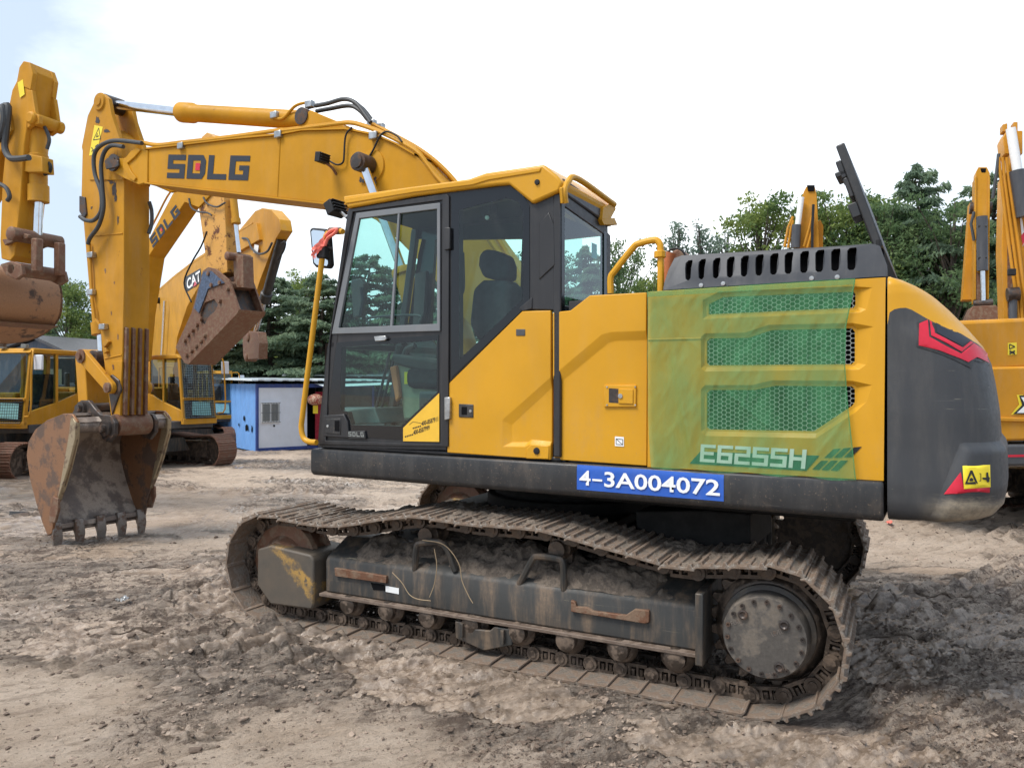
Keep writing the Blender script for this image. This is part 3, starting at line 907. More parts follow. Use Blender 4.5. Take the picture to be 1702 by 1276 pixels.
# ---- track frames, rollers, idlers, sprockets
for side in (-1, 1):
    yc = side * 1.295
    def Y(t): return t if side < 0 else -t
    fl = (-1.34, 1.36)
    prof = [(-1.455, 0.245), (-1.455, 0.47), (-1.435, 0.50), (-1.22, 0.61), (-1.02, 0.61), (-1.02, 0.245)]
    mb = MB().prism([(Y(a), b) for a, b in prof], fl[0], fl[1], 'x')
    fr = upart(mb, 'track_frame', 'frame_grey', 0.012)
    part(MB().prism([(Y(a), b) for a, b in [(-1.50, 0.222), (-1.50, 0.243), (-1.02, 0.243), (-1.02, 0.222)]], fl[0] - 0.02, fl[1] + 0.01, 'x'), 'bottom_flange', 'flange_rust', fr, 0.003)
    # rear end plate of the frame
    o = part(MB().box((1.36, min(Y(-1.56), Y(-1.05)), 0.20), (1.405, max(Y(-1.56), Y(-1.05)), 0.60)), 'end_plate', 'frame_grey', fr, 0.008)
    # idler with its cover box
    mb = MB().lathe([(0.05, -0.16), (0.16, -0.16), (0.20, -0.11), (0.305, -0.10), (0.315, -0.06), (0.29, -0.05), (0.29, 0.05), (0.315, 0.06), (0.305, 0.10), (0.20, 0.11), (0.16, 0.16), (0.05, 0.16)], (IDL[0], yc, IDL[1]), (0, 1, 0), 36)
    part(mb, 'idler_wheel', 'rust', fr)
    cov = [UF.S(x, y, -1.52) for x, y in [(428, 912), (450, 906), (516, 922), (521, 930), (521, 1004), (518, 1013), (449, 1004), (427, 972)]]
    cv = [(c[0], c[2]) for c in cov]
    mb = MB().prism(cv, Y(-1.52), Y(-1.10), 'y')
    part(mb, 'idler_cover', 'idler_cover', fr, 0.014)
    # drive sprocket with toothed ring and round hub cover
    teeth = []
    nt_ = 21
    for k in range(nt_ * 4):
        a = 2*math.pi*k/(nt_*4); r = (0.345, 0.345, 0.30, 0.30)[k % 4]
        teeth.append((SPR[0] + r*math.cos(a), SPR[1] + r*math.sin(a)))
    mb = MB().prism(teeth, Y(-1.33), Y(-1.26), 'y')
    mb.lathe([(0.30, 0), (0.27, 0.04), (0.255, 0.05)], (SPR[0], Y(-1.33), SPR[1]), (0, side, 0), 40)
    sp = upart(mb, 'drive_sprocket', 'link', 0.004)
    mb = MB().lathe([(0.250, 0.0), (0.247, 0.05), (0.224, 0.065), (0.220, 0.17), (0.212, 0.185), (0.0, 0.187)], (SPR[0], Y(-1.36), SPR[1]), (0, side, 0), 48)
    part(mb, 'hub_cover', 'pin' if side > 0 else mud_metal('dusty_hub_steel', (0.10, 0.09, 0.08), (0.15, 0.125, 0.10), 0.5, 0.6, 0.3, 0.15, 6), sp)
    if side < 0:
        for k in range(18):
            a = 2*math.pi*(k + 0.3)/18
            c = (SPR[0] + 0.192*math.cos(a), -1.547, SPR[1] + 0.192*math.sin(a))
            part(MB().lathe([(0.0125, 0), (0.0125, 0.009), (0.006, 0.009), (0.006, 0.003), (0, 0.003)], c, (0, -1, 0), 10), 'bolt', 'pin', sp)
        for a, rr, w_ in ((R(135), 0.155, 'FULL'), (R(40), 0.13, 'LEVEL'), (R(-62), 0.16, 'DRAIN')):
            c = Vector((SPR[0] + rr*math.cos(a), -1.547, SPR[1] + rr*math.sin(a)))
            part(MB().lathe([(0.026, 0), (0.026, 0.012), (0.018, 0.014), (0.010, 0.008), (0.0, 0.008)], c, (0, -1, 0), 14), 'drain_plug', 'pin', sp)
            d = c + Vector((-0.035, -0.0005, -0.045))
            u_ = Vector((0.055, 0, 0.026)); v_ = Vector((-0.010, 0, 0.022))
            font_text('stamped_word', w_, [d - u_*0.5 - v_*0.5, d + u_*0.5 - v_*0.5, d + u_*0.5 + v_*0.5, d - u_*0.5 + v_*0.5], 'tooth', sp)
    # rollers under the frame and on top
    for k in range(8):
        x = -1.12 + k * 0.335
        mb = MB().lathe([(0.03, -0.20), (0.062, -0.19), (0.066, -0.15), (0.078, -0.145), (0.10, -0.115), (0.10, -0.10), (0.082, -0.095), (0.082, 0.095), (0.10, 0.10), (0.10, 0.115), (0.066, 0.15), (0.03, 0.20)], (x, yc, 0.185), (0, 1, 0), 22)
        part(mb, 'lower_roller', 'link', fr)
    for x in (-0.50, 0.47):
        mb = MB().lathe([(0.02, -0.13), (0.055, -0.13), (0.06, -0.10), (0.075, -0.08), (0.065, -0.06), (0.065, 0.08), (0.03, 0.10)], (x, yc, 0.72), (0, 1, 0), 20)
        mb.box((x - 0.03, min(yc - side*0.12, yc - side*0.06), 0.60), (x + 0.03, max(yc - side*0.12, yc - side*0.06), 0.72))
        part(mb, 'carrier_roller', 'link', fr)
    if side < 0:
        for pts in ([(686, 950), (692, 910), (701, 902), (737, 904), (753, 950)], [(860, 972), (885, 930), (893, 924), (927, 928), (936, 938), (934, 985)]):
            path = [Vector(UF.S(x, y, -1.46)) for x, y in pts]
            path[0].y = path[-1].y = -1.43
            pth = smoothpath(path, 4)
            part(MB().tube(pth, 0.022, 8), 'step_hoop', 'frame_grey', fr)
        mb = MB().prism(U([(556, 943), (642, 957), (642, 969), (557, 957)], -1.475), -1.478, -1.450, 'y')
        part(mb, 'bolt_plate', 'rust', fr, 0.004)
        pl = U([(949, 997), (956, 1000), (958, 1008), (975, 1009), (985, 1015), (1040, 1022), (1055, 1012), (1079, 1014), (1079, 1034), (1072, 1036), (949, 1016)], -1.475)
        part(MB().prism(pl, -1.478, -1.450, 'y'), 'bolt_plate', 'rust', fr, 0.004)
        part(MB().prism(U([(616, 968), (638, 971), (640, 981), (620, 980)], -1.46), -1.459, -1.44, 'y'), 'slot', 'dark', fr)
        poly_sheet('label_plate', uquad([(641, 973), (663, 977), (663, 987), (641, 983)], -1.459), 'white', fr)
        g = U([(756, 1032), (851, 1046), (851, 1072), (804, 1081), (757, 1060)], -1.49)
        hole = [(g[0][0]*0.68 + g[1][0]*0.32, g[0][1]-0.0), (g[0][0]*0.3 + g[1][0]*0.7, g[1][1]-0.0), (g[0][0]*0.38 + g[1][0]*0.62, g[1][1]-0.03), (g[0][0]*0.62+g[1][0]*0.38, g[0][1]-0.03)]
        part(MB().prism([g[0], hole[0], hole[3], hole[2], hole[1], g[1], g[2], g[3], g[4]], -1.49, -1.465, 'y'), 'track_guard', 'frame_grey', fr, 0.006)
        for x in (g[0][0] + 0.06, g[1][0] - 0.06):
            part(MB().box((x - 0.012, -1.515, g[0][1] - 0.09), (x + 0.012, -1.488, g[0][1])), 'guard_rib', 'frame_grey', fr, 0.003)

# ---- centre frame and swing ring
mb = MB()
mb.prism([(-0.95, 0.42), (0.95, 0.42), (0.80, 0.80), (-0.80, 0.80)], -0.62, 0.62, 'x')
for a in (-0.85, 0.85):
    mb.prism([(-1.25, 0.45), (1.25, 0.45), (1.25, 0.58), (0.7, 0.74), (-0.7, 0.74), (-1.25, 0.58)], a - 0.2, a + 0.2, 'x')
mb.lathe([(0.70, 0.0), (0.70, 0.10), (0.63, 0.10), (0.63, 0.2), (0.66, 0.27)], (0, 0, 0.78), (0, 0, 1), 40)
cf = upart(mb, 'centre_frame', 'under_shade', 0.01)
part(MB().lathe([(0.60, 0.88), (0.62, 0.90), (0.62, 1.0), (0.60, 1.02)], (0, 0, 0), (0, 0, 1), 40), 'swing_ring', 'link', cf)

# ---- deck and rounded side beam
mb = MB().box((-1.35, -1.02, 1.075), (2.35, 1.40, 1.25))
mb.box((0.3, -1.0, 0.98), (2.2, 1.0, 1.08))
mb.prism(P([(1060, 848), (1180, 846), (1250, 852), (1250, 912), (1130, 902), (1062, 876)], -0.9), -0.95, -0.3, 'y')
part(mb, 'deck_frame', 'under_shade', EX, 0.01)
x0, x1 = HF.S(521, 760, TN)[0], HF.S(1469, 830, TN)[0]
prof = [(-1.455, 1.268), (-1.462, 1.24), (-1.462, 1.108), (-1.456, 1.088), (-1.438, 1.073), (-1.405, 1.066), (-1.05, 1.066), (-1.05, 1.268)]
beam = part(MB().prism(prof, x0, x1, 'x'), 'side_beam', 'black', EX, 0.012)
mb = MB().prism([(-a, b) for a, b in prof], x0, x1, 'x')
part(mb, 'side_beam', 'black', EX, 0.012)
q = [Vector(HF.S(x, y, -1.4635)) for x, y in [(959, 813), (1203, 833), (1203, 789), (959, 772)]]
sheet = [q[3], q[2], bil(q, 1, 0.17), q[1] + Vector((0, 0.018, 0)), bil(q, 0.5, 0.0) + Vector((0, 0.018, 0)), q[0] + Vector((0, 0.018, 0)), bil(q, 0, 0.17)]
mbs = MB()
for r_ in range(6):
    pass
def beam_y(z):
    for (ya, za), (yb, zb) in zip(prof[:-1], prof[1:]):
        if zb <= z <= za and za != zb: return ya + (yb - ya) * (z - za) / (zb - za)
    return -1.40
def on_beam(u, v, off=0.003):
    p = bil(q, u, v); p.y = beam_y(p.z) - off; return p
np_o = MB().grid(lambda u, v: on_beam(u, v), 16, 12).build('number_sticker', 'blue_sign', beam, 40, fix=False)
np_o['label'] = 'blue sticker lettered 4-3A004072'
# digits follow the beam's face
def curved_text(name, text, u0, u1, v0, v1, mat, parent, bold):
    o = font_text(name, text, [Vector((u0, 0, v0)), Vector((u1, 0, v0)), Vector((u1, 0, v1)), Vector((u0, 0, v1))], mat, parent, bold)
    for v in o.data.vertices:
        v.co = on_beam(v.co.x, v.co.z, 0.009)
    return o
curved_text('number_lettering', '4', 0.022, 0.105, 0.20, 0.80, 'white', np_o, 0.018)
curved_text('number_lettering', '3A004072', 0.205, 0.978, 0.19, 0.81, 'white', np_o, 0.018)
MB().grid(lambda u, v: on_beam(0.118 + 0.072*u, 0.40 + 0.085*v, 0.009), 3, 1).build('number_lettering', 'white', np_o, 0, fix=False)

# ---- yellow side panels, each a pressed sheet
p1 = P([(746, 637), (868, 517), (915, 516), (915, 764), (743, 752)])
c1o = P([(930, 614), (835, 698), (835, 742), (872, 742), (880, 738), (930, 741)])
c1i = P([(930, 630), (848, 706), (848, 735), (876, 735), (882, 731), (930, 735)])
sp1 = panel('side_panel', p1, TN, 'yellow', EX, plateaus=[(c1o, c1i, 0.022)], bevel=0.005)
p2 = P([(919, 519), (948, 516), (980, 491), (1074, 486), (1073, 775), (918, 764)])
c2o = P([(900, 641), (1000, 556), (1016, 552), (1090, 549), (1090, 800), (900, 800)])
c2i = P([(900, 660), (1010, 569), (1022, 566), (1086, 564), (1086, 796), (904, 796)])
sp2 = panel('side_panel', p2, TN, 'yellow', EX, plateaus=[(c2o, c2i, 0.022)], bevel=0.005)
g1 = [(1176, 505), (1176, 522), (1418, 511), (1421, 506), (1421, 488), (1418, 484), (1200, 493)]
g2 = [(1173, 567), (1173, 603), (1177, 607), (1415, 605), (1420, 600), (1420, 551), (1415, 545), (1281, 548), (1242, 561), (1178, 562)]
g3 = [(1173, 653), (1173, 710), (1178, 714), (1352, 717), (1416, 674), (1420, 668), (1420, 647), (1415, 642), (1287, 641), (1253, 648), (1179, 648)]
o1 = [(1168, 499), (1168, 530), (1430, 519), (1440, 514), (1450, 478), (1418, 476), (1195, 485)]
o2 = [(1165, 560), (1165, 612), (1172, 617), (1428, 614), (1440, 606), (1452, 543), (1418, 537), (1278, 540), (1238, 553), (1172, 554)]
o3 = [(1165, 647), (1165, 717), (1172, 724), (1356, 728), (1424, 683), (1440, 668), (1450, 640), (1418, 633), (1284, 632), (1250, 640), (1172, 640)]
p3 = P([(1077, 485), (1472, 461), (1469, 799), (1076, 776)])
HP = [P(g1), P(g2), P(g3)]
def shrink(a, b, k): return [(x0 + (x1 - x0)*k, y0 + (y1 - y0)*k) for (x0, y0), (x1, y1) in zip(a, b)]
pl3 = []
for a, b in ((o1, g1), (o2, g2), (o3, g3)):
    n_ = len(b)
    inner = P(b); cx_ = sum(p[0] for p in inner)/n_; cz_ = sum(p[1] for p in inner)/n_
    inner2 = [(x + (0.012 if x > cx_ else -0.012), z + (0.010 if z > cz_ else -0.010)) for x, z in inner]
    pl3.append((P(a), inner2, 0.022))
sp3 = panel('side_panel', p3, TN, 'yellow', EX, holes=HP, plateaus=pl3, bevel=0.004)
sp3['label'] = 'yellow side panel with three meshed louvres'
rid = P([(1077, 563), (1166, 561), (1166, 564), (1077, 566)])
part(MB().prism(rid, TN - 0.005, TN + 0.01), 'crease', 'yellow', sp3, 0.003)

def honeycomb(poly, t, pitch=0.024, wall=0.0019):
    mb = MB()
    xs = [p[0] for p in poly]; zs = [p[1] for p in poly]
    dx, dz = pitch * 0.866 * 1.12, pitch
    nx = int((max(xs) - min(xs)) / dx) + 3; nz = int((max(zs) - min(zs)) / dz) + 3
    for i in range(-1, nx):
        for j in range(-1, nz):
            cx, cz = min(xs) + i*dx, min(zs) + (j + 0.5*(i % 2))*dz
            if not inpoly((cx, cz), poly) and segdist((cx, cz), poly) > pitch*0.8: continue
            ro = []; ri = []; rb = []
            for k in range(6):
                a = R(60*k)
                ux, uz = math.cos(a)*1.12, math.sin(a)
                ro.append((cx + ux*pitch/1.732, t, cz + uz*pitch/1.732))
                k_ = pitch/1.732 - wall
                ri.append((cx + ux*k_, t, cz + uz*k_)); rb.append((cx + ux*k_, t + 0.004, cz + uz*k_))
            mb.add(ro + ri + rb, [(k, (k+1) % 6, 6 + (k+1) % 6, 6 + k) for k in range(6)] + [(6 + k, 6 + (k+1) % 6, 12 + (k+1) % 6, 12 + k) for k in range(6)])
    return mb
M['grille'] = flat('grille_wire', (0.40, 0.41, 0.39), 0.45, 0.3)
for pl in HP:
    honeycomb(pl, TN + 0.028).build('grille', 'grille', sp3, 0, fix=False)
part(MB().box((1.18, -1.30, 1.32), (2.33, -1.28, 2.22)), 'radiator_core', 'dark', sp3)

# body behind the panels: closes the house, seen through gaps only
mb = MB().box((-0.30, -1.39, 1.268), (0.60, -0.62, 1.55))
mb.box((0.62, -1.385, 1.268), (1.12, -1.0, 2.26))
mb.box((0.62, 0.45, 1.26), (2.36, 1.42, 2.26))
mb.box((0.62, -1.0, 1.26), (0.70, 1.4, 2.1))
mb.box((2.30, -1.385, 1.26), (2.365, 1.4, 2.24))
mb.box((1.12, -1.40, 2.20), (2.30, 1.4, 2.262))
mb.box((-1.2, 0.45, 1.26), (0.62, 1.42, 1.75))
part(mb, 'engine_bay', 'black', EX, 0.004)
part(MB().box((-0.85, 0.47, 1.75), (0.62, 1.43, 2.2)), 'tool_box', 'yellow', EX, 0.02)

# latches and stickers on the panels
mb = MB().prism(P([(1005, 640), (1058, 640), (1058, 676), (1005, 676)], TN+0.022), TN + 0.010, TN + 0.03)
lt = part(mb, 'latch_plate', 'yellow', sp2, 0.003)
part(MB().prism(P([(1012, 645), (1028, 646), (1028, 670), (1012, 669)], TN+0.01), TN + 0.0095, TN + 0.011), 'finger_slot', 'pin', sp2)
part(MB().prism(P([(1028, 646), (1052, 647), (1052, 671), (1028, 670)], TN+0.005), TN + 0.003, TN + 0.011), 'latch_handle', 'yellow', sp2, 0.002)
c = S3(1031, 658, TN); part(MB().lathe([(0.014, 0), (0.014, 0.006), (0.0, 0.007)], (c.x, TN + 0.003, c.z), (0, -1, 0), 14), 'lock', 'zinc', sp2)
for x, y in ((1008, 643), (1055, 643), (1008, 673), (1055, 673)):
    c = S3(x, y, TN); part(MB().lathe([(0.006, 0), (0.005, 0.004), (0, 0.004)], (c.x, TN + 0.010, c.z), (0, -1, 0), 8), 'rivet', 'zinc', sp2)
st = poly_sheet('battery_sticker', quad([(1022, 741), (1037, 742), (1037, 726), (1022, 725)], TN + 0.019), 'white', sp2)
a = quad([(1024, 738), (1035, 739), (1035, 730), (1024, 729)], TN + 0.0175)
mbk = MB()
def line(mb, p, q_, w=0.003):
    d = (q_ - p).normalized(); n_ = Vector((-d.z, 0, d.x)) * w * 0.5
    mb.add([p - n_, q_ - n_, q_ + n_, p + n_], [(0, 1, 2, 3)])
for i in range(4): line(mbk, a[i-1], a[i])
line(mbk, a[3], a[1])
mbk.build('battery_symbol', 'ink', sp2, 0, fix=False)
mb = MB().prism(P([(858, 547), (873, 547), (873, 558), (858, 558)]), TN - 0.004, TN + 0.01); part(mb, 'catch', 'grey_black', sp1, 0.003)
mb = MB().prism(P([(763, 671), (787, 672), (787, 694), (763, 693)]), TN - 0.006, TN + 0.01); lk = part(mb, 'door_lock', 'black', sp1, 0.004)
c = S3(783, 683); part(MB().lathe([(0.010, 0), (0.010, 0.004), (0, 0.005)], (c.x, TN - 0.006, c.z), (0, -1, 0), 12), 'key_hole', 'zinc', sp1)
part(MB().prism(P([(768, 676), (777, 676), (777, 689), (768, 689)]), TN - 0.0075, TN - 0.004), 'lock_slot', 'dark', sp1)
mb = MB().prism(P([(875, 762), (876, 745), (884, 738), (913, 740), (913, 763)]), TN - 0.008, TN + 0.02); part(mb, 'step_cover', 'yellow', sp1, 0.006)
c = S3(893, 749); part(MB().lathe([(0.022, 0), (0.020, 0.008), (0.012, 0.010), (0, 0.010)], (c.x, TN - 0.008, c.z), (0, -1, 0), 16), 'rubber_stop', 'rubber', sp1)

# model lettering under the net
strip = P([(1146, 771), (1166, 753), (1342, 753), (1383, 743), (1440, 739), (1398, 782), (1342, 784)], TN)
sk = quad([(1146, 770), (1340, 782), (1362, 757), (1164, 750)], TN - 0.003)
MB().add(sk, [(0, 1, 2, 3)]).build('model_stripe', 'teal_decal', sp3, 0, fix=False)
mb = MB()
for k in range(3):
    for j in range(2):
        u0, u1 = k/3 + 0.03, (k+1)/3 - 0.05
        v0, v1 = j/2 + 0.06, (j+1)/2 - 0.06
        qq = quad([(1346, 782), (1392, 785), (1438, 739), (1386, 744)], TN - 0.003)
        mb.add([bil(qq, u0, v0), bil(qq, u1, v0), bil(qq, u1, v1), bil(qq, u0, v1)], [(0, 1, 2, 3)])
mb.build('model_stripe', 'ink', sp3, 0, fix=False)
block_text('model_lettering', 'E6255H', quad([(1163, 767), (1338, 779), (1341, 747), (1165, 738)], TN - 0.006), 'white', sp3, 0.14)

# ---- louvred engine cover on top, its bolts, and the raised hood
ca = P([(1102, 482), (1104, 470), (1118, 428), (1130, 423), (1452, 404), (1462, 408), (1474, 440), (1475, 459)], -1.33)
slots = []
sxs = [1143, 1165, 1189, 1212.5, 1236, 1260.5, 1285, 1309.5, 1335.5, 1361, 1387.5, 1414.5]
for i, sx in enumerate(sxs):
    k = i / 11.0
    yt = 432 + (411 - 432)*k; yb = 466 + (449 - 466)*k; w = 5.6 + 2.2*k
    slots.append(P([(sx - w + 2, yb - 3), (sx - w + 1, yt + 5), (sx - w + 5, yt), (sx + w, yt - 1), (sx + w + 1, yt + 2), (sx + w - 1, yb - 4), (sx + w - 4, yb), (sx - w + 5, yb)], -1.33))
up_o = P([(1113, 450), (1122, 446), (1463, 421), (1470, 424), (1455, 403.5), (1449, 404.5), (1131, 423.2), (1119, 427.5)], -1.33)
ec = panel('engine_cover', ca, -1.33, 'cover_grey', EX, holes=slots, plateaus=[([(x, z) for x, z in P([(1090, 454), (1118, 448), (1466, 424), (1490, 420), (1490, 380), (1090, 380)], -1.33)],)*2 + (0.0,)], thick=0.02, bevel=0.003)
mid = P([(1110, 452), (1118, 448), (1466, 424), (1471, 428)], -1.33)
# chamfer: the upper band of the face leans inwards
zt = {}
for v in ec.data.vertices:
    kx = (v.co.x - mid[1][0]) / (mid[2][0] - mid[1][0]); zm = mid[1][1] + (mid[2][1] - mid[1][1]) * kx
    if v.co.z > zm: v.co.y += (v.co.z - zm) * 0.45
ec['label'] = 'dark grey engine cover with a row of twelve slots'
mb = MB().prism([(-1.20, 2.262), (-1.20, 2.46), (0.6, 2.46), (0.7, 2.262)], ca[1][0] + 0.0, ca[-2][0] - 0.02, 'x')
part(mb, 'cover_body', 'dark', ec, 0.01)  # coloured near-black so the slots look shaded inside
part(MB().prism([(-1.255, 2.470), (-1.245, 2.482), (0.6, 2.482), (0.6, 2.470)], ca[2][0] + 0.02, ca[-4][0] - 0.01, 'x'), 'cover_top', 'cover_grey', ec)
for x, y in ((1162, 473), (1199, 470), (1347, 461), (1390, 459)):
    c = S3(x, y, -1.40); part(MB().lathe([(0.014, 0), (0.012, 0.012), (0, 0.014)], (c.x, -1.352, c.z), (0, -1, 0), 12), 'bolt', 'zinc', ec)
la, lb = S3(1403, 236, -1.28), S3(1468, 408, -1.28)
d = (lb - la).normalized(); nn = Vector((d.z, 0, -d.x))
hood = part(MB().prism3([la, lb, lb + Vector((0, 1.55, 0)), la + Vector((0, 1.55, 0))], nn * 0.045), 'engine_hood', 'black', EX, 0.008, label='black engine hood standing open')
for k, (w_, h_, dd) in enumerate(((0.06, 0.10, 0.028), (0.115, 0.03, 0.050), (0.16, 0.11, 0.022), (0.30, 0.08, 0.045))):
    a_ = la + d * (w_ + 0.02) ; 
    sgn = -1 if nn.x > 0 else 1
    off = nn * 0.045 if nn.x < 0 else Vector((0, 0, 0))
    e = (-abs(dd)) * (nn if nn.x > 0 else -nn)
    part(MB().prism3([a_ + off, a_ + d*h_ + off, a_ + d*h_ + off + e, a_ + off + e], Vector((0, 0.16, 0))), 'hood_latch', 'black', hood, 0.006)
st_a = la + d*1.0
part(MB().tube([la + d*0.62 - Vector((0.03, 0, 0)), lb + Vector((-0.02, 0, 0.03))], 0.012, 8), 'gas_strut', 'rubber', hood)

# ---- counterweight: lofted body, dark lower shell and yellow upper shell
LV = [  # z, reach at the rear, half width
 (1.062, 2.62, 1.30), (1.070, 2.72, 1.37), (1.10, 2.82, 1.415), (1.16, 2.865, 1.435), (1.25, 2.88, 1.44), (1.43, 2.875, 1.435),
 (1.60, 2.865, 1.435), (1.75, 2.845, 1.432), (1.86, 2.825, 1.43), (1.95, 2.79, 1.43), (2.05, 2.72, 1.43), (2.13, 2.655, 1.43), (2.20, 2.59, 1.43), (2.245, 2.53, 1.425), (2.272, 2.47, 1.41), (2.285, 2.40, 1.38)]
X0 = HF.S(1472, 660, TN)[0] + 0.008
def lv(z):
    for a, b in zip(LV[:-1], LV[1:]):
        if a[0] <= z <= b[0]:
            k = (z - a[0]) / (b[0] - a[0]); k = k
            return a[1] + (b[1]-a[1])*k, a[2] + (b[2]-a[2])*k
    return LV[-1][1:] if z > 2 else LV[0][1:]
# columns: near side straight, corner, rear, corner, far side
def plan(c, z):
    sr, hw = lv(z)
    corner = 0.34 if z < 1.95 else 0.34 + (z - 1.95) * 0.45
    s1 = max(X0 + 0.01, sr - corner * 0.86)
    ty = corner * 1.15
    m = abs(c)                       # c in -1..1, 0 = rear centre
    if m > 0.72:
        k = (1 - m) / 0.28
        x, y = X0 + (s1 - X0) * k, hw
    elif m > 0.30:
        a = (0.72 - m) / 0.42 * math.pi/2
        e = 0.82
        x = s1 + (sr - s1) * (math.sin(a) ** e)
        y = hw - ty * (1 - math.cos(a) ** e)
    else:
        k = m / 0.30
        x = sr + 0.05 * (1 - k*k); y = (hw - ty) * k
    return Vector((x, -y if c < 0 else y, z))
bpx = P([(1472, 542), (1500, 528), (1530, 511.5), (1548, 510), (1560, 514), (1600, 545), (1640, 580), (1658, 590)], -1.40)
ZC = [p[1] for p in bpx]
def zb(c):
    # boundary height along the column's place on the side
    x = plan(c, 1.95).x
    pts = bpx
    if x <= pts[0][0]: return pts[0][1]
    for a, b in zip(pts[:-1], pts[1:]):
        if a[0] <= x <= b[0]: return a[1] + (b[1]-a[1]) * (x - a[0]) / (b[0]-a[0])
    return pts[-1][1]
def col(u): return -1 + 2*u
def lower(u, v):
    c = col(u); return plan(c, 1.062 + (zb(c) - 1.062) * v)
def upper(u, v):
    c = col(u); return plan(c, zb(c) + (2.285 - zb(c)) * v)
mb = MB().grid(lower, 96, 44)
top = [plan(col(i/48), 1.062) for i in range(49)]
mb.add(top, [tuple(range(49))])
M['cw_grey'] = paint('scuffed_counterweight', (0.040, 0.042, 0.046), 0.5, 0.12, 0.08, dustcol=(0.26, 0.23, 0.19), scratch=0.8, scratchcol=(0.30, 0.29, 0.27), bmp=0.03)
def scuff(m):
    nt = m.node_tree; b = nt.nodes['Principled BSDF']; v = mapping(nt, (1, 1, 1))
    src = b.inputs['Base Color'].links[0].from_socket
    sp_ = N(nt, 'ShaderNodeSeparateXYZ'); nt.links.new(v, sp_.inputs[0])
    n1 = noise(nt, 5, 8, 0.75, mapping(nt, (0.7, 0.7, 3.0))); n2 = noise(nt, 30, 5, 0.7, v)
    low = ramp(nt, math_(nt, 'ADD', sp_.outputs[2], math_(nt, 'MULTIPLY', n1, 0.16)), 1.235, 1.30, 1, 0)
    back = ramp(nt, sp_.outputs[0], 2.50, 2.72)
    k = math_(nt, 'MULTIPLY', math_(nt, 'MULTIPLY', low, back), ramp(nt, n2, 0.3, 0.6, 0.55, 1.0))
    c = mixc(nt, math_(nt, 'MULTIPLY', k, 0.85), src, (0.40, 0.33, 0.235))
    ln = ramp(nt, noise(nt, 2.2, 5, 0.75, mapping(nt, (1.2, 1.2, 16), rot=(0, 0.12, 0)), 0.6), 0.665, 0.70)
    lm = ramp(nt, sp_.outputs[2], 1.12, 1.30, 1.0, 0.15)
    c = mixc(nt, math_(nt, 'MULTIPLY', ln, lm), c, (0.50, 0.46, 0.34))
    nt.links.new(c, b.inputs['Base Color'])
scuff(M['cw_grey'])
cw = part(mb, 'counterweight', 'cw_grey', EX, 0, 40)
cw['label'] = 'scratched dark grey counterweight shell'
mb = MB().grid(upper, 96, 18)
top = [plan(col(i/48), 2.285) for i in range(49)]
mb.add(top, [tuple(range(49))])
cwt = part(mb, 'counterweight_top', 'yellow', EX, 0, 40)

def make_bvh():
    bm = bmesh.new(); bm.from_mesh(cw.data); bm.from_mesh(bp_.data); r_ = BVHTree.FromBMesh(bm); bm.free(); return r_
EYE = HF.eye()
def cast(px, py, off=0.004):
    h, n_, i, d_ = BV.ray_cast(EYE, HF.ray(px, py))
    if h is None: return None
    if n_.dot(HF.ray(px, py)) > 0: n_ = -n_
    return h + n_ * off
def decal(name, pts, mat, parent, off=0.004, step=5):
    vs = [Vector(p) for p in pts]; ed = [(i, (i+1) % len(pts)) for i in range(len(pts))]
    xs = [p[0] for p in pts]; ys = [p[1] for p in pts]
    x = min(xs)
    while x < max(xs):
        y = min(ys)
        while y < max(ys):
            if inpoly((x, y), pts): vs.append(Vector((x, y)))
            y += step
        x += step
    ov, oe, of, *_ = delaunay_2d_cdt(vs, ed, [], 0, 1e-4)
    co = [cast(v[0], v[1], off) for v in ov]
    fs = []
    for f in of:
        c_ = sum((Vector(ov[i]) for i in f), Vector((0, 0))) / len(f)
        if inpoly(c_, pts) and all(co[i] is not None for i in f): fs.append(tuple(f))
    co = [c_ if c_ is not None else Vector((0, 0, 1)) for c_ in co]
    used = sorted({i for f in fs for i in f}); rm = {i: k for k, i in enumerate(used)}
    return MB().add([co[i] for i in used], [tuple(rm[i] for i in f) for f in fs]).build(name, mat, parent, 40, fix=False)
# raised bumper round the lower rear, its front edge slanting
bl = P([(1590, 742), (1546, 846)], -1.43)
def bump_pt(u, v):
    z = 1.066 + (1.478 - 1.066) * v
    xl = bl[1][0] + (bl[0][0] - bl[1][0]) * min(1.1, max(-0.2, (z - bl[1][1]) / (bl[0][1] - bl[1][1])))
    lo, hi = -1.0, -0.30
    for _ in range(24):
        m_ = 0.5*(lo + hi)
        if plan(m_, z).x < xl: lo = m_
        else: hi = m_
    c0_ = lo; c = c0_ + (-2*c0_) * u
    p = plan(c, z); e_ = 0.004
    d_ = plan(min(1, c + e_), z) - plan(max(-1, c - e_), z); n_ = Vector((d_.y, -d_.x, 0)).normalized()
    k = min(1, u / 0.045, (1 - u) / 0.045) ; k2 = min(1, (1 - v) / 0.13)
    k = max(0, min(k, k2)); k = k*k*(3 - 2*k)
    return p + n_ * (0.026 * k - 0.002)
bp_ = MB().grid(bump_pt, 110, 30).build('rear_bumper', 'cw_grey', cw, 40)
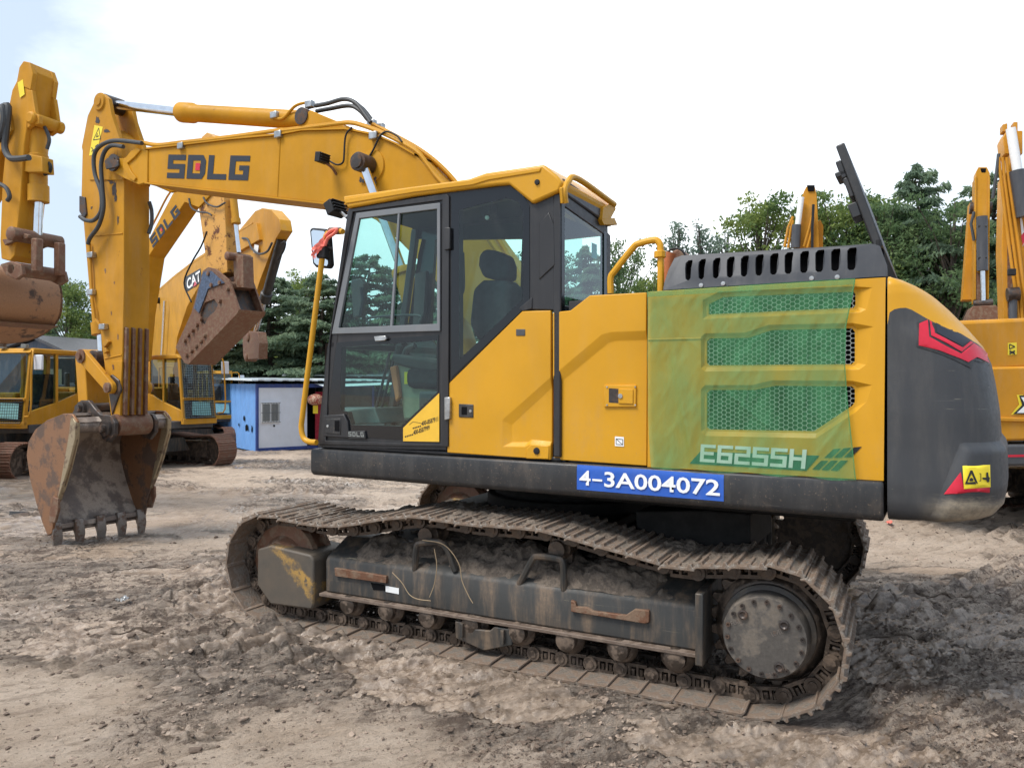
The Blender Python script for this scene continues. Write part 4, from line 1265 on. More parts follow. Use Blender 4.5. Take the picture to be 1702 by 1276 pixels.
# red zigzag decal with its dark inset and black outline
BV = make_bvh()
decal('lamp_recess', [(1524, 536), (1548, 527), (1556, 531), (1600, 552), (1641, 582), (1645, 608), (1618, 599), (1613, 612), (1580, 596), (1530, 578), (1523, 576)], 'black', cw, 0.003)
decal('red_decal', [(1527, 538), (1541, 532), (1544, 560), (1596, 588), (1617, 571), (1642, 587), (1643, 604), (1622, 594), (1608, 602), (1590, 594), (1560, 582), (1527, 574)], 'red', cw, 0.0065, 4)
decal('red_decal', [(1544, 532), (1551, 534), (1553, 554), (1599, 578), (1611, 568), (1616, 570), (1597, 585), (1547, 558)], 'red', cw, 0.0065, 4)
decal('smoked_inset', [(1554, 537), (1580, 545), (1614, 567), (1598, 576), (1556, 553)], 'navy', cw, 0.006, 4)
decal('red_decal', [(1569, 821), (1597, 784), (1602, 812), (1644, 808), (1644, 818)], 'red', cw, 0.004, 4)
ws = decal('warning_sticker', [(1600, 774), (1643, 772), (1644, 809), (1601, 812)], 'yellow_label', cw, 0.008, 4)
decal('warning_triangle', [(1602, 804), (1611, 781), (1614, 781), (1623, 803), (1619, 802), (1612.5, 786), (1606, 801), (1619, 800), (1620, 804)], 'ink', cw, 0.011, 2)
decal('pinch_symbol', [(1609, 799), (1610, 795), (1613, 793), (1616, 796), (1615, 799)], 'ink', cw, 0.011, 2)
decal('keep_clear_symbol', [(1636, 785), (1639, 784), (1640, 792), (1642, 793), (1641, 800), (1638, 801), (1636, 797), (1630, 796), (1630, 793), (1636, 793)], 'ink', cw, 0.011, 2)
decal('keep_clear_symbol', [(1625, 786), (1628, 786), (1628, 799), (1625, 799), (1625, 798), (1627, 798), (1627, 787), (1625, 787)], 'ink', cw, 0.011, 2)

# ---- green net draped over the louvred panel (hangs on the machine: a thing of its own)
_rc = random.Random(12)
CREASE = [(_rc.random(), _rc.random(), _rc.choice((1.4, 1.6, 1.2, 0.5, 2.4, 2.0)) + _rc.uniform(-0.3, 0.3), _rc.uniform(0.10, 0.40), -_rc.uniform(0.06, 0.24)) for _ in range(26)]
def net_pt(u, v):
    L_ = [(1077, 486), (1076.5, 600), (1078, 700), (1083, 776)]
    R_ = [(1421, 464), (1417, 490), (1406, 540), (1404, 600), (1408, 660), (1414, 715), (1423, 798)]
    def pl(pts, v):
        ys = [p[1] for p in pts]; y = ys[0] + (ys[-1] - ys[0]) * v
        for a, b in zip(pts[:-1], pts[1:]):
            if a[1] <= y <= b[1] + 1e-9: return a[0] + (b[0]-a[0]) * (y-a[1]) / (b[1]-a[1]), y
        return pts[-1]
    a, b = pl(L_, v), pl(R_, v)
    px, py = a[0] + (b[0]-a[0])*u, a[1] + (b[1]-a[1])*u
    if v > 0.97: py += 2.0 * math.sin(u * 23)
    x, _, z = HF.S(px, py, TN - 0.014)
    w = float(fbm(np.array([u*9.0 + v*1.3]), np.array([v*4.0]), 301, 4)[0]) - 0.5
    w += 0.5*(float(fbm(np.array([u*22.0 + v*9]), np.array([v*7.0]), 311, 3)[0]) - 0.5)
    cr = 0.0
    for cx_, cy_, an_, ln_, am_ in CREASE:
        du, dv = (u - cx_)*1.2, (v - cy_)*0.9
        al_, ac_ = du*math.cos(an_) + dv*math.sin(an_), -du*math.sin(an_) + dv*math.cos(an_)
        if abs(al_) < ln_: cr += am_ * math.exp(-(ac_/0.011)**2) * (1 - (al_/ln_)**2)
    w += cr
    fold = math.exp(-((u - 0.10 - 0.12*v) / 0.02)**2) * (0.35 + v) * 0.8 + math.exp(-((u - 0.30 + 0.10*v) / 0.02)**2) * v * 0.5
    return Vector((x, TN - 0.020 + min(0.008, w * 0.022) - 0.016*fold - 0.008 * v, z))
net = MB().grid(net_pt, 180, 130).build('mesh_sheet', 'net', None, 60, fix=False)
net.location = (MC.x, MC.y, 0); net.rotation_euler = (0, 0, HF.rz)
tag(net, 'translucent green mesh sheet hanging over the louvred side panel', 'mesh sheet')
hem = MB().grid(lambda u, v: (lambda p: Vector((p.x, p.y - 0.004 + 0.05 * (1 - v) * 0, p.z + 0.004)) if v < 0.5 else Vector((p.x, p.y - 0.005, p.z - 0.028)))(net_pt(u, 0.0)), 60, 1).build('folded_hem', 'net', net, 60, fix=False)
hem2 = MB().tube([net_pt(1.0, k/30) + Vector((0, -0.003, 0)) for k in range(31)], 0.0035, 6).build('side_hem', 'net', net)

# ---- cab
outer = [(527, 743), (531, 690), (543, 590), (556, 500), (577, 352), (580, 345), (747, 318), (846, 306), (885, 338), (926, 318), (930, 510), (928, 516), (885, 515), (868, 516), (746, 637), (743, 748)]
upw = [(590, 363), (560, 545), (727, 538), (727, 344)]
low = [(568, 577), (726, 565), (726, 652), (667, 708), (583, 706), (577, 684), (565, 681)]
rsw = [(763, 349), (841, 329), (862, 336), (869, 352), (869, 497), (763, 598)]
cab = panel('cab', P(outer, -1.425), -1.425, 'cab_black', EX, holes=[P(upw, -1.425), P(low, -1.425), P(rsw, -1.425)], thick=0.05, bevel=0.008)
cab['label'] = 'black framed cab with tinted windows'
YF = -0.62
# far wall of the cab
fo = P(outer[:13] + [(885, 640), (743, 748)], -1.425)
fo = [(min(x, 0.58), z) for x, z in fo]
cxx = sum(p[0] for p in fo)/len(fo)
fh1 = P([(578, 398), (560, 565), (680, 565), (700, 425), (706, 398)], YF)
fh2 = P([(728, 400), (718, 560), (748, 600), (800, 580), (868, 520), (872, 398)], YF)
fh3 = P([(560, 585), (556, 705), (672, 700), (680, 585)], YF)
_xr = max(p[0] for p in fh2) + 0.04
fh4 = [(_xr, 1.95), (_xr, 2.80), (0.545, 2.80), (0.545, 1.95)] if _xr < 0.5 else fh3
fw = panel('far_wall', fo, YF, 'cab_black', cab, holes=[fh1, fh2, fh3] + ([fh4] if _xr < 0.5 else []), thick=0.04, bevel=0.004, side=1)
MB().add([(x, YF - 0.01, z) for x, z in P([(580, 350), (545, 720), (880, 640), (880, 340), (845, 325)], -1.425)], [(0, 1, 2, 3, 4)]).build('window', 'glass', cab, 0)
# door frame proud of the cab wall
dr = panel('door', P([(531, 738), (545, 575), (579, 352), (583, 347), (741, 322), (746, 326), (745, 742)], -1.44), -1.44, 'cab_black', cab,
           holes=[P([(586, 352), (548, 566), (541, 732), (733, 738), (735, 332)], -1.44)], thick=0.012, bevel=0.004)
fr_ = panel('window_frame', P([(592, 354), (551, 555), (731, 550), (731, 337)], -1.44), -1.4395, 'alu', cab,
            holes=[P([(597, 363), (562, 545), (726, 538), (726, 347)], -1.44)], thick=0.02, bevel=0.003)
part(MB().prism(P([(661, 355), (664, 355), (652, 542), (648, 542)], -1.438), -1.438, -1.42), 'mullion', 'alu', fr_, 0.002)
def pane(pts, t, name='window', mat='glass_dark'):
    return poly_sheet(name, [Vector((x, t, z)) for x, z in P(pts, t)], mat, cab)
pane([(592, 360), (556, 549), (729, 541), (729, 342)], -1.418)
pane([(566, 575), (729, 562), (729, 656), (668, 711), (563, 709)], -1.428)
pane([(760, 345), (843, 325), (866, 334), (872, 350), (872, 500), (761, 602)], -1.428)
# gloss black ceramic border of the lower door glass and the rear quarter glass
panel('glass_border', P([(540, 571), (729, 556), (729, 735), (537, 722)], -1.429), -1.4285, 'ceramic', cab, holes=[P(low, -1.429)], thick=0, bevel=0)
panel('glass_border', P([(750, 322), (848, 312), (866, 320), (880, 342), (880, 504), (750, 628)], -1.429), -1.4285, 'ceramic', cab, holes=[P(rsw, -1.429)], thick=0, bevel=0)
part(MB().prism(P([(862, 512), (884, 494), (884, 513), (868, 517)], -1.432), -1.432, -1.42), 'trim', 'cab_black', cab, 0.004)
# rear corner post with pressed hexagon
part(MB().prism(P([(896, 372), (912, 352), (921, 374), (923, 440), (896, 465)], -1.43), -1.432, -1.41), 'post_pressing', 'cab_black', cab, 0.006)
# hinges, handle, lock
for y0 in (378, 660):
    part(MB().prism(P([(739, y0), (748, y0), (748, y0 + 36), (739, y0 + 38)], -1.45), -1.455, -1.43), 'hinge', 'cab_black' if y0 < 500 else 'zinc', cab, 0.004)
part(MB().prism(P([(622, 559), (641, 558), (643, 563), (640, 566), (624, 567)], -1.45), -1.455, -1.435), 'window_catch', 'zinc', cab, 0.003)
part(MB().prism(P([(538, 690), (571, 688), (577, 700), (580, 728), (538, 725)], -1.445), -1.446, -1.425), 'handle_plate', 'cab_black', cab, 0.006)
hd = part(MB().prism(P([(541, 696), (566, 695), (566, 722), (541, 720)], -1.45), -1.451, -1.44), 'door_handle', 'black', cab, 0.004)
part(MB().prism(P([(556, 699), (564, 699), (564, 717), (556, 716)], -1.453), -1.4525, -1.45), 'handle_slot', 'dark', cab)
c = S3(545, 708, -1.45); part(MB().lathe([(0.011, 0), (0.010, 0.004), (0, 0.005)], (c.x, -1.451, c.z), (0, -1, 0), 12), 'key_hole', 'zinc', cab)
part(MB().prism(P([(577, 716), (606, 716), (608, 729), (579, 729)], -1.442), -1.443, -1.425), 'name_plate', 'cab_black', cab, 0.003)
block_text('cab_logo', 'SDLG', quad([(579, 725), (605, 726), (604, 718), (579, 717)], -1.4455), 'int_grey', cab, 0.25)
# yellow corner sticker with the phone numbers
stk = poly_sheet('phone_sticker', quad([(670, 733), (730, 734), (730, 653), (681, 700), (670, 711)], -1.4315), 'sticker_yellow', cab)
font_text('sticker_lettering', '400-8587911', quad([(700, 708), (728, 700), (728, 692), (701, 700)], -1.4325), 'ink', stk, 0.02)
font_text('sticker_lettering', '400-8587999', quad([(687, 723), (714, 714), (714, 706), (687, 715)], -1.4325), 'ink', stk, 0.02)
mbs = MB()
for (ax, ay), n_ in (((686, 711.5), 5), ((673, 725.5), 5)):
    for k in range(n_):
        x = ax + k*2.9; y = ay - k*0.85
        mbs.add(quad([(x, y + 1.5), (x + 2.0, y + 0.9), (x + 2.0, y - 1.6), (x, y - 1.0)], -1.4325), [(0, 1, 2, 3)])
mbs.build('sticker_characters', 'ink', stk, 0, fix=False)
mbs = MB()
pa = [S3(x, y, -1.4325) for x, y in ((680, 706), (686, 701), (694, 702), (702, 704))]
for a_, b_ in zip(pa[:-1], pa[1:]): line(mbs, a_, b_, 0.003)
mbs.build('sticker_drawing', 'ink', stk, 0, fix=False)
# rear wall with its window
XR = 0.585
z1, z2 = 2.20, 2.93
rear = MB()
ya, yb = -1.43, -0.62
hole = [(-1.375, 2.22), (-0.735, 2.22), (-0.735, 2.78), (-0.80, 2.83), (-1.375, 2.865)]
def bar(mb, a, b, c_, d_): mb.prism([a, b, c_, d_], XR - 0.05, XR, 'x')
bar(rear, (ya, 1.3), (-1.385, 1.3), (-1.385, 2.92), (ya, 2.92))
bar(rear, (-0.70, 1.3), (yb, 1.3), (yb, 2.80), (-0.70, 2.82))
bar(rear, (-1.385, 2.85), (-0.70, 2.78), (-0.70, 2.86), (-1.385, 2.93))
bar(rear, (-1.385, 1.3), (-0.70, 1.3), (-0.70, 2.24), (-1.385, 2.24))
part(rear, 'rear_wall', 'cab_black', cab, 0.008)
poly_sheet('window', [Vector((XR - 0.006, y, z)) for y, z in [(-1.41, 2.22), (-0.68, 2.22), (-0.68, 2.82), (-1.41, 2.90)]], 'glass_rear', cab)
bd = MB()
for y0, y1, za, zc in ((-1.412, -1.37, 2.2, 2.89), (-0.745, -0.70, 2.2, 2.81)):
    bd.add([(XR + 0.0015, y0, za), (XR + 0.0015, y1, za), (XR + 0.0015, y1, zc), (XR + 0.0015, y0, zc)], [(0, 1, 2, 3)])
bd.build('glass_border', 'ceramic', cab, 0, fix=False)
poly_sheet('paper_notice', [Vector((XR - 0.012, y, z)) for y, z in [(-0.93, 2.60), (-0.84, 2.60), (-0.84, 2.70), (-0.93, 2.70)]], 'pale_sheet', cab)
# front posts, windscreen and roof
fa, fb = S3(529, 740), S3(577, 350)
mb = MB()
mb.prism3([fa, fb, fb + Vector((0.06, 0, 0)), fa + Vector((0.06, 0, 0))], (0, 0.05, 0))
mb.prism3([fa + Vector((0, 0.76, 0)), fb + Vector((0, 0.76, 0)), fb + Vector((0.06, 0.76, 0)), fa + Vector((0.06, 0.76, 0))], (0, 0.05, 0))
k1 = fa.lerp(fb, 0.42)
mb.prism3([k1, k1 + Vector((0.04, 0, 0)), k1 + Vector((0.05, 0, 0.05)), k1 + Vector((0.01, 0, 0.05))], (0, 0.8, 0))
mb.box((fa.x, TN + 0.02, 1.27), (0.58, YF, 1.30))
part(mb, 'cab_posts', 'cab_black', cab, 0.01)
poly_sheet('windscreen', [fa + Vector((0.02, 0.03, 0)), fa + Vector((0.02, 0.78, 0)), fb + Vector((0.02, 0.78, 0)), fb + Vector((0.02, 0.03, 0))], 'glass', cab)
rp = P([(569, 326), (577, 346), (690, 325), (822, 308), (845, 306), (884, 338), (929, 318), (934, 303), (926, 292), (903, 273), (807, 287), (779, 297)], -1.455)
roof = part(MB().prism(rp, -1.455, -0.60), 'cab_roof', 'yellow', cab, 0.016, seg=3)
part(MB().prism([(x, z - 0.012) for x, z in P([(590, 349), (845, 308), (880, 336), (925, 318), (900, 300), (820, 300)], -1.40)], -1.40, -0.64), 'roof_liner', 'int_dark', cab)
# pressed edge line and button on the visor
ln = P([(572, 331), (686, 312), (780, 300), (808, 292), (900, 279), (898, 286), (812, 300), (786, 308), (690, 320), (575, 339)], -1.455)
part(MB().prism(ln, -1.462, -1.45), 'visor_pressing', 'yellow', roof, 0.005)
c = S3(893, 303, -1.456); part(MB().lathe([(0.018, 0), (0.016, 0.010), (0, 0.012)], (c.x, -1.455, c.z), (0, -1, 0), 14), 'roof_plug', 'rubber', roof)
part(MB().prism([(-1.40, 2.925), (-0.62, 2.86), (-0.62, 2.93), (-0.9, 2.99), (-1.40, 3.02)], 0.40, XR + 0.01, 'x'), 'roof_rear_cap', 'cover_grey', cab, 0.012)
# grab rail on the roof's rear
def at_rear(px, py, dx=0.03): return Vector(HF.L(px, py, XR + dx))
gp = [at_rear(*p) for p in ((940, 338), (938, 318), (944, 303), (960, 297), (1021, 340))]
gr = part(MB().tube(smoothpath(gp, 5), 0.020, 10), 'grab_rail', 'yellow', cab)
part(MB().prism3([at_rear(934, 312), at_rear(944, 306), at_rear(945, 336), at_rear(936, 338)], (-0.02, 0, 0)), 'rail_bracket', 'yellow', cab, 0.004)
part(MB().prism3([at_rear(1003, 344), at_rear(1022, 336), at_rear(1024, 348), at_rear(1014, 366), at_rear(1001, 364)], (-0.03, 0, 0)), 'rail_bracket', 'yellow', cab, 0.004)
part(MB().prism3([at_rear(1000, 364), at_rear(1022, 362), at_rear(1027, 374), at_rear(1004, 374)], (-0.05, 0, 0)), 'rail_foot', 'yellow', cab, 0.004)
part(MB().lathe([(0.05, 0), (0.05, 0.03), (0.02, 0.05), (0, 0.05)], at_rear(958, 328, -0.12), (0, 0, 1), 14), 'antenna_base', 'rubber', cab)
# inside: seat, consoles, levers
mb = MB()
bx = S3(800, 560, -1.05)
seat_x = HF.S(785, 500, -1.03)[0]
mb.prism([(seat_x - 0.42, 1.72), (seat_x + 0.08, 1.70), (seat_x + 0.08, 1.84), (seat_x - 0.42, 1.87)], -1.28, -0.80)
seat = part(mb, 'seat_cushion', 'fabric', cab, 0.05, seg=3)
bk = P([(784, 540), (790, 480), (806, 466), (842, 466), (854, 476), (858, 560), (800, 570)], -1.15)
part(MB().prism(bk, -1.20, -0.98), 'seat_back', 'fabric', cab, 0.045, seg=3)
hr = P([(803, 460), (796, 442), (797, 424), (806, 414), (822, 416), (841, 424), (846, 440), (846, 464), (830, 468)], -1.15)
part(MB().prism(hr, -1.17, -1.02), 'headrest', 'fabric', cab, 0.04, seg=3)
part(MB().prism(P([(660, 598), (700, 606), (735, 622), (735, 700), (672, 700)], -1.2), -1.22, -1.0), 'side_console', 'int_olive', cab, 0.03)
part(MB().prism(P([(655, 588), (740, 600), (800, 610), (800, 640), (660, 606)], -1.2), -1.24, -1.0), 'arm_console', 'int_dark', cab, 0.02)
part(MB().prism(P([(650, 610), (660, 607), (667, 660), (660, 668)], -1.24), -1.26, -1.22), 'safety_lever', 'orange', cab, 0.01)
poly_sheet('lever_sticker', [Vector((x, -1.2245, z)) for x, z in P([(672, 638), (680, 638), (680, 618), (672, 618)], -1.2245)], 'yellow_label', cab)
part(MB().tube([S3(668, 600, -1.1), S3(676, 580, -1.1), S3(690, 574, -1.1)], 0.022, 8), 'joystick', 'int_dark', cab)
part(MB().tube([S3(664, 574, -1.0), S3(660, 600, -1.0)], 0.03, 8), 'joystick', 'int_dark', cab)
for dx in (0, 9):
    part(MB().tube([S3(648 + dx, 585, -0.95), S3(640 + dx, 620, -0.95), S3(622 + dx, 690, -0.95)], 0.011, 6), 'pedal_lever', 'int_dark', cab)
part(MB().prism(P([(598, 680), (650, 676), (660, 702), (600, 704)], -1.0), -1.2, -0.8), 'floor_mat', 'int_grey', cab, 0.01)
part(MB().prism(P([(584, 466), (600, 462), (606, 472), (600, 525), (588, 530)], -0.75), -0.76, -0.70), 'monitor', 'int_dark', cab, 0.01)
part(MB().tube([S3(600, 478, -1.3), S3(603, 500, -1.3), S3(598, 525, -1.3)], 0.012, 6), 'grip', 'int_dark', cab)
part(MB().tube(smoothpath([S3(614, 540, -1.35), S3(615, 528, -1.35), S3(694, 524, -1.35), S3(697, 537, -1.35)], 4), 0.010, 6), 'guard_bar', 'int_dark', cab)
part(MB().tube(smoothpath([S3(769, 420, -1.3), S3(770, 478, -1.3), S3(764, 490, -1.3)], 4), 0.012, 6), 'inner_grip', 'int_dark', cab)
part(MB().prism(P([(803, 340), (822, 338), (820, 356), (812, 366), (805, 360)], -1.2), -1.25, -1.15), 'dome_lamp', 'int_dark', cab, 0.01)
part(MB().lathe([(0.016, 0), (0.014, 0.01), (0, 0.012)], S3(810, 362, -1.26), (0, -1, 0), 12), 'lamp_button', 'white', cab)
part(MB().prism(P([(690, 455), (708, 450), (704, 520), (694, 560), (686, 556)], -0.7), -0.70, -0.66), 'centre_post', 'int_dark', cab)
part(MB().box((-0.55, -1.36, 1.32), (0.50, -0.66, 1.70)), 'seat_base', 'int_dark', cab, 0.02)

# ---- rail, mirror and lamps at the cab front
TR = -1.50
rail = smoothpath([S3(x, y, TR) for x, y in ((570, 385), (556, 383), (545, 388), (540, 400), (534, 440), (519, 560), (503, 688), (501, 712), (505, 728), (514, 734), (526, 735))], 4)
hr_ = part(MB().tube(rail, 0.021, 12), 'front_handrail', 'yellow', EX)
part(MB().tube([S3(566, 384, TR), S3(548, 384, TR)], 0.026, 10), 'rail_clamp', 'rust', hr_)
part(MB().prism(P([(530, 404), (544, 404), (544, 430), (530, 430)], TR), TR - 0.03, TR + 0.03), 'mirror_clamp', 'rubber', hr_, 0.01)
mir = [(514, 382), (518, 378), (540, 380), (545, 386), (549, 440), (545, 446), (524, 444), (519, 438)]
mr = part(MB().prism(P(mir, TR + 0.05), TR + 0.05, TR + 0.10), 'mirror', 'rubber', EX, 0.012)
poly_sheet('mirror_glass', [Vector((x, TR + 0.0475, z)) for x, z in P([(517, 385), (520, 382), (538, 384), (541, 388), (545, 438), (543, 442), (526, 440), (522, 436)], TR + 0.047)], 'mirror', mr)
part(MB().tube([S3(545, 420, TR + 0.05), S3(551, 412, TR + 0.02), S3(540, 410, TR)], 0.012, 8), 'mirror_arm', 'rubber', mr)
def lamp(px, py, t, tilt, parent, size=0.085):
    c = S3(px, py, t)
    mb = MB().box((-size*0.45, -size*0.9, -size*0.6), (size*0.4, size*0.9, size*0.6))
    for k in range(4):
        mb.box((size*0.4, -size*0.8, -size*0.55 + k*size*0.32), (size*0.62, size*0.8, -size*0.43 + k*size*0.32))
    mb.xform(Matrix.Translation(c) @ Matrix.Rotation(tilt, 4, 'Y'))
    o = part(mb, 'work_lamp', 'rubber', parent, 0.006)
    g = MB().box((-size*0.47, -size*0.8, -size*0.5), (-size*0.45 + 0.001, size*0.8, size*0.5)); g.xform(Matrix.Translation(c) @ Matrix.Rotation(tilt, 4, 'Y'))
    return o
l1 = lamp(558, 347, -1.35, R(-25), EX)
part(MB().tube([S3(566, 352, -1.35), S3(577, 362, -1.38)], 0.012, 8), 'lamp_arm', 'zinc', EX)
# side deck grab rail in front of the engine
TG = -1.30
gr2 = smoothpath([S3(x, y, TG) for x, y in ((1015, 488), (1015, 462), (1022, 450), (1052, 412), (1062, 405), (1086, 399), (1094, 402), (1098, 416), (1098, 485))], 4)
part(MB().tube(gr2, 0.020, 10), 'deck_handrail', 'yellow', EX)
c = S3(1097, 423, TG); part(MB().lathe([(0.035, -0.02), (0.035, 0.02)], c, (0, 0, 1), 10), 'rail_collar', 'yellow', EX, 0.004)
# exhaust, filter cap behind the rail
ex_ = part(MB().tube(smoothpath([S3(1105, 500, -0.9), S3(1108, 440, -0.9), S3(1112, 420, -0.9)], 4), 0.05, 12), 'air_pipe', 'orange', EX)
ring = [S3(1123 + 17*math.cos(R(a)), 430 - 17*math.sin(R(a)), -0.9) for a in range(-10, 200, 15)]
part(MB().tube(ring, 0.007, 6), 'cable_loop', 'rubber', EX)
part(MB().prism(P([(1112, 435), (1117, 417), (1128, 413), (1136, 420), (1140, 440)], -0.8), -0.8, -0.6), 'valve_block', 'rust', EX, 0.01)

# ---- boom
BW = 0.21
top_e = [(243, 249), (298, 243), (380, 233), (459, 226), (503, 218), (575, 216), (626, 226), (660, 241), (691, 259), (729, 298), (770, 345), (830, 430), (885, 520), (920, 585), (922, 620)]
bot_e = [(895, 640), (860, 632), (820, 585), (765, 522), (710, 448), (665, 402), (625, 366), (575, 341), (400, 321), (243, 303)]
bo = P(top_e + bot_e, -BW)
boom = part(MB().prism(bo, -BW + 0.0, BW), 'boom', 'boom_yellow', EX, 0.006)
boom['label'] = 'yellow boom with a dark block logo'
mb = MB()
def strip(mb, pts, t, th, w):
    """flange plate following an edge, a little wider than the box"""
    q_ = P(pts, -BW)
    for (xa, za), (xb, zb_) in zip(q_[:-1], q_[1:]):
        mb.add([(xa, -w, za), (xb, -w, zb_), (xb, w, zb_), (xa, w, za), (xa, -w, za + th), (xb, -w, zb_ + th), (xb, w, zb_ + th), (xa, w, za + th)],
               [(0,3,2,1),(4,5,6,7),(0,1,5,4),(2,3,7,6)])
strip(mb, top_e[:9], 0, 0.018, BW + 0.022)
strip(mb, bot_e[-3:], 0, -0.018, BW + 0.022)
part(mb, 'flange', 'boom_yellow', boom)
for x, ya_, yb_ in ((466, 226, 331), (245, 250, 303)):
    part(MB().tube([S3(x, ya_ + 3, -BW), S3(x - 5 if x > 300 else x, yb_ - 2, -BW)], 0.008, 6), 'weld_seam', 'boom_yellow', boom)
lq = quad([(277, 296), (412, 300), (416, 259), (280, 257)], -BW - 0.004)
logo = block_text('boom_logo', 'SDLG', lq, 'navy', boom, 0.13)
poly_sheet('logo_dot', [bil(lq, 0.361, 0.36) + Vector((0, -0.002, 0)), bil(lq, 0.418, 0.36) + Vector((0, -0.002, 0)), bil(lq, 0.418, 0.66) + Vector((0, -0.002, 0)), bil(lq, 0.361, 0.66) + Vector((0, -0.002, 0))], 'red', boom)
# nose forks either side of the arm
nose = [(181, 262), (205, 263), (222, 256), (232, 247), (245, 249), (245, 303), (230, 307), (205, 296), (184, 284), (178, 274)]
for s_ in (-1, 1):
    mb = MB().prism(P(nose, -BW - 0.015), s_*(BW + 0.015), s_*(BW - 0.025))
    part(mb, 'boom_fork', 'boom_yellow', boom, 0.008)
vn = [(228, 247), (235, 250), (225, 262), (213, 272), (219, 285), (228, 296), (224, 302), (216, 296), (206, 278), (206, 268), (219, 252)]
part(MB().prism(P(vn, -BW - 0.02), -BW - 0.035, -BW - 0.01), 'fork_stiffener', 'boom_yellow', boom, 0.006)
c = S3(190, 271, -BW - 0.02)
part(MB().lathe([(0.10, 0), (0.10, 0.03), (0.07, 0.035), (0.07, 0.05), (0.03, 0.052), (0, 0.052)], (c.x, -BW - 0.015, c.z), (0, -1, 0), 24), 'pivot_pin', 'pin', boom)
cp = S3(182, 273, -BW - 0.05)
part(MB().prism(P([(175, 268), (180, 263), (198, 267), (199, 276), (194, 279), (178, 282)], -BW - 0.05), -BW - 0.065, -BW - 0.045), 'pin_lock', 'pin', boom, 0.008)
# boss and boom cylinders
for s_ in (-1, 1):
    c = S3(607, 273, -0.3)
    part(MB().lathe([(0.155, 0), (0.15, 0.015), (0.10, 0.02)], (c.x, s_*BW, c.z), (0, s_, 0), 30), 'cylinder_boss', 'boom_yellow', boom)
    pin = (c.x, s_*(BW + 0.0), c.z)
    pe = S3(668, 447, -0.34); pb = S3(714, 596, -0.34)
    bc = part(MB().lathe([(0.09, 0), (0.10, 0.02), (0.10, 0.06), (0.085, 0.07), (0.085, (pb - pe).length)], (pe.x, s_*0.34, pe.z), ((pb - pe).x, 0, (pb - pe).z), 24), 'boom_cylinder', 'boom_yellow', EX)
    ep = Vector((c.x, s_*0.33, c.z)); e2 = Vector((pe.x, s_*0.34, pe.z))
    part(MB().tube([ep, e2], 0.042, 16), 'rod', 'chrome', bc)
    part(MB().lathe([(0.05, -0.09), (0.085, -0.085), (0.085, 0.075), (0.065, 0.08), (0.065, 0.10), (0.03, 0.105), (0, 0.105)], ep, (0, s_, 0), 26), 'rod_eye', 'pin', bc)
# arm cylinder on top
a0, a1, a2 = S3(190, 174, 0), S3(300, 187, 0), S3(520, 201, 0)
ax_ = (a2 - a1).normalized()
acy = part(MB().lathe([(0.055, -0.01), (0.10, 0.0), (0.112, 0.02), (0.112, 0.22), (0.094, 0.25), (0.094, (a2 - a1).length - 0.15), (0.07, (a2 - a1).length - 0.05), (0.06, (a2 - a1).length + 0.02)], a1, ax_, 28), 'arm_cylinder', 'boom_yellow', EX)
part(MB().tube([a0, a1 + ax_*0.02], 0.052, 18), 'rod', 'chrome', acy)
part(MB().lathe([(0.06, -0.12), (0.10, -0.115), (0.10, 0.115), (0.06, 0.12)], a0 + Vector((-0.03, 0, 0)), (0, 1, 0), 22), 'rod_eye', 'pin', acy)
part(MB().lathe([(0.05, -0.17), (0.085, -0.165), (0.085, 0.165), (0.05, 0.17)], a2, (0, 1, 0), 22), 'end_eye', 'pin', acy)
bk_ = [(496, 219), (509, 192), (518, 184), (532, 190), (566, 204), (580, 216)]
for s_ in (-1, 1):
    part(MB().prism(P(bk_, -0.13), s_*0.15, s_*0.115), 'cylinder_bracket', 'boom_yellow', boom, 0.006)
# steel pipes and hoses along the boom
for dt, dy in ((-BW - 0.01, 0), (-BW + 0.07, -2)):
    pts = [(236, 238), (262, 242), (300, 238), (380, 229), (460, 218), (478, 217), (556, 207), (582, 205), (604, 210), (640, 224), (690, 250), (712, 276), (730, 299), (780, 352), (850, 452), (900, 540)]
    part(MB().tube(smoothpath([S3(x, y + dy, dt) for x, y in pts], 4), 0.017, 8), 'oil_pipe', 'boom_yellow', boom)
for dt, dy in ((-0.02, 0), (0.05, 3), (0.12, 6)):
    pts = [(618, 206), (650, 222), (700, 250), (740, 283), (775, 325), (830, 400), (880, 490), (905, 545)]
    part(MB().tube(smoothpath([S3(x, y + dy, dt) for x, y in pts], 4), 0.020, 8), 'oil_pipe', 'boom_yellow', boom)
part(MB().tube(smoothpath([S3(x, y, -0.10) for x, y in ((452, 195), (470, 197), (490, 177), (508, 171), (518, 172))], 5), 0.015, 8), 'oil_pipe', 'boom_yellow', acy)
for pts, tt in (([(524, 176), (545, 172), (572, 165), (592, 172), (608, 192), (616, 204)], -0.10), ([(526, 185), (548, 181), (580, 176), (598, 184), (612, 200), (624, 210)], 0.02), ([(588, 170), (604, 182), (618, 200), (628, 212)], 0.10)):
    part(MB().tube(smoothpath([S3(x, y, tt) for x, y in pts], 6), 0.021, 10), 'hose', 'hose', boom)
for x, y, tt in ((515, 174, -0.10), (457, 192, -0.10), (302, 243, -BW - 0.01), (464, 224, -BW - 0.01), (622, 226, -BW - 0.02), (618, 206, 0.0), (632, 212, 0.0)):
    c = S3(x, y, tt); part(MB().box((c.x - 0.045, c.y - 0.03, c.z - 0.035), (c.x + 0.045, c.y + 0.03, c.z + 0.035)), 'pipe_clamp', 'zinc', boom, 0.008)
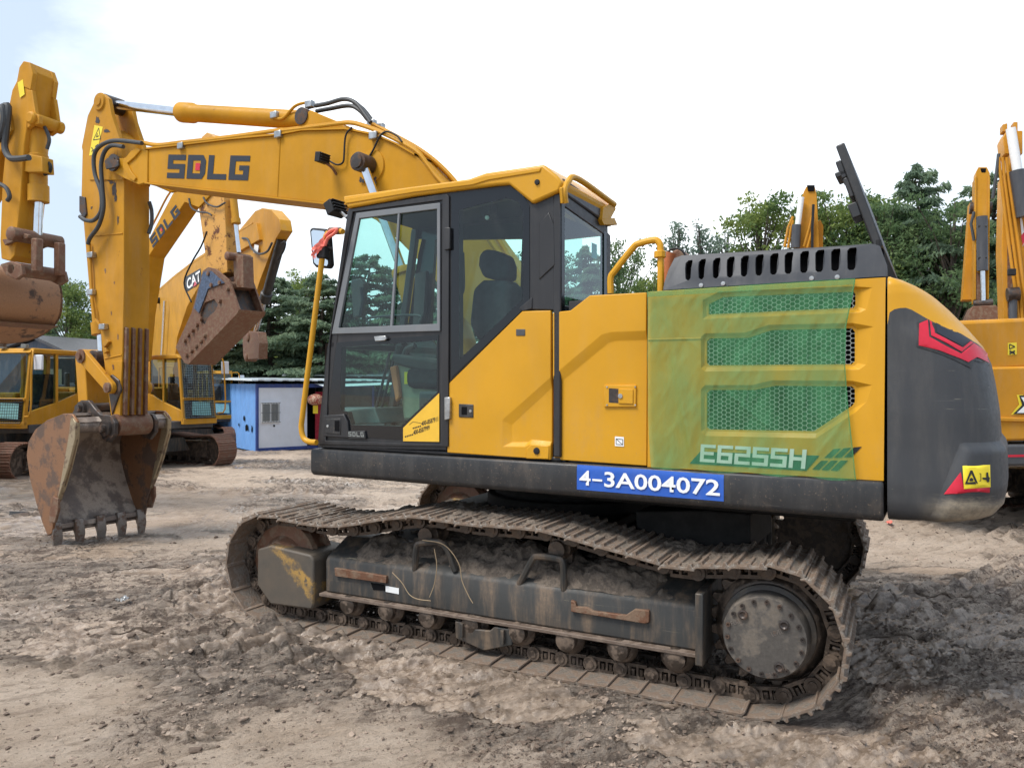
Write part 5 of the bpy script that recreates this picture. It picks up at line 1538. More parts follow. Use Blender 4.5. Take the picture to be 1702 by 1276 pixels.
for pts in ([(585, 212), (576, 222), (573, 236), (572, 256), (570, 270), (560, 274), (548, 268)], [(610, 266), (620, 250), (632, 226), (644, 219), (660, 226), (668, 236)]):
    part(MB().tube(smoothpath([S3(x, y, -BW - 0.03) for x, y in pts], 5), 0.009, 6), 'cable', 'rubber', boom)
lb_ = lamp(536, 263, -BW - 0.14, R(8), boom, 0.075)
part(MB().tube(smoothpath([S3(540, 270, -BW - 0.12), S3(552, 279, -BW - 0.06), S3(559, 290, -BW)], 4), 0.013, 6), 'lamp_arm', 'rust', boom)

# ---- arm
AW = 0.165
arm_o = [(170, 162), (182, 168), (190, 215), (206, 262), (206, 306), (206, 480), (204, 560), (201, 690), (196, 706), (186, 706), (178, 640), (170, 580), (164, 520), (152, 480), (148, 430), (141, 385), (135, 325), (138, 237), (147, 193), (157, 172)]
ao = P(arm_o, -AW)
arm_core = P([(160, 205), (186, 225), (206, 300)] + arm_o[5:], -AW)
arm = part(MB().prism(P([(137, 245), (147, 205), (172, 208), (190, 222), (206, 270), (206, 306), (206, 480), (204, 560), (201, 690), (196, 706), (186, 706), (178, 640), (170, 580), (164, 520), (152, 480), (148, 430), (141, 385), (135, 325)], -AW), -AW, AW), 'arm', 'arm_yellow', EX, 0.008)
arm['label'] = 'worn yellow arm hanging upright with scuffed paint'
ear = P([(137, 245), (147, 193), (157, 172), (164, 159), (172, 156), (181, 164), (186, 190), (200, 232), (206, 262), (206, 300), (150, 300)], -AW)
for s_ in (-1, 1):
    part(MB().prism(ear, s_*(AW + 0.012), s_*(AW - 0.045)), 'arm_ear', 'arm_yellow', arm, 0.008)
    c = S3(168, 170, -AW)
    part(MB().lathe([(0.11, 0), (0.10, 0.02), (0.055, 0.022), (0.05, 0.035), (0, 0.036)], (c.x, s_*(AW + 0.012), c.z), (0, s_, 0), 22), 'ear_pin', 'arm_yellow', arm)
# wear strips down the rear face
xw = ao[5][0]
for k in range(4):
    t = -AW + 0.035 + k * (2*AW - 0.07) / 3
    za, zb_ = HF.S(205, 545, -AW)[2], HF.S(201, 690, -AW)[2]
    xa, xb = HF.S(204, 560, -AW)[0], HF.S(201, 690, -AW)[0]
    mb = MB().prism([(xa - 0.01, za + 0.02), (xa + 0.045, za), (xb + 0.05, zb_), (xb - 0.01, zb_)], t - 0.017, t + 0.017)
    part(mb, 'wear_strip', 'rust', arm, 0.006)
part(MB().prism(P([(186, 600), (204, 600), (201, 691), (190, 691)], -AW), -AW - 0.012, -AW + 0.01), 'side_patch', 'arm_yellow', arm, 0.004)
mb = MB()
for ya_, yb_, x0_, x1_ in ((392, 388, 158, 204), (596, 590, 175, 202)):
    mb.tube([S3(x0_, ya_, -AW), S3(x1_, yb_, -AW)], 0.010, 6)
part(mb, 'weld_seam', 'arm_yellow', arm)
wst = poly_sheet('warning_sticker', quad([(148, 259), (160, 256), (171, 211), (157, 208)], -AW - 0.0145), 'yellow_label', arm)
mbs = MB()
tri = quad([(155, 233), (167, 231), (164, 213)], -AW - 0.016)
for i in range(3): line(mbs, tri[i-1], tri[i], 0.010)
for a_, b_ in (((160, 228), (162, 222)), ((160, 228), (164, 226)), ((152, 245), (156, 252)), ((158, 244), (163, 240)), ((152, 252), (160, 246))):
    line(mbs, S3(*a_, -AW - 0.016), S3(*b_, -AW - 0.016), 0.012)
mbs.build('warning_symbol', 'ink', wst, 0, fix=False)
for pts, r_ in (([(236, 238), (200, 234), (180, 236), (163, 246), (156, 262), (158, 290), (168, 320), (168, 350), (156, 366), (142, 366), (133, 360)], 0.024), ([(205, 244), (186, 242), (174, 252), (168, 275), (170, 310), (172, 345), (164, 375), (150, 395), (146, 406)], 0.024)):
    part(MB().tube(smoothpath([S3(x, y, -AW - 0.10) for x, y in pts], 5), r_, 10), 'hose', 'hose', arm)
part(MB().tube(smoothpath([S3(248, 335, 0.12), S3(252, 350, 0.16), S3(252, 372, 0.16), S3(247, 388, 0.12)], 4), 0.022, 8), 'hose', 'hose', arm)
part(MB().tube([S3(149, 405, -AW - 0.03), S3(152, 470, -AW - 0.03), S3(154, 500, -AW - 0.03), S3(158, 530, -AW - 0.03), S3(168, 543, -AW - 0.03)], 0.016, 8), 'oil_pipe', 'arm_yellow', arm)
for x, y in ((152, 424), (172, 543), (152, 486)):
    c = S3(x, y, -AW - 0.03); part(MB().box((c.x - 0.055, c.y - 0.03, c.z - 0.035), (c.x + 0.055, c.y + 0.03, c.z + 0.035)), 'pipe_clamp', 'zinc', arm, 0.008)
part(MB().prism(P([(175, 572), (182, 564), (186, 568), (178, 578)], -AW), -AW - 0.04, -AW), 'lug', 'arm_yellow', arm, 0.006)
part(MB().prism(P([(176, 582), (180, 578), (183, 584), (178, 588)], -AW), -AW - 0.04, -AW), 'lug', 'arm_yellow', arm, 0.006)
part(MB().prism(P([(134, 326), (143, 328), (146, 356), (141, 364), (134, 352)], -AW), -AW - 0.02, AW + 0.02), 'cylinder_lug', 'pin', arm, 0.008)

# grease and wear marks by the pins
rg_ = random.Random(21)
def blotch(cx_, cy_, rx_, ry_, t, mat, parent, name='grease_stain'):
    pts = []
    for k in range(16):
        a_ = 2*math.pi*k/16; r_ = rg_.uniform(0.45, 1.1)
        pts.append(S3(cx_ + rx_*r_*math.cos(a_), cy_ + ry_*r_*math.sin(a_), t))
    return poly_sheet(name, pts, mat, parent)
for a_ in ((190, 312, 5, 16), (184, 300, 7, 6), (192, 330, 3, 9), (196, 365, 2, 9), (162, 200, 5, 7), (178, 218, 6, 3), (152, 345, 2, 3)):
    blotch(*a_, -AW - 0.0145 if a_[1] < 300 else -AW - 0.002, 'pin', arm)
for a_ in ((175, 450, 1.6, 5), (190, 470, 1.2, 3), (160, 425, 1.5, 1.2), (185, 520, 1.5, 4), (196, 560, 1.4, 6), (188, 610, 2, 6), (192, 655, 2.5, 10)):
    blotch(*a_, -AW - (0.0145 if a_[1] > 600 else 0.002), 'rust', arm, 'rust_chip')
for a_ in ((620, 300, 8, 14), (600, 300, 5, 6)):
    blotch(*a_, -BW - 0.018, 'pin', boom)

# ---- bucket cylinder, rocker, link and bucket
b0, b1, b2 = S3(150, 345, 0), S3(168, 556, 0), S3(170, 596, 0)
bcy = part(MB().lathe([(0.05, 0), (0.085, 0.02), (0.085, (b1 - b0).length - 0.16), (0.105, (b1 - b0).length - 0.15), (0.105, (b1 - b0).length)], b0, b1 - b0, 22), 'bucket_cylinder', 'arm_yellow', EX)
part(MB().tube([b1, b2], 0.05, 16), 'rod', 'chrome', bcy)
part(MB().lathe([(0.05, -0.14), (0.10, -0.13), (0.10, 0.13), (0.05, 0.14)], b2, (0, 1, 0), 20), 'rod_eye', 'pin', bcy)
def bar_link(a, b, r0, r1, t0, t1):
    a, b = Vector((a[0], a[2])), Vector((b[0], b[2])); d = (b - a).normalized(); n_ = Vector((-d.y, d.x))
    pts = []
    for k in range(9):
        an = math.pi/2 + math.pi*k/8; pts.append(a + (d*math.cos(an) + n_*math.sin(an))*r0)
    for k in range(9):
        an = -math.pi/2 + math.pi*k/8; pts.append(b + (d*math.cos(an) + n_*math.sin(an))*r1)
    return MB().prism([(p.x, p.y) for p in pts], t0, t1)
pa_, pb_, pc_ = S3(138, 592, -0.24), S3(183, 644, -0.24), S3(143, 678, -0.24)
rk = None
for s_ in (-1, 1):
    o = part(bar_link(pa_, pb_, 0.085, 0.075, s_*0.26, s_*0.20), 'rocker_link', 'arm_yellow', EX, 0.008)
    part(MB().lathe([(0.085, 0), (0.085, 0.02), (0.045, 0.022), (0.045, 0.05), (0, 0.05)], (pa_.x, s_*0.26, pa_.z), (0, s_, 0), 18), 'pin', 'rust', o)
    part(MB().lathe([(0.06, 0), (0.06, 0.03), (0.03, 0.032), (0, 0.05)], (pb_.x, s_*0.26, pb_.z), (0, s_, 0), 18), 'pin', 'rust', o)
part(MB().prism(P([(178, 628), (186, 622), (198, 632), (201, 648), (194, 668), (186, 690), (182, 660)], -0.19), -0.195, -AW), 'link_boss', 'pin', arm, 0.01)
hl = part(bar_link(S3(152, 594, 0), S3(158, 680, 0), 0.10, 0.10, -0.15, 0.15), 'bucket_link', 'arm_yellow', EX, 0.01)
part(MB().lathe([(0.06, -0.26), (0.06, 0.26)], (pc_.x, 0, pc_.z), (0, 1, 0), 18), 'link_pin', 'pin', hl)

HB = 0.60
bpoly = [(106, 687), (120, 688), (128, 700), (127, 730), (116, 775), (106, 808), (98, 830), (92, 850), (86, 886), (79, 890), (70, 868), (60, 836), (50, 798), (44, 757), (47, 734), (58, 714), (78, 698)]
bs = P(bpoly, -HB)
# the shell follows the back of the side plate, from the lip up to the top
back = P([(80, 888), (70, 868), (60, 836), (50, 798), (44, 757), (47, 734), (58, 714), (78, 698), (106, 687)], -HB)
backs = [(p.x, p.y) for p in [Vector((q_.x, q_.y)) for q_ in smoothpath([Vector((x, z, 0)) for x, z in back], 4)]]
inn = []
for i, p in enumerate(backs):
    a_ = Vector(backs[max(0, i-1)]); b_ = Vector(backs[min(len(backs)-1, i+1)]); d_ = (b_ - a_).normalized()
    n_ = Vector((d_.y, -d_.x))
    inn.append((p[0] + n_.x*0.03, p[1] + n_.y*0.03))
mb = MB(); nb = len(backs)
for tt in (-HB + 0.02, HB - 0.02):
    mb.add([(x, tt, z) for x, z in backs] + [(x, tt, z) for x, z in inn], [])
vb = mb.v; fs = []
for i in range(nb - 1):
    fs += [(i, i+1, 2*nb+i+1, 2*nb+i), (nb+i, 3*nb+i, 3*nb+i+1, nb+i+1)]
fs += [(0, 2*nb, 3*nb, nb), (nb-1, 2*nb-1, 4*nb-1, 3*nb-1)]
mb.f = fs
bk = part(mb, 'bucket', 'bucket_in', EX)
bk['label'] = 'rusty digging bucket with five worn teeth'
for s_ in (-1, 1):
    part(MB().prism(bs, s_*HB, s_*(HB - 0.028)), 'side_plate', 'bucket_out', bk, 0.006)
    edge = P([(120, 690), (128, 702), (127, 730), (116, 775), (106, 808), (97, 833), (110, 760), (117, 720)], -HB)
    part(MB().prism(edge, s_*(HB + 0.018), s_*(HB - 0.04)), 'edge_bar', 'edge_steel', bk, 0.008)
    cutp = P([(92, 824), (100, 828), (101, 846), (95, 868), (86, 868), (86, 850)], -HB)
    part(MB().prism(cutp, s_*(HB + 0.03), s_*(HB + 0.0)), 'side_cutter', 'rust', bk, 0.008)
xt = [HF.S(118, 703, -HB), HF.S(100, 700, -HB)]
ctop = S3(118, 708, -HB)
part(MB().lathe([(0.085, -HB + 0.02), (0.085, HB - 0.02)], (ctop.x, 0, ctop.z), (0, 1, 0), 22), 'torsion_tube', 'bucket_in', bk)
part(MB().prism([(ctop.x - 0.30, ctop.z + 0.03), (ctop.x + 0.02, ctop.z + 0.10), (ctop.x + 0.10, ctop.z + 0.04), (ctop.x - 0.25, ctop.z - 0.06)], -HB + 0.02, HB - 0.02), 'top_plate', 'bucket_in', bk, 0.01)
hp = P([(133, 672), (140, 665), (153, 665), (163, 678), (172, 688), (190, 690), (197, 702), (196, 722), (186, 735), (176, 730), (170, 705), (150, 690), (128, 706), (118, 712), (122, 694)], -0.24)
for s_ in (-1, 1):
    part(MB().prism(hp, s_*0.285, s_*0.235), 'hinge_plate', 'pin', bk, 0.01)
    for x, y in ((183, 711), (143, 678)):
        c = S3(x, y, -0.24)
        part(MB().lathe([(0.105 if x > 150 else 0.085, 0), (0.10 if x > 150 else 0.08, 0.03), (0.05, 0.032), (0.045, 0.07), (0, 0.072)], (c.x, s_*0.285, c.z), (0, s_, 0), 20), 'hinge_pin', 'pin', bk)
c = S3(196, 706, -AW)
part(MB().lathe([(0.10, -AW - 0.05), (0.13, -AW - 0.04), (0.13, AW + 0.04), (0.10, AW + 0.05)], (c.x, 0, c.z), (0, 1, 0), 24), 'arm_tip', 'rust', arm)
lip = S3(83, 880, -HB)
for k in range(5):
    t = -HB + 0.06 + k * (2*HB - 0.12)/4
    base = Vector((lip.x, t, lip.z))
    mb = MB()
    prof_t = [(-0.030, 0.075), (0.030, 0.085), (0.055, 0.0), (0.060, -0.10), (0.050, -0.25), (0.025, -0.275), (-0.005, -0.12), (-0.045, 0.0)]
    for yy0, yy1 in ((-0.05, 0.05),):
        n_ = len(prof_t)
        vs_ = []
        for sgn in (-1, 1):
            for x, z in prof_t:
                w_ = 0.054 if z > -0.01 else (0.062 if z > -0.11 else 0.040)
                vs_.append((base.x + x, t + sgn*w_, base.z + z))
        mb.add(vs_, [tuple(range(n_-1, -1, -1)), tuple(range(n_, 2*n_))] + [(i, (i+1) % n_, n_+(i+1) % n_, n_+i) for i in range(n_)])
    part(mb, 'tooth', 'tooth', bk, 0.008)
part(MB().box((lip.x - 0.012, -HB + 0.02, lip.z - 0.01), (lip.x + 0.014, HB - 0.02, lip.z + 0.05)), 'cutting_edge', 'bucket_in', bk, 0.006)

# dried mud lying on the track frame
def mud_heap(u, v):
    x = -1.2 + u * 2.5; t = -1.44 + v * 0.42
    zs = 0.50 + (t + 1.44) * 0.5 if t < -1.22 else 0.61
    n1 = float(fbm(np.array([x*5.0]), np.array([t*7.0]), 401, 4)[0]); n2 = float(fbm(np.array([x*22.0]), np.array([t*22.0]), 411, 4)[0])
    big = float(fbm(np.array([x*1.6 + 4]), np.array([t*2.0]), 421, 3)[0])
    edge = min(1, u*14, (1-u)*14) * min(1, v*6 + 0.15)
    h = (0.015 + 0.16 * max(0, big - 0.36) + 0.09*(n1 - 0.4) + 0.06*(n2 - 0.5)) * edge
    return Vector((x, t, zs + h - 0.012))
mh = MB().grid(mud_heap, 240, 40).build('caked_mud', 'dirt', None, 60, fix=False)
mb_ = MB()
run = [(q, t) for q, t in BELT if q.y > 0.6 and -2.0 < q.x < 2.0]
run.sort(key=lambda a: a[0].x)
def belt_mud(u, v):
    f = u * (len(run) - 1); i = min(int(f), len(run) - 2); q = run[i][0].lerp(run[i+1][0], f - i)
    t = -1.585 + v * 0.57
    a = float(fbm(np.array([q.x*9.0]), np.array([t*9.0]), 431, 4)[0]); c_ = float(fbm(np.array([q.x*2.1]), np.array([t*3.0]), 441, 3)[0]); d_ = float(fbm(np.array([q.x*40.0]), np.array([t*40.0]), 451, 3)[0])
    e_ = min(1, v*12 + 0.2, (1 - v)*12)
    return Vector((q.x, t, q.y - 0.005 + (0.085*(a - 0.42) + 0.05*(c_ - 0.42) + 0.022*(d_ - 0.5)) * e_))
bm_ = MB().grid(belt_mud, 420, 64).build('belt_mud', 'dirt', None, 60, fix=False)
bm_.location = (MC.x, MC.y, 0); bm_.rotation_euler = (0, 0, UF.rz)
tag(bm_, 'dried mud stuck between the grousers on top of the near crawler belt', kind='stuff')
mh.location = (MC.x, MC.y, 0); mh.rotation_euler = (0, 0, UF.rz)
tag(mh, 'caked mud lying along the top of the crawler frame', kind='stuff')

# a few dry roots caught on the crawler frame
for pts in ([(702, 897), (738, 905), (762, 935), (768, 965), (779, 990), (786, 1002)], [(722, 912), (726, 940), (722, 970), (714, 992)], [(652, 951), (668, 968), (680, 987), (694, 995), (716, 998)]):
    o = MB().tube(smoothpath([UF.S(x, y, -1.49) for x, y in pts], 5), 0.0032, 5).build('dry_root', M.setdefault('root', flat('dry_root', (0.34, 0.25, 0.15), 0.8)), None, 40)
    o.location = (MC.x, MC.y, 0); o.rotation_euler = (0, 0, UF.rz)
    tag(o, {702: 'long dry root hanging down from the front carrier roller over the crawler frame', 722: 'short dry root hanging inside the front step hoop', 652: 'curled dry root lying beside the white label on the crawler frame'}[pts[0][0]], 'root')
# coral ribbon tied to the handrail clamp
mb = MB()
rr_ = random.Random(8)
for k in range(7):
    a_ = S3(541 + rr_.uniform(-2, 2), 400 + rr_.uniform(-10, 8), TR - 0.03)
    e = S3(519 + rr_.uniform(-3, 7), 418 + rr_.uniform(-4, 12), TR - 0.05 + rr_.uniform(-0.03, 0.02))
    mid_ = a_.lerp(e, 0.5) + Vector((0, rr_.uniform(-0.02, 0.02), rr_.uniform(0.0, 0.03)))
    pth = smoothpath([a_, mid_, e], 4); w_ = rr_.uniform(0.008, 0.014)
    vs_ = []
    for i, p_ in enumerate(pth):
        sw = math.sin(i*1.3 + k) * 0.006
        vs_ += [p_ + Vector((0, sw, w_)), p_ - Vector((0, sw, w_))]
    mb.add(vs_, [(2*i, 2*i+1, 2*i+3, 2*i+2) for i in range(len(pth)-1)])
mb.tube(smoothpath([S3(x, y, TR - 0.028) for x, y in ((541, 392), (550, 384), (560, 381), (556, 388), (545, 396), (540, 408))], 4), 0.012, 6)
rb = mb.build('ribbon', 'ribbon', None, 60, fix=False)
rb.location = (MC.x, MC.y, 0); rb.rotation_euler = (0, 0, HF.rz)
tag(rb, 'frayed coral ribbon tied round the handrail by the cab mirror', 'ribbon')

# ================================================================== other machines in the yard
def gz(x, y): return float(ground_base(y))

def sprocket_path(sh, L0, L1, rad):
    pts = [Vector((L0, 0.0)), Vector((L1, 0.0))]
    for a in range(-75, 90, 20): pts.append(Vector((L1 + rad*math.cos(R(a)), rad + rad*math.sin(R(a)))))
    for k in range(1, 8):
        f = k/8; pts.append(Vector((L1 + (L0 - L1)*f, 2*rad - 0.06*math.sin(f*math.pi*2)**2)))
    for a in range(90, 270, 20): pts.append(Vector((L0 + rad*math.cos(R(a)), rad + rad*math.sin(R(a)))))
    seg = [(pts[(i+1) % len(pts)] - pts[i]).length for i in range(len(pts))]
    L = sum(seg); n = round(L / sh); out = []; i = 0; acc = 0
    for k in range(n):
        d = (k + 0.3)*L/n
        while acc + seg[i] < d: acc += seg[i]; i += 1
        out.append(pts[i].lerp(pts[(i+1) % len(pts)], (d-acc)/seg[i]))
    res = []
    for k in range(n):
        t = (out[(k+1) % n] - out[k-1]).normalized(); res.append((out[k], t))
    return res

BG_SHOE = None
def bg_tracks(root, mat='rust', gauge=1.25, L=1.75, rad=0.42, width=0.30, turn=0.0, shoes=True):
    global BG_SHOE
    path = sprocket_path(0.2, -L, L, rad)
    for side in (-1, 1):
        y = side*gauge
        mb = MB().prism([(-L + 0.15, 0.22), (L - 0.35, 0.22), (L - 0.35, 0.60), (-L + 0.25, 0.66)], y - 0.2, y + 0.2)
        mb.lathe([(0.33, -0.10), (0.36, 0), (0.33, 0.10)], (-L, y, rad), (0, 1, 0), 20)
        mb.lathe([(0.33, -0.08), (0.34, 0), (0.33, 0.08)], (L, y, rad), (0, 1, 0), 20)
        mb.lathe([(0.22, -0.27), (0.24, 0.27)], (L, y, rad), (0, 1, 0), 20)
        for k in range(7): mb.lathe([(0.08, -0.2), (0.10, 0), (0.08, 0.2)], (-L + 0.6 + k*0.38, y, 0.16), (0, 1, 0), 10)
        for (q, t), (q2, t2) in zip(path, path[1:] + path[:1]):
            nrm = Vector((t.y, -t.x))
            a, b = q - nrm*0.10, q - nrm*0.012
            d = t*0.115
            for s_ in (-0.09, 0.09):
                mb.prism([(a - d)[:], (a + d)[:], (b + d)[:], (b - d)[:]], y + s_ - 0.02, y + s_ + 0.02)
        tr = mb.build('crawler_track', 'link', root, 30)
        tr.rotation_euler = (0, 0, turn)
        for q, t in path:
            nrm = Vector((t.y, -t.x))
            m = Matrix(((t.x, 0, nrm.x, q.x), (0, 1, 0, y), (t.y, 0, nrm.y, q.y), (0, 0, 0, 1)))
            if BG_SHOE is None:
                BG_SHOE = shoe_mb().build('track_shoe', mud_metal('rusty_shoe', (0.20, 0.10, 0.065), (0.22, 0.14, 0.10), 0.5, 0.7, 0.2, 0.4, 8), tr, 30)
                BG_SHOE.matrix_local = m
            else:
                dup(BG_SHOE, tr, m)
    o = MB().prism([(-0.9, 0.42), (0.9, 0.42), (0.7, 0.78), (-0.7, 0.78)], -1.05, 1.05, 'x').lathe([(0.65, 0.75), (0.65, 1.05)], (0, 0, 0), (0, 0, 1), 28).build('centre_frame', 'frame_grey', root, 30)
    o.rotation_euler = (0, 0, turn)

def bg_cab(root, mat, x0=-1.62, x1=0.25, y0=-1.42, y1=-0.45, zb=1.25, zt=2.98, guard=True, paper=True, rails=True):
    lean = 0.22
    cab_ = MB()
    def post(xa, xb, ya, yb):
        cab_.add([(xa, ya, zb), (xb, ya, zb), (xb, yb, zb), (xa, yb, zb), (xa + (lean if xa < -1 else 0), ya, zt), (xb + (lean if xa < -1 else 0), ya, zt), (xb + (lean if xa < -1 else 0), yb, zt), (xa + (lean if xa < -1 else 0), yb, zt)],
                 [(0,3,2,1),(4,5,6,7),(0,1,5,4),(1,2,6,5),(2,3,7,6),(3,0,4,7)])
    for ya, yb in ((y0, y0 + 0.08), (y1 - 0.08, y1)):
        post(x0, x0 + 0.09, ya, yb); post(x1 - 0.14, x1, ya, yb)
        cab_.box((-0.62, ya + 0.001, zb), (-0.54, yb - 0.001, zt - 0.01))
        cab_.prism([(x0 + 0.02, zb), (x1, zb), (x1, zb + 0.75), (-0.6, zb + 0.5), (x0 + 0.09, zb + 0.28)], ya + 0.003, yb - 0.003)
    c = cab_.build('cab', mat, root, 30, 0.012)
    MB().prism([(x0 + lean - 0.06, zt - 0.05), (x1 + 0.04, zt - 0.05), (x1 + 0.04, zt + 0.06), (x0 + lean + 0.1, zt + 0.07)], y0 - 0.02, y1 + 0.02).build('cab_roof', mat, c, 30, 0.03)
    f0, f1 = x0 + 0.01, x0 + lean + 0.01
    def fx(z): return x0 + lean*(z - zb)/(zt - zb) - 0.004
    poly_sheet('windscreen', [Vector((fx(z), y, z)) for y, z in ((y0 + 0.05, zb + 0.62), (y1 - 0.05, zb + 0.62), (y1 - 0.05, zt - 0.06), (y0 + 0.05, zt - 0.06))], 'bg_glass', c)
    poly_sheet('window', [Vector((fx(z), y, z)) for y, z in ((y0 + 0.05, zb + 0.08), (y1 - 0.05, zb + 0.08), (y1 - 0.05, zb + 0.60), (y0 + 0.05, zb + 0.60))], 'bg_glass', c)
    for y in (y0 + 0.02, y1 - 0.02):
        poly_sheet('window', [Vector((x0 + 0.10, y, zb + 0.3)), Vector((-0.58, y, zb + 0.55)), Vector((-0.58, y, zt - 0.06)), Vector((x0 + lean + 0.05, y, zt - 0.06))], 'bg_glass', c)
        poly_sheet('window', [Vector((-0.56, y, zb + 0.5)), Vector((x1 - 0.12, y, zb + 0.75)), Vector((x1 - 0.12, y, zt - 0.06)), Vector((-0.56, y, zt - 0.06))], 'bg_glass', c)
    MB().box((x0 - 0.01, y0, zb - 0.08), (x0 + 0.12, y1, zb + 0.07)).build('front_sill', mat, c, 30, 0.01)
    MB().box((x0 + 0.04, y0 + 0.02, zb + 0.56), (x0 + 0.09, y1 - 0.02, zb + 0.63)).build('cross_bar', mat, c, 30, 0.01)
    MB().box((-1.1, y0 + 0.2, zb), (-0.3, y1 - 0.2, zb + 0.55)).box((-0.55, y0 + 0.22, zb + 0.5), (-0.4, y1 - 0.22, zb + 1.2)).build('seat', 'fabric', c, 30, 0.04)
    if guard:
        mb = MB()
        zlo, zhi = guard
        nv, nh = 14, 16
        for k in range(nv + 1):
            y = y0 + 0.05 + (y1 - y0 - 0.1)*k/nv
            mb.tube([(fx(zlo) - 0.05, y, zlo), (fx(zhi) - 0.05, y, zhi)], 0.005, 4)
        nh = max(4, int((zhi - zlo)/0.065))
        for k in range(nh + 1):
            z = zlo + (zhi - zlo)*k/nh
            mb.tube([(fx(z) - 0.05, y0 + 0.05, z), (fx(z) - 0.05, y1 - 0.05, z)], 0.005 if 0 < k < nh else 0.014, 4)
        mb.build('mesh_guard', 'rubber', c, 0, fix=False)
    if paper:
        z = zb + 0.14
        poly_sheet('paper_sheet', [Vector((fx(z) - 0.008, y0 + 0.16, z)), Vector((fx(z) - 0.008, y0 + 0.72, z + 0.03)), Vector((fx(z + 0.4) - 0.008, y0 + 0.68, z + 0.38)), Vector((fx(z + 0.4) - 0.008, y0 + 0.18, z + 0.36))], 'pale_sheet', c)
        mb = MB()
        for k in range(5):
            zz = z + 0.07 + k*0.06
            mb.add([(fx(zz) - 0.011, y0 + 0.20, zz), (fx(zz) - 0.011, y0 + 0.64, zz + 0.015), (fx(zz) - 0.011, y0 + 0.64, zz + 0.022), (fx(zz) - 0.011, y0 + 0.20, zz + 0.007)], [(0,1,2,3)])
    MB().tube(smoothpath([(x0 + lean, y0 - 0.02, zt), (x0 + 0.05, y0 - 0.20, zt - 0.03), (x0 - 0.02, y0 - 0.22, zt - 0.5), (x0 - 0.05, y0 - 0.22, zb + 0.3), (x0, y0 - 0.02, zb + 0.2)], 3), 0.02, 8).build('handrail', mat, c)
    MB().box((x0 + 0.06, y0 - 0.42, zt - 0.45), (x0 + 0.12, y0 - 0.20, zt - 0.10)).build('mirror', 'white_paint', c, 30, 0.02)
    MB().box((x0 + lean - 0.02, y0 + 0.12, zt + 0.06), (x0 + lean + 0.08, y0 + 0.26, zt + 0.16)).build('roof_lamp', 'int_grey', c, 30, 0.01)
    MB().box((x0 + lean - 0.02, y1 - 0.26, zt + 0.06), (x0 + lean + 0.08, y1 - 0.12, zt + 0.16)).build('roof_lamp', 'int_grey', c, 30, 0.01)
    return c

def bg_house(root, mat, L=2.6, hood=2.15, w=1.42, dark='grey_black'):
    b = MB().box((-1.45, -w, 1.05), (L - 0.45, w, 1.26)).build('deck_frame', dark, root, 30, 0.03)
    MB().box((0.35, -w + 0.01, 1.262), (L - 0.5, -0.6, hood)).build('side_panel', mat, root, 30, 0.04)
    MB().box((-1.2, 0.5, 1.262), (0.3, w - 0.01, 1.85)).box((0.3, 0.52, 1.264), (L - 0.5, w - 0.012, hood - 0.02)).build('side_panel', mat, root, 30, 0.04)
    MB().box((0.4, -0.6, 1.262), (L - 0.5, 0.52, hood + 0.12)).build('engine_hood', mat, root, 30, 0.06)
    n = 24
    pl = [(L - 0.49, -w), (L - 0.15, -w)] + [(L - 0.15 + 0.45*math.sin(k/n*math.pi), -w + 2*w*(k/n)) for k in range(1, n)] + [(L - 0.15, w), (L - 0.49, w)]
    MB().prism(pl, 1.02, hood + 0.08, 'z').build('counterweight', dark, root, 30, 0.06)
    MB().tube(smoothpath([(0.5, -w + 0.08, hood), (0.5, -w + 0.08, hood + 0.5), (0.6, -w + 0.08, hood + 0.6), (1.2, -w + 0.08, hood + 0.6), (1.3, -w + 0.08, hood + 0.5), (1.3, -w + 0.08, hood)], 3), 0.022, 8).build('deck_handrail', mat, root)
    MB().lathe([(0.07, 0), (0.07, 0.4), (0.05, 0.42)], (1.6, 0.1, hood + 0.1), (0, 0, 1), 14).build('exhaust_pipe', 'black', root)

def machine(name, C, fwd, label, group=None):
    z0 = gz(*C)
    F = Frame(C, fwd, z0)
    root = empty(name, (C[0], C[1], z0), F.rz)
    tag(root, label, 'excavator', group)
    return F, root

def slab(F, root, name, px, t, half, mat, bev=0.012, sub=None, label=None):
    """box section traced on its side plane, then given its full width"""
    o = MB().prism(F.sz(px, t), -half, half).build(name, mat, sub or root, 30, bev)
    if label: o['label'] = label
    return o
def rod(F, root, name, a, b, t, r, mat, n=16):
    return MB().tube([F.S(*a, t), F.S(*b, t)], r, n).build(name, mat, root)
def boss(F, root, name, p, t, r, half, mat):
    c = F.S(*p, t)
    return MB().lathe([(r*0.7, -half), (r, -half + 0.02), (r, half - 0.02), (r*0.7, half)], (c[0], 0, c[2]), (0, 1, 0), 20).build(name, mat, root)
def hose_(F, root, pts, t, r, mat='hose', name='hose'):
    return MB().tube(smoothpath([F.S(x, y, t) for x, y in pts], 4), r, 8).build(name, mat, root)

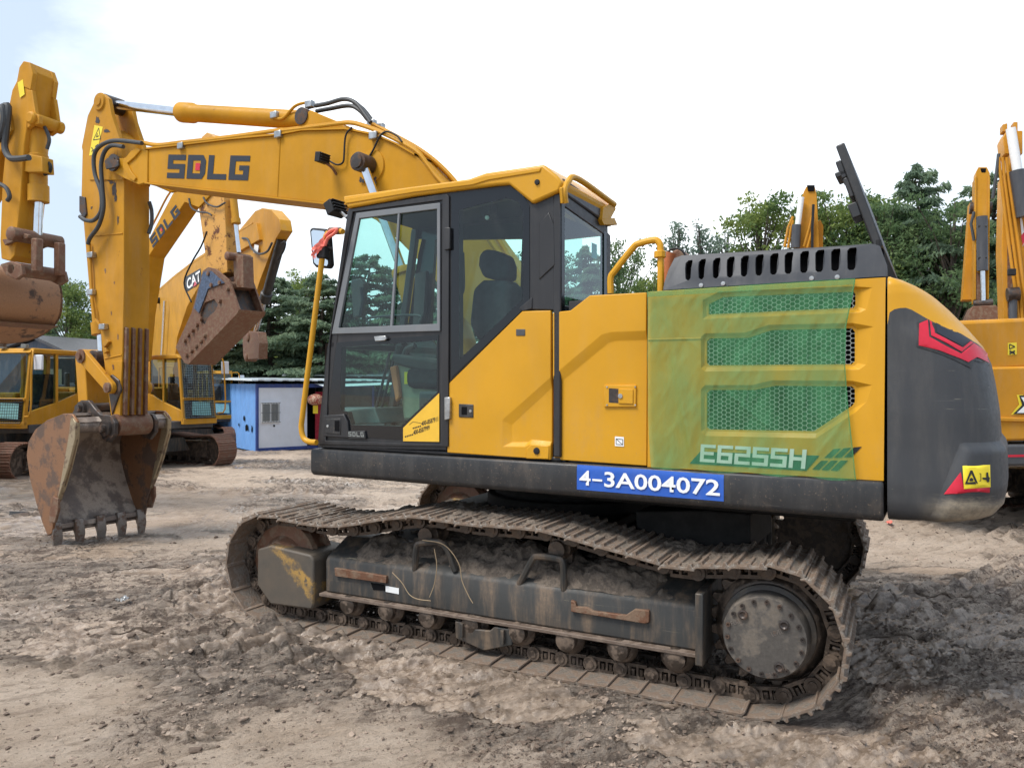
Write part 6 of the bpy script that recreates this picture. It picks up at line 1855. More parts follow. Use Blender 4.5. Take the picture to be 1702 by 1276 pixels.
# ---- B: block-logo excavator carrying a rusty breaker, behind the big boom
FB, B = machine('excavator', (-10.3, 20.6), (0.80, -0.60), 'yellow excavator carrying a rusty hydraulic breaker, parked before the blue cabin', 'excavators parked along the yard')
bg_tracks(B, turn=R(8))
bg_house(B, 'bg_yellow')
bg_cab(B, 'bg_yellow', guard=(1.33, 2.92))
TB = 0.22
sideB = [(236, 455), (246, 400), (287, 322), (312, 300), (345, 300), (352, 322), (330, 345), (307, 336), (247, 426), (232, 520), (225, 600), (205, 600), (215, 520)]
bB = slab(FB, B, 'boom', sideB, TB, TB, 'boom_yellow', label='yellow boom with a dark block logo')
lq = [Vector(FB.S(x, y, TB + 0.012)) for x, y in ((254, 412), (300, 354), (292, 340), (248, 396))]
block_text('boom_logo', 'SDLG', lq, 'navy', bB, 0.22)
poly_sheet('logo_dot', [bil(lq, u, v) + Vector((0, 0.004, 0)) for u, v in ((0.37, 0.36), (0.42, 0.36), (0.42, 0.64), (0.37, 0.64))], 'red', bB)
for dt in (0.10, 0.18):
    hose_(FB, bB, [(240, 430), (243, 398), (262, 358), (284, 318), (312, 296)], dt, 0.025, 'bg_yellow', 'oil_pipe')
MB().tube([FB.S(352, 226, 0), FB.S(346, 300, 0)], 0.06, 12).build('arm_cylinder', 'bg_yellow', B)
aB = slab(FB, B, 'arm', [(335, 228), (344, 220), (357, 227), (372, 330), (376, 400), (378, 452), (362, 458), (344, 448), (338, 400), (328, 330)], 0.18, 0.18, mud_metal('chipped_arm_paint', (0.58, 0.29, 0.05), (0.13, 0.05, 0.025), 0.34, 0.6, 0.0, 0.15, 4), label='yellow arm with large brown rust patches')
MB().lathe([(0.09, 0), (0.09, 0.5), (0.11, 0.5), (0.11, 0.62), (0.05, 0.63)], FB.S(388, 330, 0), Vector(FB.S(392, 366, 0)) - Vector(FB.S(388, 330, 0)), 16).build('bucket_cylinder', 'bg_yellow', B)
rod(FB, B, 'rod', (390, 360), (397, 420), 0, 0.05, 'chrome')
hose_(FB, aB, [(314, 330), (318, 345), (330, 352), (345, 354), (352, 358)], 0.24, 0.022)
hose_(FB, aB, [(338, 328), (344, 338), (360, 344), (374, 337)], 0.24, 0.022)
hose_(FB, aB, [(344, 385), (334, 410), (319, 436), (306, 470), (318, 502)], 0.30, 0.02, 'rubber')
boss(FB, B, 'link_pin', (396, 428), 0, 0.10, 0.32, 'rust')
boss(FB, B, 'link_pin', (398, 476), 0, 0.09, 0.30, 'rust')
slab(FB, B, 'bucket_link', [(386, 424), (402, 424), (404, 478), (388, 478)], 0.16, 0.14, 'rust')
hm = [(337, 450), (346, 444), (358, 447), (380, 465), (397, 514), (394, 522), (313, 606), (306, 603), (292, 577), (318, 520)]
br = None
for tt in (0.34, -0.34):
    q_ = FB.sz(hm, 0.34)
    hol = FB.sz([(333, 520), (340, 503), (356, 497), (362, 506), (358, 516), (345, 528), (340, 540), (334, 535)], 0.34)
    o = panel('breaker' if br is None else 'side_plate', q_, tt, 'rust', br or B, holes=[hol], thick=0.05, bevel=0.004, side=1 if tt > 0 else -1)
    if br is None: br = o
br['label'] = 'rusty brown hydraulic breaker housing'
MB().prism(FB.sz([(345, 462), (372, 470), (388, 514), (320, 586), (304, 572), (330, 520)], 0.30), -0.30, 0.30).build('breaker_body', 'pin', br, 30, 0.02)  # dark material paints the shade inside the side plate's hole
MB().prism(FB.sz([(397, 514), (394, 522), (313, 606), (308, 600), (388, 518)], 0.36), -0.36, 0.36).build('base_plate', 'rust', br, 30, 0.01)
for x, y in ((307, 566), (313, 557), (320, 549), (327, 540), (334, 530), (310, 590), (318, 583), (326, 575), (334, 567), (340, 558), (352, 474), (366, 470), (378, 480), (365, 500), (347, 455)):
    c = FB.S(x, y, 0.36); MB().lathe([(0.055, -0.01), (0.05, 0.04), (0.0, 0.045)], c, (0, 1, 0), 8).build('bolt', 'rust', br)
for k in range(5):
    c = Vector(FB.S(394 - k*4, 506 + k*5, 0.0))
    for tt in (-0.22, -0.05, 0.12):
        MB().lathe([(0.05, 0), (0.045, 0.05), (0, 0.055)], (c.x, tt, c.z), Vector((-0.7, 0, -0.4)) if False else Vector((-0.75, 0, -0.1)), 6).build('bolt', 'rust', br)
MB().prism(FB.sz([(337, 452), (350, 450), (372, 470), (345, 480), (330, 520), (322, 512)], 0.37), 0.345, 0.365).build('blue_plate', flat('steel_blue_paint', (0.06, 0.09, 0.15), 0.6, var=0.4), br, 30)
for s_ in (-1, 1):
    rod(FB, B, 'boom_cylinder_rod', (242, 498), (244, 590), s_*0.36, 0.045, 'chrome')

# ---- C: excavator with the tall pale boom and a hanging coupler
FC, Cx = machine('excavator', (-13.0, 30.1), (0.55, -0.83), 'yellow excavator with a bare coupler hanging below its arm, beside the breaker machine', 'excavators parked along the yard')
bg_tracks(Cx)
bg_house(Cx, 'bg_yellow')
bg_cab(Cx, 'bg_yellow', x0=-1.6, guard=None)
TC = 0.24
bC = slab(FC, Cx, 'boom', [(230, 610), (258, 520), (262, 490), (300, 458), (338, 430), (388, 398), (420, 378), (440, 372), (446, 400), (400, 425), (346, 470), (322, 510), (305, 560), (296, 640), (250, 660)], 0.0, TC, 'bg_yellow', label='broad faded yellow boom')
lq = [Vector(FC.S(x, y, TC + 0.030)) for x, y in ((311, 482), (334, 466), (332, 449), (310, 464))]
font_text('boom_logo', 'CAT', lq, 'white', bC, 0.03)
MB().add([Vector(FC.S(x, y, TC + 0.010)) for x, y in ((309, 486), (336, 468), (333, 446), (307, 461))], [(0, 1, 2, 3)]).build('logo_ground', 'ink', bC, 0, fix=False)
poly_sheet('logo_mark', [Vector(FC.S(x, y, TC + 0.036)) for x, y in ((321, 477), (327, 473), (324, 466))], 'red', bC)
for dt in (0.05, 0.15, 0.22):
    hose_(FC, bC, [(262, 486), (300, 453), (340, 425), (388, 392), (420, 372)], dt, 0.03, 'rubber' if dt < 0.1 else 'bg_yellow', 'oil_pipe')
aC = slab(FC, Cx, 'arm', [(392, 400), (433, 352), (445, 347), (460, 350), (474, 366), (477, 384), (468, 398), (440, 470), (420, 535), (410, 560), (400, 556), (402, 500), (414, 440), (405, 412)], 0.0, 0.15, 'bg_yellow', label='faded yellow arm with a rounded top')
cb = FC.S(468, 398, 0); ce = FC.S(440, 500, 0)
MB().lathe([(0.12, 0), (0.12, (Vector(ce)-Vector(cb)).length - 0.3), (0.16, (Vector(ce)-Vector(cb)).length - 0.28), (0.16, (Vector(ce)-Vector(cb)).length)], cb, Vector(ce) - Vector(cb), 18).build('bucket_cylinder', 'black', Cx)
rod(FC, Cx, 'rod', (440, 500), (424, 556), 0, 0.07, 'chrome')
hose_(FC, aC, [(403, 396), (412, 398), (418, 412), (430, 422), (444, 418), (452, 404)], TC + 0.02, 0.03)
hose_(FC, Cx, [(468, 405), (474, 402), (472, 415), (462, 432)], 0.3, 0.025, 'rubber')
slab(FC, Cx, 'quick_coupler', [(403, 556), (414, 550), (428, 552), (431, 570), (430, 596), (406, 598), (404, 590)], 0.12, 0.12, 'rust')
boss(FC, Cx, 'coupler_pin', (417, 594), 0, 0.12, 0.17, 'rust')
boss(FC, Cx, 'coupler_pin', (420, 560), 0, 0.14, 0.17, 'rust')
poly_sheet('paper_patch', [Vector(FC.S(x, y, TC - 0.03)) for x, y in ((421, 420), (428, 422), (430, 408), (423, 406))], 'white', aC)
for s_ in (1, -1):
    rod(FC, Cx, 'boom_cylinder_rod', (274, 500), (269, 590), s_*0.42, 0.06, 'chrome')
    boss(FC, Cx, 'cylinder_pin', (275, 500), 0, 0.14, 0.48, 'black')

# ---- A: excavator at the edge with the mesh guard low on its cab
FA, A = machine('excavator', (-12.45, 19.2), (-0.15, -0.99), 'yellow excavator with mesh guard and pale paper sheet in its cab, beyond the upright bucket', 'excavators parked along the yard')
bg_tracks(A)
bg_house(A, 'bg_yellow', hood=2.0)
bg_cab(A, 'bg_yellow', guard=(1.30, 1.85))
slab(FA, A, 'boom', [(-60, 700), (-160, 520), (-330, 380), (-420, 420), (-330, 470), (-200, 640), (-150, 760)], 0, 0.22, 'bg_yellow')
slab(FA, A, 'arm', [(-400, 360), (-350, 350), (-380, 560), (-410, 760), (-450, 760), (-440, 520)], 0, 0.18, 'bg_yellow')
MB().box((0.5, -1.445, 1.75), (1.15, -1.43, 1.88)).build('grey_stripe', 'int_grey', A, 30)

# ---- A2: machine beyond the edge of view holding its arm and bucket up
FD, D = machine('excavator', (-12.6, 13.2), (0.93, -0.36), 'yellow excavator holding up a big rusty bucket high beside the upright arm')
bg_tracks(D)
bg_house(D, 'bg_yellow')
bg_cab(D, 'bg_yellow', guard=None)
slab(FD, D, 'boom', [(-330, 560), (-180, 340), (-20, 180), (14, 172), (20, 215), (-5, 262), (-110, 420), (-190, 620)], 0.22, 0.22, 'boom_yellow')
aD = slab(FD, D, 'arm', [(30, 130), (38, 108), (48, 103), (54, 118), (50, 150), (46, 190), (44, 215), (40, 240), (34, 330), (24, 425), (16, 434), (2, 430), (0, 400), (4, 300), (8, 258), (12, 190), (20, 150)], 0.19, 0.19, 'arm_yellow', label='yellow arm held upright with twin ears on top')
for s_ in (-1, 1):
    MB().prism(FD.sz([(28, 140), (33, 112), (40, 102), (50, 104), (56, 122), (52, 150)], 0.19), s_*0.20, s_*0.13).build('arm_ear', 'arm_yellow', aD, 30, 0.01)
    MB().prism(FD.sz([(46, 150), (54, 150), (60, 190), (66, 192), (66, 206), (54, 208), (46, 214)], 0.19), s_*0.20, s_*0.14).build('cylinder_ear', 'arm_yellow', aD, 30, 0.01)
boss(FD, aD, 'pin', (60, 199), 0.15, 0.09, 0.26, 'arm_yellow')
poly_sheet('warning_sticker', [Vector(FD.S(x, y, 0.203)) for x, y in ((33, 163), (41, 157), (38, 132), (29, 138))], 'yellow_label', aD)
c0, c1, c2 = Vector(FD.S(63, 205, 0)), Vector(FD.S(64, 336, 0)), Vector(FD.S(62, 398, 0))
bc = MB().lathe([(0.12, 0), (0.12, (c1-c0).length*0.4), (0.135, (c1-c0).length*0.41), (0.135, (c1-c0).length*0.5), (0.12, (c1-c0).length*0.51), (0.12, (c1-c0).length - 0.25), (0.14, (c1-c0).length - 0.24), (0.14, (c1-c0).length)], c0, c1 - c0, 20).build('bucket_cylinder', 'bg_yellow', D)
MB().tube([c1, c2], 0.065, 14).build('rod', 'chrome', bc)
hose_(FD, bc, [(70, 205), (76, 215), (82, 232), (78, 248)], 0.05, 0.025)
hose_(FD, bc, [(78, 268), (84, 276), (82, 286), (74, 290)], 0.05, 0.025, 'rubber')
hose_(FD, aD, [(4, 178), (14, 178), (10, 220), (8, 245), (16, 262), (30, 264), (48, 262)], 0.3, 0.045)
hose_(FD, aD, [(-4, 182), (4, 180), (6, 200), (0, 225), (-8, 240)], 0.34, 0.045)
hose_(FD, aD, [(-4, 304), (10, 312), (16, 326), (12, 334)], 0.3, 0.03)
MB().prism(FD.sz([(42, 262), (52, 258), (76, 262), (78, 288), (52, 288), (44, 286)], 0.1), -0.02, 0.16).build('pipe_bracket', 'bg_yellow', bc, 30, 0.01)
for s_ in (-1, 1):
    MB().prism(FD.sz([(3, 398), (14, 396), (40, 388), (48, 390), (46, 396), (20, 402), (8, 408)], 0.26), s_*0.26, s_*0.21).build('rocker_link', 'rust', D, 30, 0.01)
boss(FD, D, 'link_pin', (60, 396), 0, 0.10, 0.40, 'rust')
for s_ in (-1, 1):
    MB().prism(FD.sz([(54, 396), (64, 396), (64, 452), (54, 452)], 0.2), s_*0.23, s_*0.12).build('bucket_link', 'rust', D, 30, 0.02)
boss(FD, D, 'link_pin', (58, 452), 0, 0.10, 0.36, 'rust')
MBk = MB()
bprof = [(6, 452), (40, 448), (72, 452), (92, 458), (103, 480), (104, 512), (98, 532), (80, 552), (50, 566), (10, 572), (-8, 572)]
qq = FD.sz(bprof, -0.80)
outp = [Vector((x, z)) for x, z in qq]
HWB = 0.80
bo_ = MB()
innp = []
for i, p in enumerate(outp):
    a_ = outp[max(0, i-1)]; b_ = outp[min(len(outp)-1, i+1)]; d_ = (b_ - a_).normalized()
    innp.append(p + Vector((d_.y, -d_.x)) * 0.04 * (1 if Vector((d_.y, -d_.x)).x > 0 else 1))
sm = [Vector((v.x, v.y)) for v in smoothpath([Vector((p.x, p.y, 0)) for p in outp], 3)]
n_ = len(sm); cen = sum(sm, Vector((0, 0)))/n_
vs_ = []
for tt in (-HWB, HWB):
    vs_ += [(p.x, tt, p.y) for p in sm] + [((p + (cen - p)*0.06).x, tt, (p + (cen - p)*0.06).y) for p in sm]
fs_ = []
for i in range(n_-1):
    fs_ += [(i, i+1, 2*n_+i+1, 2*n_+i), (n_+i, 3*n_+i, 3*n_+i+1, n_+i+1), (i, n_+i, n_+i+1, i+1), (2*n_+i, 2*n_+i+1, 3*n_+i+1, 3*n_+i)]
fs_ += [(0, 2*n_, 3*n_, n_), (n_-1, 2*n_-1, 4*n_-1, 3*n_-1)]
dbk = bo_.add(vs_, fs_).build('bucket', mud_metal('sunburnt_bucket_rust', (0.30, 0.155, 0.075), (0.08, 0.055, 0.045), 0.30, 0.65, 0.2, 0.25, 2.6), D, 40)
dbk['label'] = 'big rust brown bucket seen from its rounded back'
for s_ in (-1, 1):
    MB().prism([(p.x, p.y) for p in sm], s_*(HWB + 0.0), s_*(HWB - 0.04)).build('side_plate', 'rust', dbk, 30)
for k in range(3):
    MB().prism(FD.sz([(100, 514 + k*14), (104 - k*8, 512 + k*14), (98 - k*10, 524 + k*13), (90 - k*10, 530 + k*12)], -0.80), -HWB + 0.02, HWB - 0.02).build('wear_strip', 'rust', dbk, 30)
for k in range(5):
    t_ = -HWB + 0.12 + k*(2*HWB - 0.24)/4
    c = FD.S(0, 572, -0.80); MB().box((c[0] - 0.25, t_ - 0.06, c[2] - 0.05), (c[0] + 0.08, t_ + 0.06, c[2] + 0.05)).build('tooth', 'tooth', dbk, 30, 0.01)
for s_ in (-1, 1):
    MB().prism(FD.sz([(40, 445), (58, 440), (74, 446), (78, 462), (66, 470), (50, 462)], 0.0), s_*0.36, s_*0.30).build('hinge_plate', 'rust', dbk, 30, 0.01)

# ---- right-hand side: side-on yellow house with a dark skirt, its flank just behind the counterweight
ZE = gz(9, 11)
FE, E_ = machine('excavator', (9.6, 11.2), (1.0, 0.10), 'orange yellow excavator flank with a red line along its dark skirt, behind the counterweight')
bg_tracks(E_)
sideE = MB().box((-1.5, -1.4, 1.0), (2.35, 1.4, 1.30)).build('deck_frame', 'grey_black', E_, 30, 0.03)
def Eq(pts, t): return [Vector(FE.S(x, y, t)) for x, y in pts]
TE = 1.42
MB().prism(FE.sz([(1560, 612), (1900, 604), (1900, 728), (1560, 735)], TE), 0.9, TE).build('side_panel', 'bg_orange', E_, 30, 0.03)
MB().prism(FE.sz([(1560, 534), (1900, 520), (1900, 600), (1560, 622)], TE - 0.05), -1.3, TE - 0.05).build('side_panel', 'bg_orange', E_, 30, 0.05)
MB().prism(FE.sz([(1560, 740), (1900, 736), (1900, 768), (1560, 778)], TE + 0.02), -TE, TE + 0.02).build('dark_skirt', 'grey_black', E_, 30, 0.03)
MB().add(Eq([(1560, 758), (1900, 751), (1900, 755), (1560, 762)], TE + 0.026), [(0, 1, 2, 3)]).build('red_line', 'red', E_, 0, fix=False)
pp = MB().prism(FE.sz([(1560, 690), (1750, 696), (1750, 702), (1560, 698)], TE + 0.02), TE - 0.02, TE + 0.03).build('pressed_rib', 'bg_orange', E_, 30, 0.01)
ws_ = poly_sheet('warning_sticker', Eq([(1675, 590), (1690, 589), (1690, 569), (1675, 570)], TE - 0.045), 'yellow_label', E_)
mbs = MB(); w3 = Eq([(1678, 580), (1687, 576), (1678, 572)], TE - 0.04)
for i in range(3): line(mbs, w3[i-1], w3[i], 0.012)
line(mbs, *Eq([(1678, 583), (1687, 588)], TE - 0.04), 0.02); line(mbs, *Eq([(1678, 588), (1687, 583)], TE - 0.04), 0.02)
mbs.build('warning_symbol', 'ink', ws_, 0, fix=False)
def EX_(pts, mat, t): return MB().add(Eq(pts, t), [tuple(range(len(pts)))]).build('emblem', mat, E_, 0, fix=False)
EX_([(1690, 656), (1700, 656), (1712, 672), (1700, 688), (1680, 689), (1694, 672)], 'yellow_label', TE + 0.006)
EX_([(1694, 657), (1702, 657), (1716, 673), (1704, 688), (1684, 688), (1699, 673)], 'ink', TE + 0.010)
EX_([(1697, 660), (1703, 660), (1712, 670), (1704, 671)], 'white', TE + 0.014)
EX_([(1690, 686), (1702, 675), (1710, 676), (1702, 686)], 'white', TE + 0.014)
MB().box((-1.2, -1.42, 1.30), (-0.9, 1.0, 1.5)).build('battery_box', 'bg_orange', E_, 30)
slab(FE, E_, 'boom', [(1900, 560), (2100, 380), (2350, 330), (2360, 380), (2150, 440), (1990, 610)], 0, 0.22, 'bg_orange')
bg_cab(E_, 'bg_orange', guard=None)

# ---- boom with big cylinder rising behind the flank, and two farther booms
FG, G = machine('excavator', (13.2, 17.0), (-0.36, -0.93), 'excavator with a tall orange yellow boom and grey cylinder, tallest of those beyond the counterweight', 'excavators behind the tree side')
bg_tracks(G); bg_house(G, 'bg_orange'); bg_cab(G, 'bg_orange', guard=None)
def upbeam(F, root, name, pts, q, half, mat, parent=None, depth=0.25, bev=0.012):
    """a member seen end-on: traced across the machine (y,z) at reach q and given depth along it"""
    return MB().prism(F.tz(pts, q), q - depth, q + depth, 'x').build(name, mat, parent or root, 30, bev)
QG = -3.4
bG = upbeam(FG, G, 'boom', [(1663, 300), (1672, 284), (1672, 262), (1690, 262), (1694, 300), (1706, 540), (1664, 540), (1660, 420)], QG, 0.2, 'bg_orange')
upbeam(FG, G, 'boom_tip', [(1665, 262), (1662, 236), (1668, 224), (1694, 224), (1694, 262)], QG, 0.2, 'bg_orange', bG)
upbeam(FG, G, 'tip_bracket', [(1664, 222), (1664, 210), (1672, 208), (1672, 222)], QG, 0.1, 'bg_orange', bG, 0.12)
upbeam(FG, G, 'tip_bracket', [(1682, 222), (1682, 206), (1689, 206), (1689, 222)], QG, 0.1, 'bg_orange', bG, 0.12)
def tubeL(F, root, name, pts, q, r, mat, n=14):
    return MB().tube([F.L(x, y, q) for x, y in pts], r, n).build(name, mat, root)
cyG = tubeL(FG, G, 'arm_cylinder', [(1690, 284), (1702, 360)], QG - 0.4, 0.13, 'cover_grey')
tubeL(FG, cyG, 'rod', [(1680, 214), (1691, 284)], QG - 0.4, 0.085, 'white')
for dx in (0, 6, 13):
    tubeL(FG, bG, 'oil_pipe', [(1660 + dx, 262), (1664 + dx, 300), (1676 + dx*1.2, 400), (1690 + dx*1.1, 500), (1694 + dx, 545)], QG - 0.35, 0.028, 'bg_orange', 8)
tubeL(FG, bG, 'hose', [(1660, 256), (1656, 290), (1650, 330)], QG - 0.35, 0.03, 'hose', 8)
upbeam(FG, bG, 'lamp_box', [(1675, 448), (1688, 448), (1688, 458), (1675, 458)], QG - 0.7, 0.1, 'rubber', None, 0.08) if False else None
upbeam(FG, G, 'lamp_box', [(1675, 447), (1688, 447), (1688, 458), (1675, 458)], QG - 0.6, 0.1, 'rubber', bG, 0.06)
upbeam(FG, G, 'boom_decal', [(1694, 350), (1697, 350), (1704, 400), (1700, 410)], QG - 0.262, 0.1, 'white', bG, 0.004, 0)
upbeam(FG, G, 'boom_decal', [(1697, 392), (1702, 386), (1705, 396), (1700, 408)], QG - 0.268, 0.1, 'red', bG, 0.004, 0)
upbeam(FG, G, 'rust_patch', [(1674, 400), (1684, 410), (1690, 520), (1675, 526)], QG - 0.258, 0.1, 'rust', bG, 0.005, 0)
boss_ = tubeL(FG, bG, 'cylinder_pin', [(1674, 490), (1694, 488)], QG - 0.4, 0.13, 'pin', 16)
tubeL(FG, G, 'boom_cylinder', [(1684, 494), (1683, 560)], QG - 0.4, 0.07, 'cover_grey')

FH, Hx = machine('excavator', (15.2, 22.6), (-0.42, -0.9), 'excavator with a shorter orange arm and black cylinder, between the trees and the tall boom', 'excavators behind the tree side')
bg_tracks(Hx); bg_house(Hx, 'bg_orange'); bg_cab(Hx, 'bg_orange', guard=None)
QH = -3.6
upbeam(FH, Hx, 'boom', [(1610, 340), (1618, 350), (1618, 500), (1598, 500)], QH + 0.6, 0.2, 'bg_orange')
aH = upbeam(FH, Hx, 'arm', [(1620, 290), (1624, 282), (1638, 282), (1643, 292), (1643, 340), (1640, 500), (1617, 505), (1618, 360)], QH, 0.2, 'arm_yellow')
cH = tubeL(FH, Hx, 'bucket_cylinder', [(1632, 360), (1633, 450)], QH - 0.35, 0.13, 'cover_grey')
tubeL(FH, cH, 'rod', [(1633, 450), (1634, 500)], QH - 0.35, 0.06, 'chrome')
upbeam(FH, Hx, 'tip_cap', [(1627, 284), (1629, 291), (1636, 291), (1637, 284)], QH, 0.1, 'dark', aH, 0.26)
tubeL(FH, aH, 'pivot_pin', [(1612, 346), (1648, 346)], QH + 0.05, 0.16, 'pin')
upbeam(FH, Hx, 'flange', [(1618, 300), (1621, 296), (1620, 500), (1617, 500)], QH, 0.2, 'arm_yellow', aH, 0.29)
upbeam(FH, Hx, 'flange', [(1640, 296), (1643, 300), (1641, 500), (1638, 500)], QH, 0.2, 'arm_yellow', aH, 0.29)
upbeam(FH, Hx, 'rust_patch', [(1621, 450), (1629, 455), (1630, 500), (1620, 502)], QH - 0.256, 0.1, 'rust', aH, 0.005, 0)
for yy in (376, 428):
    tubeL(FH, cH, 'cylinder_band', [(1626, yy), (1640, yy)], QH - 0.42, 0.05, 'black')
tubeL(FH, aH, 'hose', [(1619, 352), (1614, 372), (1619, 400)], QH - 0.3, 0.035, 'hose', 8)
tubeL(FH, Hx, 'link_pin', [(1618, 505), (1650, 503)], QH - 0.3, 0.10, 'pin')
upbeam(FH, Hx, 'bucket', [(1604, 530), (1612, 512), (1650, 510), (1668, 528), (1690, 548), (1606, 552)], QH, 0.3, 'rust', None, 0.5)

FI, Ix = machine('excavator', (9.6, 23.5), (-0.36, -0.93), 'excavator whose orange arm and bright rod rise behind the slotted engine cover', 'excavators behind the tree side')
bg_tracks(Ix); bg_house(Ix, 'bg_orange'); bg_cab(Ix, 'bg_orange', guard=None)
QI = -3.4
bI = upbeam(FI, Ix, 'boom', [(1322, 440), (1328, 345), (1336, 322), (1340, 314), (1354, 314), (1357, 326), (1360, 380), (1362, 440)], QI, 0.2, 'bg_orange')
upbeam(FI, Ix, 'tip_cap', [(1341, 312), (1343, 322), (1353, 322), (1354, 312)], QI, 0.1, 'dark', bI, 0.29)
cI = tubeL(FI, Ix, 'arm_cylinder', [(1322, 412), (1324, 374)], QI - 0.4, 0.12, 'cover_grey')
tubeL(FI, cI, 'rod', [(1326, 374), (1332, 328)], QI - 0.4, 0.075, 'white')
for pts in ([(1304, 410), (1310, 378), (1318, 360)], [(1310, 412), (1314, 384), (1318, 366)], [(1336, 410), (1345, 380), (1350, 358)], [(1342, 412), (1350, 384), (1352, 362)]):
    tubeL(FI, bI, 'oil_pipe', pts, QI - 0.35, 0.035, 'bg_orange', 8)
tubeL(FI, bI, 'hose', [(1352, 340), (1350, 380), (1350, 412)], QI - 0.4, 0.035, 'rubber', 8)
upbeam(FI, Ix, 'arm', [(1358, 372), (1363, 368), (1368, 378), (1367, 440), (1358, 440)], QI + 0.5, 0.2, 'bg_orange')

def boom_foot(F, root, q, px, py, mat):
    z = F.L(px, py, q)[2]
    MB().prism([(q - 0.24, z - 0.001), (q + 0.26, z + 0.1), (-0.5, 2.25), (-0.05, 1.75), (-0.35, 1.45), (-1.0, 1.9)], -0.19, 0.19).build('boom_foot', mat, root, 30, 0.01)
boom_foot(FG, G, QG, 1685, 538, 'bg_orange')
boom_foot(FH, Hx, QH + 0.6, 1608, 498, 'bg_orange')
boom_foot(FI, Ix, QI, 1342, 438, 'bg_orange')

# ================================================================== cabins and sheds
def wpt(px, py, d):
    return Vector(((px - PCX)/FPX*d, d, CAMH - (py - PCY)/FPX*d))
M['blue_wall'] = paint('blue_corrugated_wall', (0.15, 0.34, 0.70), 0.5, 0.08, 0.08, dustcol=(0.25, 0.30, 0.38), rust=0.06)
M['blue_trim'] = paint('deep_blue_trim', (0.025, 0.06, 0.25), 0.5, 0.1, 0.1)
M['zinc_roof'] = paint('pale_tin_roof', (0.62, 0.68, 0.70), 0.45, 0.10, 0.15, bmp=0.0)
M['curtain'] = flat('red_curtain', (0.30, 0.012, 0.03), 0.8, var=0.3)
M['shed_blue'] = paint('slate_blue_sheet', (0.055, 0.085, 0.135), 0.5, 0.1, 0.12)

k0 = wpt(427, 750, 27.2)            # the near corner of the cabin
zg = gz(k0.x, k0.y)
cabin = empty('site_cabin', (k0.x, k0.y, zg), 0)
tag(cabin, 'blue and white site cabin with a barred window and pale tin roof', 'cabin')
dl = (wpt(360, 745, 31.0) - wpt(427, 750, 27.2)); dl.z = 0; dl.normalize()      # along the blue end wall, going back
dr_ = Vector((-dl.y, dl.x, 0));
if dr_.x < 0: dr_ = -dr_
def CP(a, b, z): return dr_*a + dl*b + Vector((0, 0, z))
HC = 2.45
mb = MB()
n = 30
for k in range(n):
    o = 0.03 if k % 3 == 0 else 0.0
    o2 = 0.03 if (k + 1) % 3 == 0 else 0.0
    a0_, a1_ = 5.4*k/n, 5.4*(k+1)/n
    mb.add([CP(-o, a0_, 0), CP(-o2, a1_, 0), CP(-o2, a1_, HC), CP(-o, a0_, HC)], [(0, 1, 2, 3)])
mb.build('end_wall', 'blue_wall', cabin, 0)
mb = MB()
def cbox(mb, a0, a1, b0, b1, z0, z1):
    mb.add([CP(a0,b0,z0),CP(a1,b0,z0),CP(a1,b1,z0),CP(a0,b1,z0),CP(a0,b0,z1),CP(a1,b0,z1),CP(a1,b1,z1),CP(a0,b1,z1)],
           [(0,3,2,1),(4,5,6,7),(0,1,5,4),(1,2,6,5),(2,3,7,6),(3,0,4,7)])
    return mb
wall = cbox(MB(), 0.06, 1.9, 0.0, 0.08, 0.12, HC - 0.14); wall.build('front_wall', 'white_paint', cabin, 30, 0.005)
cbox(cbox(cbox(cbox(MB(), -0.03, 0.06, -0.03, 0.08, 0, HC), 0.06, 4.6, -0.02, 0.1, 0, 0.12), 0.06, 4.6, -0.02, 0.1, HC - 0.14, HC), 4.6, 4.7, -0.02, 0.1, 0, HC).build('corner_post', 'blue_trim', cabin, 30, 0.005)
cbox(cbox(MB(), 2.5, 4.6, 0.0, 0.08, 0.12, HC - 0.14), 0.0, 4.7, 5.3, 5.4, 0, HC).build('front_wall', 'int_dark', cabin, 30)
cbox(cbox(MB(), 1.9, 2.5, 0.35, 0.4, 0.12, HC - 0.14), 1.9, 4.6, 0.1, 0.14, 0.1, 0.12).build('doorway', 'dark', cabin, 30)
cbox(MB(), 2.2, 2.75, -0.06, -0.02, 0.14, HC - 0.3).build('door_curtain', 'curtain', cabin, 30)
win = cbox(MB(), 0.15, 0.83, -0.05, 0.0, 1.02, 1.78).build('window', 'white', cabin, 30, 0.01)
for a in (0.20, 0.52):
    cbox(MB(), a, a + 0.26, -0.06, -0.045, 1.09, 1.72).build('pane', 'int_grey', win, 30)
mb = MB()
for k in range(7): mb.tube([CP(0.17 + k*0.105, -0.09, 1.05), CP(0.17 + k*0.105, -0.09, 1.76)], 0.008, 5)
for z in (1.05, 1.40, 1.76): mb.tube([CP(0.13, -0.09, z), CP(0.85, -0.09, z)], 0.010, 5)
mb.build('window_bars', 'alu', win)
cbox(MB(), 0.60, 0.66, -0.02, 0.0, 0.88, 0.95).build('vent_hole', 'dark', cabin, 30)
mb = MB()
rr_ = random.Random(3)
for (b_, z_, w_, h_) in ((1.0, 0.82, 0.45, 0.30), (1.3, 1.16, 0.2, 0.26), (0.45, 0.80, 0.12, 0.3), (1.9, 0.9, 0.15, 0.16)):
    pts = []
    for k in range(12):
        a = 2*math.pi*k/12; r_ = rr_.uniform(0.55, 1.1)
        pts.append(CP(-0.036, b_ + math.cos(a)*w_*0.5*r_, z_ + math.sin(a)*h_*0.5*r_))
    mb.add(pts, [tuple(range(12))])
mb.build('torn_hole', 'dark', cabin, 0, fix=False)
mb = MB()
